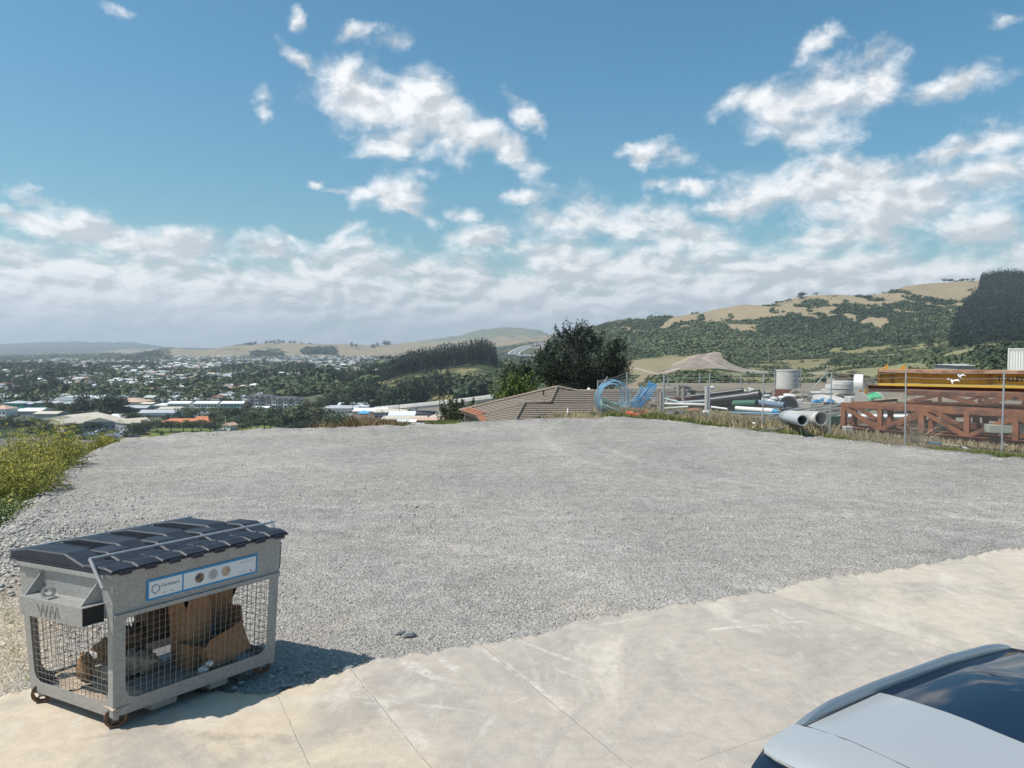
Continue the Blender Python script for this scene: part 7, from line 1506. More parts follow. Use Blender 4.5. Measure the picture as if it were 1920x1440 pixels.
for (u, v) in ((.004, .004), (BL - .05, .004), (.004, BW - .05), (BL - .05, BW - .05)): b.box(u, v, .16, u + .046, v + .046, 1.46)
b.build('corner_post', M_BIN, BIN)
b = B_(); b.box(-.035, -.035, 1.435, BL + .02, 0, 1.475); b.box(-.035, BW, 1.435, BL + .02, BW + .03, 1.475); b.box(-.035, 0, 1.435, 0, BW, 1.475); b.box(BL, 0, 1.435, BL + .02, BW, 1.475)
b.box(-.05, .05, 1.425, -.035, BW - .05, 1.47); b.build('rim', M_BIN, BIN)
b = B_(); b.box(.006, -.016, 1.075, BL - .006, -.001, 1.092); b.box(.006, -.022, 1.055, BL - .006, -.014, 1.092); b.build('folded_lip', M_BIN, BIN)
b = B_(); b.box(.02, .02, .20, BL - .02, BW - .02, .215); b.build('floor', M_BIN, BIN)
b = B_()
b.box(.40, .05, .095, .66, BW - .05, .168); b.box(1.02, .05, .095, 1.22, BW - .05, .168); b.build('fork_channel', M_BIN, BIN)
# wire panels
def wires(nm, fixed, axis, lo, hi, z0, z1, sp=.058):
    b = B_(); n = int((hi - lo) / sp); r = .0023
    P = (lambda s, z: (s, fixed, z)) if axis == 'u' else (lambda s, z: (fixed, s, z))
    P2 = (lambda s, z: (s, fixed + .005, z)) if axis == 'u' else (lambda s, z: (fixed + .005, s, z))
    for i in range(n + 1): s = lo + (hi - lo) * i / n; b.tube([P(s, z0), P(s, z1)], r, 5, cap=False)
    m = int((z1 - z0) / sp)
    for i in range(m + 1): z = z0 + (z1 - z0) * i / m; b.tube([P2(lo, z), P2(hi, z)], r, 5, cap=False)
    b.build(nm, M_MESH, BIN, fix=False)
wires('side_mesh', .010, 'u', .09, BL - .08, .27, 1.10); wires('side_mesh', BW - .016, 'u', .09, BL - .08, .27, 1.10)
wires('end_mesh', .010, 'v', .05, BW - .07, .26, 1.08); wires('end_mesh', BL - .016, 'v', .05, BW - .07, .26, 1.08)
# lifting pocket on the end
b = B_(); v0, v1, z0, z1, u0 = .10, .97, 1.03, 1.20, -.20
b.box(u0, v0, z0, u0 + .008, v1, z1); b.box(u0 + .008, v0, z1 - .008, -.001, v1, z1); b.box(u0 + .008, v0, z0, -.001, v1, z0 + .008)
b.build('lifting_pocket', M_BIN, BIN)
b = B_(); b.box(u0 + .010, v0 + .012, z0 + .010, -.003, v0 + .022, z1 - .010); b.build('pocket_mouth_shade', M_DARK, BIN)  # black plate stands in for the shade inside the pocket
for vv in (.93, .16):
    b = B_(); b.add([(-.001, vv, z1 + .001), (u0 + .03, vv, z1 + .001), (-.001, vv, 1.41), (-.001, vv + .008, z1 + .001), (u0 + .03, vv + .008, z1 + .001), (-.001, vv + .008, 1.41)], [(0, 1, 2), (5, 4, 3), (0, 3, 4, 1), (1, 4, 5, 2), (2, 5, 3, 0)]); b.build('gusset', M_BIN, BIN)
b = B_(); b.ring((-.13, .66, 1.255), (1, .9, 0), .055, .030, .018, 22); b.box(-.17, .60, 1.20, -.09, .72, 1.215); b.build('lifting_eye', M_BIN, BIN, smooth=40)
# raised W M mark on the pocket face
b = B_(); ym = u0 - .004
def stroke(a, c): b.beam((ym, a[0], a[1]), (ym, c[0], c[1]), .012, .010, (1, 0, 0))
vx = .70; zt, zb = 1.165, 1.065
for k, (dv, up) in enumerate(((0, 1), (.035, -1), (.07, 1), (.105, -1))): stroke((vx - dv, zt if up > 0 else zb), (vx - dv - .035, zb if up > 0 else zt))
for k, (dv, up) in enumerate(((.16, -1), (.195, 1), (.23, -1), (.265, 1))): stroke((vx - dv, zb if up < 0 else zt), (vx - dv - .035, zt if up < 0 else zb))
b.build('raised_lettering', M_BIN, BIN)
# lid woven out of raised and sunken strips
lid = None
b = B_(); e = .055; b.box(-e, -e, 1.478, BL + e - .02, BW + .04, 1.497); b.build('lid_frame', M_LID, BIN)
NC = 8; cw = (BL + .08) / NC
H0 = [(0, -.05, .012), (.10, .0, .035), (.33, 0, .045), (.52, 0, .12), (1, 0, .125)]
def prof(i):
    return [(-.05, .012), (.05, .034), (.30, .032), (.306, .018), (.56, .105), (1.05, .100), (BW + .03, .060)] if i % 2 == 0 else [(-.05, .012), (.03, .038), (.20, .036), (.36, .094), (.60, .090), (.606, .014), (.84, .014), (.85, .040), (BW + .03, .036)]
for i in range(NC):
    u0_, u1_ = -.045 + i * cw, -.045 + (i + 1) * cw - .004; P = prof(i); zb = 1.499
    b = B_(); k = .012
    vs = []
    for (v, h) in P: vs += [(u0_, v, zb), (u0_, v, zb + h - k), (u0_ + k, v, zb + h), (u1_ - k, v, zb + h), (u1_, v, zb + h - k), (u1_, v, zb)]
    fs = [];
    for j in range(len(P) - 1):
        for q in range(5): fs.append((j * 6 + q, j * 6 + q + 1, j * 6 + 7 + q, j * 6 + 6 + q))
    fs += [tuple(range(6)), tuple(len(vs) - 6 + q for q in range(5, -1, -1))]
    b.add(vs, fs); b.build('lid_strip', M_LID, BIN)
for i in range(1, NC, 2):                                            # unbuilt blocks at the handle holes where a low strip dives under
    u0_ = -.045 + i * cw + .03; b = B_(); b.box(u0_, .735, 1.50, u0_ + cw - .07, .90, 1.638); 
for i in range(NC):
    u0_, u1_ = -.045 + i * cw, -.045 + (i + 1) * cw - .004
    if i % 2 == 1: b = B_(); b.box(u0_ + .02, .62, 1.50, u1_ - .02, .825, 1.5165); b.build('lid_hole_shade', M_DARK, BIN)  # recess floor painted dark as the shade of a hole

for i in range(NC): b = B_(); u0_ = -.045 + (i + .5) * cw; b.box(u0_ - .05, -.075, 1.462, u0_ + .05, -.056, 1.497); b.build('lid_tab', M_LID, BIN)
b = B_(); b.tube([(-.06, .20, 1.600), (BL + .03, .13, 1.600)], .013, 8); b.build('lock_bar', M_GALV, BIN, smooth=40)
for u in (-.066, BL + .034):
    b = B_(); b.beam((u, .19, 1.605), (u, .03, 1.36), .034, .010, (1, 0, 0)); b.build('bar_arm', M_GALV, BIN)
b = B_(); b.tube([(-.03, BW + .03, 1.55), (BL + .02, BW + .03, 1.55)], .012, 8); b.build('hinge_rod', M_GALV, BIN, smooth=40)
b = B_(); b.box(BL + .006, .01, 1.12, BL + .02, .05, 1.36); b.build('hinge_plate', M_LID, BIN)
# castors
for (u, v, a) in ((.06, .06, 30), (BL - .10, .08, 20), (.05, BW - .10, 25), (BL - .10, BW - .10, 10)):
    c = bw(u, v, .18) - BO; ca, sa = math.cos(R(a)), math.sin(R(a)); ax = (sa, -ca, 0); cz = .095
    w = empty('castor', (float(c[0]), float(c[1]), 0)); w.parent = BIN
    b = MB(); b.ring((0, 0, cz), ax, .095, .070, .045, 28); b.ring((0, 0, cz), ax, .030, .012, .055, 16)
    for k in range(5): t = 2 * math.pi * k / 5 + .3; b.beam((ca * .026 * math.cos(t), sa * .026 * math.cos(t), cz + .026 * math.sin(t)), (ca * .073 * math.cos(t), sa * .073 * math.cos(t), cz + .073 * math.sin(t)), .018, .020, ax)
    b.build('wheel', M_RW, w, smooth=40)
    b = MB()
    for s in (-1, 1): o = (ax[0] * .034 * s, ax[1] * .034 * s); b.beam((o[0], o[1], cz - .015), (o[0], o[1], .145), .05, .006, ax)
    b.cyl((0, 0, .135), (0, 0, 1), .05, .02, 14); b.build('fork', M_BIN, w)
# sign plate
(ua, zta), (ub, zba), (uc, ztc), (ud, zbd) = bin_uz(275, 1089), bin_uz(275, 1128), bin_uz(482, 1038), bin_uz(482, 1073)
u0, u1 = (ua + ub) / 2, (uc + ud) / 2; zt, zb = (zta + ztc) / 2, (zba + zbd) / 2
SIGN = empty('sign', (0, 0, 0)); SIGN.parent = BIN
M_SB = mat('sign_blue', (.012, .22, .45), rough=.4); M_SW = mat('sign_white', (.66, .67, .67), rough=.4); M_SI = mat('sign_ink', (.16, .21, .26), rough=.5); M_SG = mat('sign_grey', (.38, .38, .37), rough=.5)
b = B_(); b.box(u0, -.0055, zb, u1, -.0015, zt); b.build('sign_plate', M_SB, SIGN)
wd = u1 - u0; hh = zt - zb; ka = u0 + wd * .30; bd = .020
b = B_(); b.box(u0 + bd, -.0075, zb + bd, ka - bd * .4, -.0058, zt - bd); b.build('white_field', M_SW, SIGN)
b = B_(); b.box(ka + bd * .4, -.0075, zb + bd, u1 - bd, -.0058, zt - bd); b.build('white_field', M_SW, SIGN)
def sign_text(s, u, z, size, m, bold=0):
    cu = bpy.data.curves.new('lettering', 'FONT'); cu.body = s; cu.size = size; cu.offset = bold; o = bpy.data.objects.new('t', cu); COL.objects.link(o); bpy.context.view_layer.update()
    me = bpy.data.meshes.new_from_object(o.evaluated_get(bpy.context.evaluated_depsgraph_get())); bpy.data.objects.remove(o)
    for v in me.vertices: p = bx(u + v.co.x, -.0088, z + v.co.y); v.co = p
    me.materials.clear(); me.materials.append(m); q = bpy.data.objects.new('lettering', me); COL.objects.link(q); q.parent = SIGN
zc = (zt + zb) / 2
sign_text('Cardboard', u0 + .135, zc + .006, .040, M_SI, .0006)
# recycling triangle: three bent arrows
b = B_(); cx_, cz_ = u0 + .082, zc; 
for k in range(3):
    a = R(90 + 120 * k); p = [(cx_ + .036 * math.cos(a + R(t)), -.0088, cz_ + .036 * math.sin(a + R(t)) * 1.05) for t in (-48, -20, 0, 20, 42)]
    b.tube(p, .0042, 5)
    q1 = p[-1]; d = Vector(p[-1]) - Vector(p[-2]); d.normalize(); n_ = Vector((-d.z, 0, d.x)); tip = Vector(q1) + d * .017
    b.add([tuple(Vector(q1) + n_ * .011), tuple(Vector(q1) - n_ * .011), tuple(tip)], [(0, 1, 2)])
b.build('recycling_mark', M_SI, SIGN)
for k, (f, c1, c2) in enumerate(((.225, (.25, .15, .08), (.05, .045, .04)), (.415, (.42, .42, .40), (.33, .33, .32)), (.60, (.48, .36, .25), (.38, .27, .19)))):
    cu_ = ka + (u1 - ka) * f * .93; b = B_(); n = 24; b.add([(cu_ + .050 * math.cos(2 * math.pi * i / n), -.0085, zc + .050 * math.sin(2 * math.pi * i / n)) for i in range(n)], [tuple(range(n))]); b.build('picture_rim', M_SG, SIGN)
    b = B_(); b.add([(cu_ + .044 * math.cos(2 * math.pi * i / n), -.0092, zc + .044 * math.sin(2 * math.pi * i / n)) for i in range(n)], [tuple(range(n))]); b.build('round_picture', mat('round_picture_%d' % k, c1, rough=.5, col2=c2, vscale=26, c2pos=(.47, .53)), SIGN)
b = B_()
b.box(u1 - .205, -.0088, zt - .052, u1 - .05, -.0080, zt - .047); b.box(u1 - .205, -.0088, zb + .040, u1 - .12, -.0080, zb + .044); b.build('small_print', M_SG, SIGN)
b = B_(); b.box(u1 - .085, -.0088, zb + .034, u1 - .066, -.0080, zb + .049); b.build('red_mark', mat('sign_red', (.45, .04, .04), rough=.5), SIGN)
b = B_(); b.box(u0 + .145, -.0088, zb + .044, u0 + .185, -.0080, zb + .049); b.box(u0 + .235, -.0088, zb + .040, u0 + .245, -.0080, zb + .056); b.build('orange_mark', mat('sign_orange', (.45, .22, .10), rough=.5), SIGN)

# ---------------------------------------------------------------- what lies in the bin
M_CARD = mat('brown_cardboard', (.30, .170, .085), rough=.9, var=.16, vscale=5, bump=.15, bscale=40)
M_CARD2 = mat('faded_cardboard', (.44, .35, .26), rough=.9, var=.18, vscale=4, bump=.2, bscale=30)
M_CARDG = mat('grey_board', (.27, .255, .235), rough=.9, var=.2, vscale=4)
def cbox(label, u, v, z, su, sv, sz, rz, tilt, m, flaps=(1, 1, 1, 1), roll=0, zr=0.0):
    """open cardboard box with flaps, placed in bin coordinates"""
    p = bw(u, v, z); o = empty('cardboard_box', tuple(map(float, p)), 0, label, 'cardboard box', 'cardboard boxes in the cage bin'); yaw = math.atan2((_B - _A)[1], (_B - _A)[0]); o.rotation_euler = (R(roll), R(tilt), yaw + R(rz))
    b = MB(); t = .006; x, y = su / 2, sv / 2
    b.box(-x, -y, 0, x, -y + t, sz); b.box(-x, y - t, 0, x, y, sz); b.box(-x, -y + t, 0, -x + t, y - t, sz); b.box(x - t, -y + t, 0, x, y - t, sz); b.box(-x + t, -y + t, 0, x - t, y - t, t); b.build('carton', m, o)
    F = [((-x, -y, sz), (x, -y, sz), (0, -1)), ((-x, y, sz), (x, y, sz), (0, 1)), ((-x, -y, sz), (-x, y, sz), (-1, 0)), ((x, -y, sz), (x, y, sz), (1, 0))]
    for k, (a, c, d) in enumerate(F):
        if not flaps[k]: continue
        an = R(flaps[k]); l = (sv if k < 2 else su) * .42; w = Vector((d[0] * math.cos(an) * l, d[1] * math.cos(an) * l, math.sin(an) * l)); b = MB(); a, c = Vector(a), Vector(c); n_ = Vector((0, 0, .005)) if abs(an) < 1 else Vector((d[0], d[1], 0)) * -.005
        s_ = (c - a).normalized() * .01; pts = [a + s_, c - s_, c - s_ * 2.5 + w, a + s_ * 2.5 + w]; b.add(pts + [q + n_ for q in pts], [(0, 1, 2, 3), (7, 6, 5, 4), (0, 4, 5, 1), (1, 5, 6, 2), (2, 6, 7, 3), (3, 7, 4, 0)]); b.build('flap', m, o)
    return o
cbox('tall open brown cardboard box in the middle of the bin', 1.14, .46, .235, .28, .30, .66, 8, -3, M_CARD, (75, 65, 80, 60))
cbox('upright open brown box at the right of the bin with tall flaps', 1.47, .60, .42, .28, .30, .40, -6, 3, M_CARD, (78, 70, 82, 60))
cbox('low wide brown box tilted against the side mesh', 1.36, .28, .27, .46, .30, .26, 4, -14, M_CARD, (38, 60, 40, 70), roll=-8)
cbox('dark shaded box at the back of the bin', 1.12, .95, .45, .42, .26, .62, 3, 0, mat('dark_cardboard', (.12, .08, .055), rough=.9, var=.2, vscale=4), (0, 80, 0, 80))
def sheet(name, label, cat, u, v, z, su, sv, m, seed, amp=.03, rz=0, tilt=0, n=14):
    q = np.random.default_rng(seed); gx, gy = np.meshgrid(np.linspace(-.5, .5, n), np.linspace(-.5, .5, n)); zz = (fbm(gx * 5 + seed, gy * 5 + 3, 4) - .4) * amp * 2.4 + np.abs(q.normal(0, amp * .12, gx.shape))
    V = np.stack([gx * su, gy * sv, np.maximum(zz, 0)], -1).reshape(-1, 3); i = (np.arange(n - 1)[:, None] * n + np.arange(n - 1)[None]).reshape(-1); Fq = np.stack([i, i + 1, i + n + 1, i + n], 1)
    V2 = V - np.array([0, 0, .006]); V = np.concatenate([V, V2]); Fq = np.concatenate([Fq, Fq[:, ::-1] + n * n]); p = bw(u, v, z); o = npmesh(name, V, Fq, m); o.location = tuple(map(float, p)); o.rotation_euler = (0, R(tilt), math.atan2((_B - _A)[1], (_B - _A)[0]) + R(rz)); return tag(o, label, cat)
sheet('cardboard_sheet', 'large grey flattened cardboard sheet on the bin floor', 'cardboard', .62, .42, .232, 1.0, .62, M_CARDG, 3, .018, 4)
sheet('cardboard_sheet', 'pale curled cardboard sheet along the back of the bin floor', 'cardboard', .45, .92, .25, .7, .5, M_CARD2, 5, .05, -12)
sheet('cardboard_sheet', 'pale strip of cardboard at the lifting-pocket end of the bin', 'cardboard', .22, .42, .245, .36, .8, M_CARD2, 7, .03, 6)
sheet('cardboard_sheet', 'buckled cardboard sheet in front of the tall box', 'cardboard', 1.0, .20, .235, .8, .26, M_CARDG, 9, .02, 0)
def crumple(name, label, cat, u, v, z, r, m, seed, sz=.7, n=14):
    g_ = np.random.default_rng(seed); th = np.linspace(0, math.pi, n)[:, None]; ph = np.linspace(0, 2 * math.pi, n * 2, endpoint=False)[None]; rr = r * (1 + g_.normal(0, .16, (n, n * 2))); rr[0] = rr[0, 0]; rr[-1] = rr[-1, 0]
    V = np.stack([rr * np.sin(th) * np.cos(ph) * 1.2, rr * np.sin(th) * np.sin(ph), rr * np.cos(th) * sz], -1).reshape(-1, 3); c = n * 2; i, j = np.meshgrid(np.arange(n - 1), np.arange(c), indexing='ij'); Fq = np.stack([i * c + j, i * c + (j + 1) % c, (i + 1) * c + (j + 1) % c, (i + 1) * c + j], -1).reshape(-1, 4)
    o = npmesh(name, V, Fq, m); o.location = tuple(map(float, bw(u, v, z))); return tag(o, label, cat)
crumple('crumpled_card', 'big crumpled brown wad of packing card at the back of the bin', 'packing card', .62, .98, .44, .12, M_CARD, 1, 1.1)
crumple('crumpled_card', 'pale crumpled packing paper beside the tall box', 'packing paper', .68, .66, .36, .15, M_CARD2, 2, .7)
crumple('crumpled_card', 'smaller pale crumpled paper left of the packing paper', 'packing paper', .48, .72, .32, .12, M_CARD2, 3, .7)
crumple('crumpled_card', 'upright curl of brown card leaning in the bin by the lifting-pocket end', 'packing card', .26, .82, .40, .06, M_CARD, 4, 2.2)
crumple('white_wrapper', 'crumpled white wrapper at the foot of the tall box', 'wrapper', .98, .10, .29, .035, M_WRAP, 5, 1.2)
crumple('white_wrapper', 'bright crumpled wrapper against the side mesh left of the low box', 'wrapper', 1.03, .08, .34, .028, M_WRAP, 6, 1)
crumple('blue_wrapper', 'small blue wrapper lying on the low wide box', 'wrapper', 1.22, .36, .60, .045, mat('blue_wrapper', (.12, .28, .55), rough=.5), 7, .6)
crumple('crumpled_card', 'dark brown crumpled card behind the tall box', 'packing card', .80, .92, .50, .11, mat('umber_card', (.16, .10, .06), rough=.9, var=.2), 8, 1.3)
# rubble spilled against the slab under the bin
for i in range(15):
    g_ = random.Random(900 + i); p = G(g_.uniform(440, 640), g_.uniform(1240, 1292), .03); s = g_.uniform(.015, .04)
    b = MB(); vs = [];
    for a in range(3):
        for c in range(6): ph, th = math.pi * (a + .5) / 3, 2 * math.pi * c / 6; rr = s * g_.uniform(.7, 1.25); vs.append((rr * math.sin(ph) * math.cos(th) * 1.2, rr * math.sin(ph) * math.sin(th), rr * .65 * math.cos(ph)))
    b.add(vs, [(a * 6 + c, a * 6 + (c + 1) % 6, a * 6 + 6 + (c + 1) % 6, a * 6 + 6 + c) for a in range(2) for c in range(6)] + [tuple(range(5, -1, -1)), tuple(range(12, 18))])
    o = b.build('rock', MATS['loose_rock'] if 'loose_rock' in MATS else mat('loose_rock', (.30, .29, .28), rough=.9, var=.2, vscale=12)); o.location = (float(p[0]), float(p[1]), float(p[2]) + s * .3); tag(o, None, 'rock', 'rocks along the broken slab edge'); pend(o, float(960 + FPX * p[0] / p[1]), 'fist-sized grey rock', 'on the broken slab edge behind the bin')
for (px, py, s, lb) in ((752, 1188, .05, 'flat dark stone, left one of the pair lying on open gravel'), (768, 1193, .065, 'larger flat dark stone, right one of the pair on open gravel'), (656, 1258, .05, 'grey stone at the tip of the bin shadow')):
    b = MB(); g_ = random.Random(px); b.tube([(-s * 1.4, 0, .0), (-s * .7, s * .1, s * .3), (s * .5, 0, s * .32), (s * 1.3, -s * .1, .01)], [s * .2, s * .55, s * .6, s * .15], 7); o = b.build('stone', mat('dark_stone', (.20, .205, .21), rough=.85, var=.2, vscale=10)); p = G(px, py); o.location = (float(p[0]), float(p[1]), float(gz(np.array(p[0]), np.array(p[1]))) + .01); o.rotation_euler = (0, 0, .4); tag(o, lb, 'stone')
# ================================================================== THE CAR
CF = np.array([.866, .5]); CR = np.array([.5, -.866]); _pr = G(1500, 1361, 1.62)[:2]
CO = _pr + 1.76 * CF + .615 * CR
CAR = empty('parked_car', (float(CO[0]), float(CO[1]), .055), math.atan2(CF[1], CF[0]), 'silver-blue car with dark glass roof and left roof rail in the corner', 'car')
S_ = [  # x, then (y, z) from sill to the middle of the roof
 (-2.27, [(.60, .40), (.72, .48), (.76, .70), (.74, .80), (.70, .84), (.62, .85), (.32, .86), (0, .86)]),
 (-2.22, [(.74, .28), (.84, .46), (.86, .76), (.83, .92), (.74, .97), (.66, .98), (.34, .99), (0, .99)]),
 (-2.12, [(.80, .24), (.88, .45), (.905, .80), (.87, 1.0), (.74, 1.16), (.66, 1.18), (.34, 1.21), (0, 1.215)]),
 (-1.98, [(.80, .22), (.90, .45), (.92, .80), (.885, 1.0), (.715, 1.38), (.645, 1.42), (.34, 1.46), (0, 1.47)]),
 (-1.90, [(.80, .22), (.90, .45), (.92, .80), (.885, 1.0), (.700, 1.47), (.635, 1.53), (.34, 1.575), (0, 1.585)]),
 (-1.77, [(.80, .22), (.90, .45), (.92, .80), (.885, 1.01), (.705, 1.49), (.640, 1.562), (.34, 1.606), (0, 1.618)]),
 (-1.17, [(.80, .22), (.91, .45), (.93, .80), (.895, 1.01), (.720, 1.52), (.650, 1.598), (.34, 1.645), (0, 1.658)]),
 (-.50, [(.80, .22), (.91, .45), (.93, .80), (.895, 1.01), (.725, 1.53), (.655, 1.605), (.34, 1.655), (0, 1.668)]),
 (.12, [(.80, .22), (.91, .45), (.93, .80), (.895, 1.00), (.715, 1.505), (.640, 1.575), (.34, 1.622), (0, 1.635)]),
 (.28, [(.80, .22), (.91, .45), (.93, .80), (.895, .99), (.70, 1.47), (.62, 1.535), (.34, 1.585), (0, 1.60)]),
 (1.18, [(.80, .22), (.91, .45), (.925, .80), (.885, .97), (.80, 1.02), (.70, 1.05), (.36, 1.09), (0, 1.10)]),
 (1.75, [(.80, .24), (.90, .45), (.90, .76), (.84, .90), (.74, .95), (.62, .98), (.32, 1.00), (0, 1.005)]),
 (2.12, [(.76, .28), (.84, .45), (.84, .66), (.78, .78), (.68, .83), (.56, .86), (.30, .87), (0, .875)]),
 (2.27, [(.60, .36), (.70, .46), (.70, .58), (.66, .66), (.58, .70), (.48, .72), (.26, .73), (0, .73)])]
M_PAINT = mat('silver_blue_paint', (.41, .425, .43), rough=.33, metal=.3, spec=.5, coat=.6)
M_CGL = mat('car_glass', (.004, .008, .022), rough=.03, spec=.7)
M_TRIM = mat('black_trim', (.02, .02, .022), rough=.4)
def interp_st():
    """finer stations so the panels curve"""
    out = []
    xs = [s[0] for s in S_]
    for i in range(len(S_) - 1):
        n = max(1, int(round((xs[i + 1] - xs[i]) / .16)))
        for k in range(n):
            t = k / n; x = xs[i] + (xs[i + 1] - xs[i]) * t; P = []
            for j in range(8):
                a = [S_[max(i - 1, 0)][1][j], S_[i][1][j], S_[i + 1][1][j], S_[min(i + 2, len(S_) - 1)][1][j]]
                if xs[i + 1] - xs[i] < .3 or i in (0, 1, 8, 9): P.append(tuple(a[1][d] * (1 - t) + a[2][d] * t for d in (0, 1)))
                else: P.append(tuple(.5 * (2 * a[1][d] + (a[2][d] - a[0][d]) * t * .6 + (3 * a[1][d] * 0 + 0)) if False else a[1][d] * (1 - t) + a[2][d] * t for d in (0, 1)))
            out.append((x, P))
    out.append(S_[-1]); return out
ST = interp_st()
def sub(P):
    """refine the section: extra points across roof and sides"""
    o = []
    for j in range(7):
        n = (1, 1, 1, 2, 2, 3, 3)[j]
        for k in range(n):
            t = k / n; y = P[j][0] * (1 - t) + P[j + 1][0] * t; z = P[j][1] * (1 - t) + P[j + 1][1] * t
            if j >= 5: z += .006 * math.sin(math.pi * t)
            o.append((j + t, y, z))
    o.append((7, 0, P[7][1])); return o
SS = [(x, sub(P)) for x, P in ST]; K = len(SS[0][1])
def which(x0, x1, j):
    xm = (x0 + x1) / 2
    if 4 <= j and -2.12 < xm < -1.90: return 'rear_window'
    if 4 <= j and .28 < xm < 1.18: return 'windscreen'
    if 3 <= j < 4 and -2.02 < xm < .95: return 'side_window'
    if 5 <= j and -1.17 < xm < .12: return 'glass_roof'
    return 'body'
parts = {}
for i in range(len(SS) - 1):
    for k in range(K - 1):
        j = SS[i][1][k][0]; nm = which(SS[i][0], SS[i + 1][0], j); parts.setdefault(nm, [])
        for s in (1, -1):
            q = [(SS[i][0], s * SS[i][1][k][1], SS[i][1][k][2]), (SS[i + 1][0], s * SS[i + 1][1][k][1], SS[i + 1][1][k][2]), (SS[i + 1][0], s * SS[i + 1][1][k + 1][1], SS[i + 1][1][k + 1][2]), (SS[i][0], s * SS[i][1][k + 1][1], SS[i][1][k + 1][2])]
            parts[nm].append(q if s < 0 else q[::-1])
import bmesh
for nm, qs in parts.items():
    b = MB()
    for q in qs: b.add(q, [(0, 1, 2, 3)])
    if nm == 'body':
        for x, e in ((SS[0], 1), (SS[-1], -1)): pts = [(x[0], y, z) for _, y, z in x[1]] + [(x[0], -y, z) for _, y, z in x[1][-2::-1]]; b.add(pts, [tuple(range(len(pts)))])
    o = b.build(nm, M_PAINT if nm == 'body' else M_CGL, CAR)
    bm = bmesh.new(); bm.from_mesh(o.data); bmesh.ops.remove_doubles(bm, verts=bm.verts, dist=.0006); bmesh.ops.recalc_face_normals(bm, faces=bm.faces)
    if nm == 'glass_roof':
        for v in bm.verts: v.co.z += .0015
    bm.to_mesh(o.data); bm.free(); o.data.polygons.foreach_set('use_smooth', [True] * len(o.data.polygons)); o.data.set_sharp_from_angle(angle=R(28))
    if nm != 'body':                                                  # glass seals
        pass
def roofz(x, y):
    xs = [s[0] for s in S_]; i = max(0, min(len(xs) - 2, int(np.searchsorted(xs, x)) - 1)); t = (x - xs[i]) / (xs[i + 1] - xs[i])
    P = [(S_[i][1][j][0] * (1 - t) + S_[i + 1][1][j][0] * t, S_[i][1][j][1] * (1 - t) + S_[i + 1][1][j][1] * t) for j in range(8)]
    ys = [p[0] for p in P][::-1]; zs = [p[1] for p in P][::-1]; return float(np.interp(abs(y), ys, zs))
# tailgate spoiler
b = MB(); n = 12; vs = []
for (x, zt, zb, w) in ((-1.755, 1.624, 1.57, .655), (-1.86, 1.610, 1.56, .665), (-1.96, 1.588, 1.548, .662), (-2.03, 1.566, 1.535, .645), (-2.045, 1.55, 1.535, .63)):
    for k in range(n + 1): y = w * (1 - 2 * k / n); cz = roofz(-1.77, y * .985) - 1.618; vs.append((x + (.05 * (abs(y) / w) ** 6), y, zt + cz))
    for k in range(n, -1, -1): y = w * (1 - 2 * k / n); cz = roofz(-1.77, y * .985) - 1.618; vs.append((x + (.05 * (abs(y) / w) ** 6), y, zb + cz))
m_ = 2 * (n + 1); b.add(vs, [(i * m_ + k, i * m_ + (k + 1) % m_, (i + 1) * m_ + (k + 1) % m_, (i + 1) * m_ + k) for i in range(4) for k in range(m_)] + [tuple(range(m_ - 1, -1, -1)), tuple(4 * m_ + k for k in range(m_))]); b.build('spoiler', M_PAINT, CAR, smooth=35)
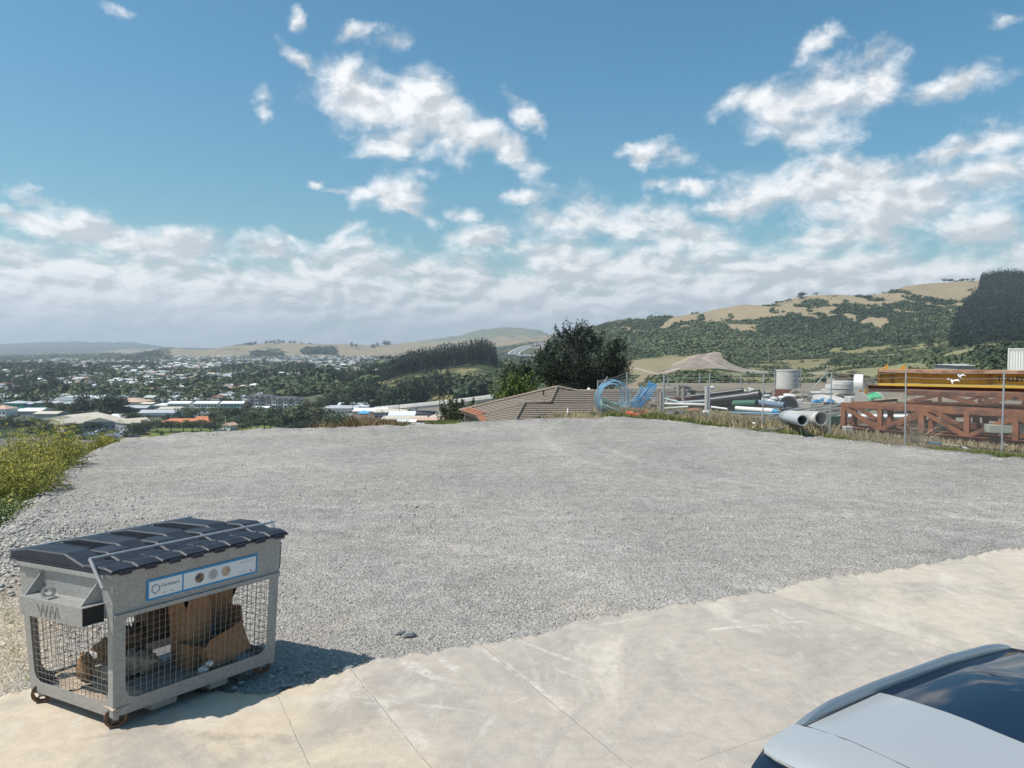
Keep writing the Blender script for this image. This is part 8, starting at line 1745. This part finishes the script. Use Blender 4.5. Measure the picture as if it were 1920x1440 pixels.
for s in (1, -1):
    xs = np.linspace(-1.76, .22, 26); b = MB(); vs = []
    for x in xs:
        t = (x + 1.76) / 1.98; h = .052 * min(1, 9 * t, 7 * (1 - t)) ** .6 + .004; y0 = s * (.622 - .010 * math.sin(t * 3.1)); z0 = roofz(x, y0)
        for dy, dz in ((-.020, -.004), (-.016, h * .8), (-.006, h), (.010, h), (.020, h * .75), (.026, -.014)): vs.append((x, y0 + s * dy, z0 + dz))
    b.add(vs, [(i * 6 + k, i * 6 + k + 1, i * 6 + 7 + k, i * 6 + 6 + k) for i in range(len(xs) - 1) for k in range(5)] + [tuple(range(6)), tuple(len(vs) - 6 + k for k in range(6))]); b.build('roof_rail', mat('rail_satin', (.30, .34, .37), rough=.28, metal=.6, coat=.4), CAR, smooth=50)
    b = MB(); b.tube([(x, s * .590, roofz(x, .590) + .0015) for x in xs], .0055, 5); b.build('rail_seal', M_TRIM, CAR)
    for xw in (-1.42, 1.42):
        w = empty('wheel', (xw, s * .80, .33)); w.parent = CAR
        b = MB(); b.ring((0, 0, 0), (0, 1, 0), .33, .22, .225, 32); b.build('tyre', M_TYRE, w, smooth=40)
        b = MB(); b.ring((0, s * .08, 0), (0, 1, 0), .222, .19, .05, 28); b.cyl((0, s * .08, 0), (0, 1, 0), .06, .05, 14)
        for k in range(5): a = 2 * math.pi * k / 5; b.beam((.05 * math.cos(a), s * .09, .05 * math.sin(a)), (.20 * math.cos(a), s * .08, .20 * math.sin(a)), .05, .03, (0, 1, 0))
        b.build('rim', M_GALV, w, smooth=40)
        b = MB(); b.ring((xw, s * .895, .34), (0, 1, 0), .40, .33, .075, 32); b.build('wheel_arch', M_TRIM, CAR, smooth=40)
    b = MB(); b.box(-2.20, s * .60 - .16 * (s < 0), .80, -2.12, s * .60 + .16 * (s > 0), .98, .02); b.build('tail_light', mat('tail_light_red', (.35, .01, .01), rough=.2), CAR)
    b = MB(); b.box(2.02, s * .52 - .16 * (s < 0), .68, 2.16, s * .52 + .16 * (s > 0), .80, .02); b.build('headlight', mat('headlight_lens', (.55, .57, .6), rough=.1), CAR)
    b = MB(); b.box(.68, s * .96 - .10 * (s > 0) * 0 - .02, 1.02, .80, s * .96 + s * .14 + .02, 1.16, .02) if s > 0 else b.box(.68, s * .96 - .16, 1.02, .80, s * .96 + .02, 1.16, .02); b.build('wing_mirror', M_PAINT, CAR)
b = MB(); b.tube([(-1.752, y, roofz(-1.752, y) + .0015) for y in np.linspace(-.62, .62, 25)], .0045, 5); b.build('spoiler_seam', M_TRIM, CAR)
b = MB(); b.tube([(-.52, y, roofz(-.52, y) + .0032) for y in np.linspace(-.58, .58, 21)], .0035, 4); b.build('glass_joint', M_TRIM, CAR)
b = MB(); b.tube([(.135, y, roofz(.135, y) + .002) for y in np.linspace(-.60, .60, 21)], .012, 5); b.build('windscreen_seal', M_TRIM, CAR)

# ================================================================== NEAR VEGETATION
F_FEN = fol('fennel_leaves', (.12, .14, .035), (.48, .43, .10)); F_UMB = fol('fennel_flowers', (.42, .36, .06), (.60, .50, .10)); F_WEED = fol('weed_leaves', (.13, .16, .06), (.42, .45, .22)); F_WEEDD = fol('dark_weed_leaves', (.028, .055, .018), (.11, .17, .05))
def fennel(px, Y, h, w, label, seed):
    g = np.random.default_rng(seed); x = float(XP(px, Y)); z = float(TX(x, Y)); r = empty('fennel_plant', (x, Y, z), 0, label, 'fennel', 'yellow fennel on the bank')
    b = MB(); tips = []
    for i in range(26):
        a = g.uniform(0, 6.28); d = w * math.sqrt(g.random()); hh = h * g.uniform(.62, 1.05) * (1 - .25 * (d / w) ** 2); p = (d * math.cos(a), d * math.sin(a), hh); q = (p[0] * .45, p[1] * .45, 0); m = (p[0] * .75, p[1] * .75, hh * .55)
        b.tube([q, m, p], [.012, .009, .004], 4, cap=False); tips.append(p)
        for k in range(3): e = (p[0] + g.normal(0, .16), p[1] + g.normal(0, .16), hh * g.uniform(.75, .98)); b.tube([m, e], .004, 3, cap=False); tips.append(e)
    b.build('stem', MATS.get('fennel_stem') or mat('fennel_stem', (.16, .18, .06), rough=.8), r)
    c = np.array([(t[0], t[1], t[2] * f) for t in tips for f in (.9, .68, .42, .2)]); rd = np.tile([[.17, .17, .17], [.22, .22, .2], [.26, .26, .22], [.28, .28, .2]], (len(tips), 1))
    V, Fq, t = leafcloud(c, rd, 9000, .13, .3, .22, .15, seed); npmesh('foliage', V, Fq, F_FEN, parent=r, attrs={'tint': t})
    c = np.array(tips) + np.array([0, 0, .03]); V, Fq, t = leafcloud(c, np.tile([[.12, .12, .035]], (len(c), 1)), 1700, .030, .2, .9, .2, seed + 1); npmesh('flower_head', V, Fq, F_UMB, parent=r, attrs={'tint': t})
for i, (px, Y, h, w, lb) in enumerate(((18, 20.5, 2.8, 1.4, 'tall yellow-flowered fennel at the far left, broadest of all'), (64, 22.3, 3.2, 1.1, 'tall yellow fennel with the highest tip, second from the left'), (98, 24.5, 2.4, 1.0, 'shorter yellow-green fennel right of the tallest one'), (-45, 19.5, 2.8, 1.3, 'fennel cut by the left picture edge'), (195, 28.5, 1.35, .75, 'small fennel clump furthest right on the bank'), (36, 18.6, 1.9, .9, 'dark-based fennel in front of the broadest one'))):
    fennel(px, Y, h, w, lb, 500 + i)
def weed(px, Y, s, h, fm, phrase, seed, name='weed_clump'):
    x = float(XP(px, Y)); z = float(TX(x, Y)); g = np.random.default_rng(seed); r = empty(name, (x, Y, z - .05), 0, None, 'weed', 'weeds along the gravel edge'); k = 14
    c = np.stack([g.normal(0, s * .4, k), g.normal(0, s * .4, k), g.uniform(.15, .8, k) * h], 1); V, Fq, t = leafcloud(c, np.stack([g.uniform(.12, .24, k)] * 2 + [g.uniform(.12, .3, k)], 1) * (.6 + s), 2300, .05, .4, .5, .2, seed); npmesh('foliage', V, Fq, fm, parent=r, attrs={'tint': t})
    b = MB()
    for i in range(16): q = c[i % k]; b.tube([(q[0] * .3, q[1] * .3, 0), (q[0], q[1], q[2] + g.uniform(0, .3) * h)], .005, 3, cap=False)
    b.build('stem', MATS['fennel_stem'], r); pend(r, px, phrase, 'on the bank along the gravel'); return r
g = np.random.default_rng(91); k = 0
for row, (d0, hh) in enumerate(((.30, .5), (1.0, .7), (1.8, .8), (2.8, .85))):
    for px in np.arange(-100, 238, 19 + 3 * row):
        p = px + g.uniform(-5, 5); e = float(edgeY(p)); Y = e + d0 + g.uniform(-.2, .3)
        if p > 205 and row > 1: continue
        m = F_WEEDD if g.random() < .25 else F_WEED; weed(p, Y, g.uniform(.35, .62), hh * g.uniform(.75, 1.2), m, 'dark leafy weed clump' if m is F_WEEDD else 'pale green weed clump', 3000 + k); k += 1
def blades(name, label, pts, h, wd, fm, n, seed, spread, cat='grass', lean=.25):
    """dense tufts of thin blades along a polyline of ground points"""
    g = np.random.default_rng(seed); P = np.array(pts, float); seg = np.linalg.norm(np.diff(P[:, :2], axis=0), axis=1); cs = np.concatenate([[0], np.cumsum(seg)])
    s = g.uniform(0, cs[-1], n); x = np.interp(s, cs, P[:, 0]); y = np.interp(s, cs, P[:, 1]); hh = np.interp(s, cs, P[:, 3]); zz = np.interp(s, cs, P[:, 2])
    cl = fbm(s / .5 + seed, s * 0 + 1.7, 3); keep = g.random(n) < np.clip((cl - .28) * 3.4, .15, 1); x, y, hh, s, cl, zz = x[keep], y[keep], hh[keep], s[keep], cl[keep], zz[keep]; n = len(x)
    x += g.normal(0, spread * .6, n); y += g.normal(0, spread, n); H = h * hh * g.uniform(.35, 1.15, n) * (.5 + cl); a = g.uniform(0, math.pi, n); w = wd * g.uniform(.6, 1.4, n)
    dx, dy = np.cos(a) * w, np.sin(a) * w; lx, ly = g.normal(0, lean, n) * H, g.normal(0, lean, n) * H
    V = np.stack([np.stack([x - dx, y - dy, zz], -1), np.stack([x + dx, y + dy, zz], -1), np.stack([x + lx * .4 + dx * .7, y + ly * .4 + dy * .7, zz + H * .6], -1), np.stack([x + lx, y + ly, zz + H], -1)], 1).reshape(-1, 3)
    o = npmesh(name, V, np.arange(n * 4).reshape(-1, 4), fm, attrs={'tint': np.repeat(np.clip(g.normal(.5, .28, n) + (cl - .5), 0, 1), 4)}); return tag(o, label, cat, kind='stuff')
F_DRY = fol('dry_grass', (.24, .19, .10), (.50, .42, .26)); F_GRASS = fol('green_grass', (.075, .105, .03), (.22, .24, .08)); F_BROWNG = fol('brown_grass', (.13, .09, .05), (.30, .22, .12))
FL = [(*G(a, b)[:2], -.05) for a, b in ((1128, 778), (1180, 780), (1243, 785), (1330, 796), (1430, 807), (1555, 817))]
blades('dry_grass', 'tall dry grass along the foot of the chain-link fence', [(p[0], p[1] + .55, p[2], hh) for p, hh in zip(FL, (1, .8, .6, .9, 1.1, .9))], .48, .012, F_DRY, 26000, 1, .45)
FL2 = [(*G(a, b)[:2], -.05) for a, b in ((1110, 781), (1180, 783), (1243, 787), (1330, 799), (1430, 810), (1555, 821), (1697, 838), (1800, 848), (1880, 856), (2112, 889))]
blades('green_grass', 'short green and yellow grass at the foot of the fence', [(p[0], p[1] - .02, p[2], hh) for p, hh in zip(FL2, (1, 1, 1.2, 1, .8, .7, .35, .7, .8, .8))], .26, .014, F_GRASS, 24000, 2, .22)
blades('yard_grass', 'dry grass and seedheads among the stored goods', [(x, y, -.05, hh) for x, y, hh in ((6, 42, .8), (8.5, 39.5, 1), (10.5, 35.5, 1.1), (12, 33.6, 1), (14, 31.4, .6), (17, 29, .5), (20, 26, .5))], .42, .014, F_DRY, 26000, 3, 1.1)
def edge_pts(p0, p1, dy, zof, hh=1.0, n=14): return [(float(XP(p, edgeY(p) + dy)), float(edgeY(p)) + dy, zof, hh) for p in np.linspace(p0, p1, n)]
blades('bank_grass', 'yellow-green weeds showing over the far lip of the gravel', edge_pts(735, 884, .9, -.62), .55, .014, F_GRASS, 16000, 4, .35)
blades('brown_weeds', 'brown dry weeds over the far lip of the gravel', edge_pts(600, 745, .8, -.65), .75, .012, F_BROWNG, 8000, 5, .35)
blades('dry_grass', 'dry grass clumps on the bank in front of the tiled roof', edge_pts(1020, 1135, .9, -.55), .62, .010, F_DRY, 9000, 6, .45)
blades('bank_weeds', 'sparse low weeds on the far gravel lip', edge_pts(890, 990, .9, -.6, .6), .7, .016, F_GRASS, 3000, 7, .3)
blades('edge_weeds', 'little tufts on the dusty strip left of the bin', [(*G(a, b)[:2], 0, 1) for a, b in ((5, 1300), (30, 1296), (60, 1290), (48, 1262), (20, 1200), (5, 1010), (30, 1003))], .045, .004, F_WEED, 420, 8, .05)
# bare twiggy bush beside the dry grass
for (px, Y, s, lb, nm) in ((1000, 39.4, .55, 'dark green tussock on the bank below the tiled roof', 'tussock'),):
    x = float(XP(px, Y)); c = [(q * .2, 0, .35 + .1 * q) for q in range(-2, 3)]; V, Fq, t = leafcloud(c, np.tile([[.28, .28, .34]], (5, 1)), 1600, .16, .1, .15, .2, 77); o = npmesh(nm, V, Fq, F_GREEN, attrs={'tint': t}); o.location = (x, Y, -.75); tag(o, lb, 'tussock')
# rubble line along the inside of the fence and along the left bank
def edge_rocks(name, label, pts, n, seed, smin, smax, spread):
    g = np.random.default_rng(seed); P = np.array(pts, float); t = g.random(n) * (len(P) - 1); i = t.astype(int); f = (t - i)[:, None]; C = P[i] * (1 - f) + P[np.minimum(i + 1, len(P) - 1)] * f; C[:, 0] += g.normal(0, spread, n); C[:, 1] += g.normal(0, spread, n)
    ico = np.array([(0, 0, 1), (.89, 0, .45), (.28, .85, .45), (-.72, .53, .45), (-.72, -.53, .45), (.28, -.85, .45), (.72, .53, -.45), (-.28, .85, -.45), (-.89, 0, -.45), (-.28, -.85, -.45), (.72, -.53, -.45)]); fc = np.array([(0, 1, 2), (0, 2, 3), (0, 3, 4), (0, 4, 5), (0, 5, 1), (1, 6, 2), (2, 6, 7), (2, 7, 3), (3, 7, 8), (3, 8, 4), (4, 8, 9), (4, 9, 5), (5, 9, 10), (5, 10, 1), (1, 10, 6)])
    r = g.uniform(smin, smax, (n, 1, 1)) * g.random((n, 1, 1)) ** .5; V = ico[None] * g.uniform(.5, 1.3, (n, 11, 1)) * r * np.array([1.3, 1, .6]) + np.stack([C[:, 0], C[:, 1], gz(C[:, 0], C[:, 1]) + .02], -1)[:, None]
    o = npmesh(name, V.reshape(-1, 3), (fc[None] + (np.arange(n) * 11)[:, None, None]).reshape(-1, 3), MATS['loose_stone'], attrs={'tint': np.repeat(g.random(n), 11)}); tag(o, label, 'stones', kind='stuff')
edge_rocks('edge_stones', 'coarser stones pushed up along the fence side of the gravel', [G(a, b)[:2] for a, b in ((1243, 790), (1330, 801), (1430, 812), (1555, 824), (1697, 842), (1880, 864), (2000, 878))], 3500, 5, .02, .07, .16)
edge_rocks('bank_stones', 'coarse stones along the left edge of the gravel', [G(a, b)[:2] for a, b in ((-60, 1010), (10, 1000), (60, 960), (102, 914), (152, 866), (234, 830), (330, 821), (480, 811), (660, 806), (830, 802))], 4500, 6, .012, .05, .14)
edge_rocks('strip_stones', 'cobbles on the dusty strip left of the bin', [G(a, b)[:2] for a, b in ((-60, 1040), (30, 1020), (60, 1015), (120, 1000), (10, 1090), (-40, 1070), (20, 1060))], 1500, 7, .02, .05, .45)
# ================================================================== HAZE AND LABELS
def build_haze():
    b = MB(); b.box(-16500, -40, -62, 16500, 15800, 420)
    m = bpy.data.materials.new('haze'); m.use_nodes = True; t = m.node_tree; t.nodes.clear()
    v = t.nodes.new('ShaderNodeVolumePrincipled'); v.inputs['Color'].default_value = (.80, .90, 1.0, 1); v.inputs['Density'].default_value = 1.15e-4; v.inputs['Anisotropy'].default_value = .2
    o = t.nodes.new('ShaderNodeOutputMaterial'); t.links.new(v.outputs[0], o.inputs['Volume'])
    h = b.build('haze', m); tag(h, 'thin bluish summer haze over the valley', 'haze', kind='stuff')
build_haze()
for (phrase, zone), lst in PENDING.items():
    lst.sort(key=lambda a: a[0])
    for i, (px, o) in enumerate(lst):
        lab = '%s %s' % (phrase, zone) if len(lst) == 1 else '%s %s, %s from the left' % (phrase, zone, ordw(i))
        w = lab.split()
        if len(w) > 16: lab = lab.replace(', ', ' ', 1) if False else ' '.join(w[:16])
        o['label'] = lab
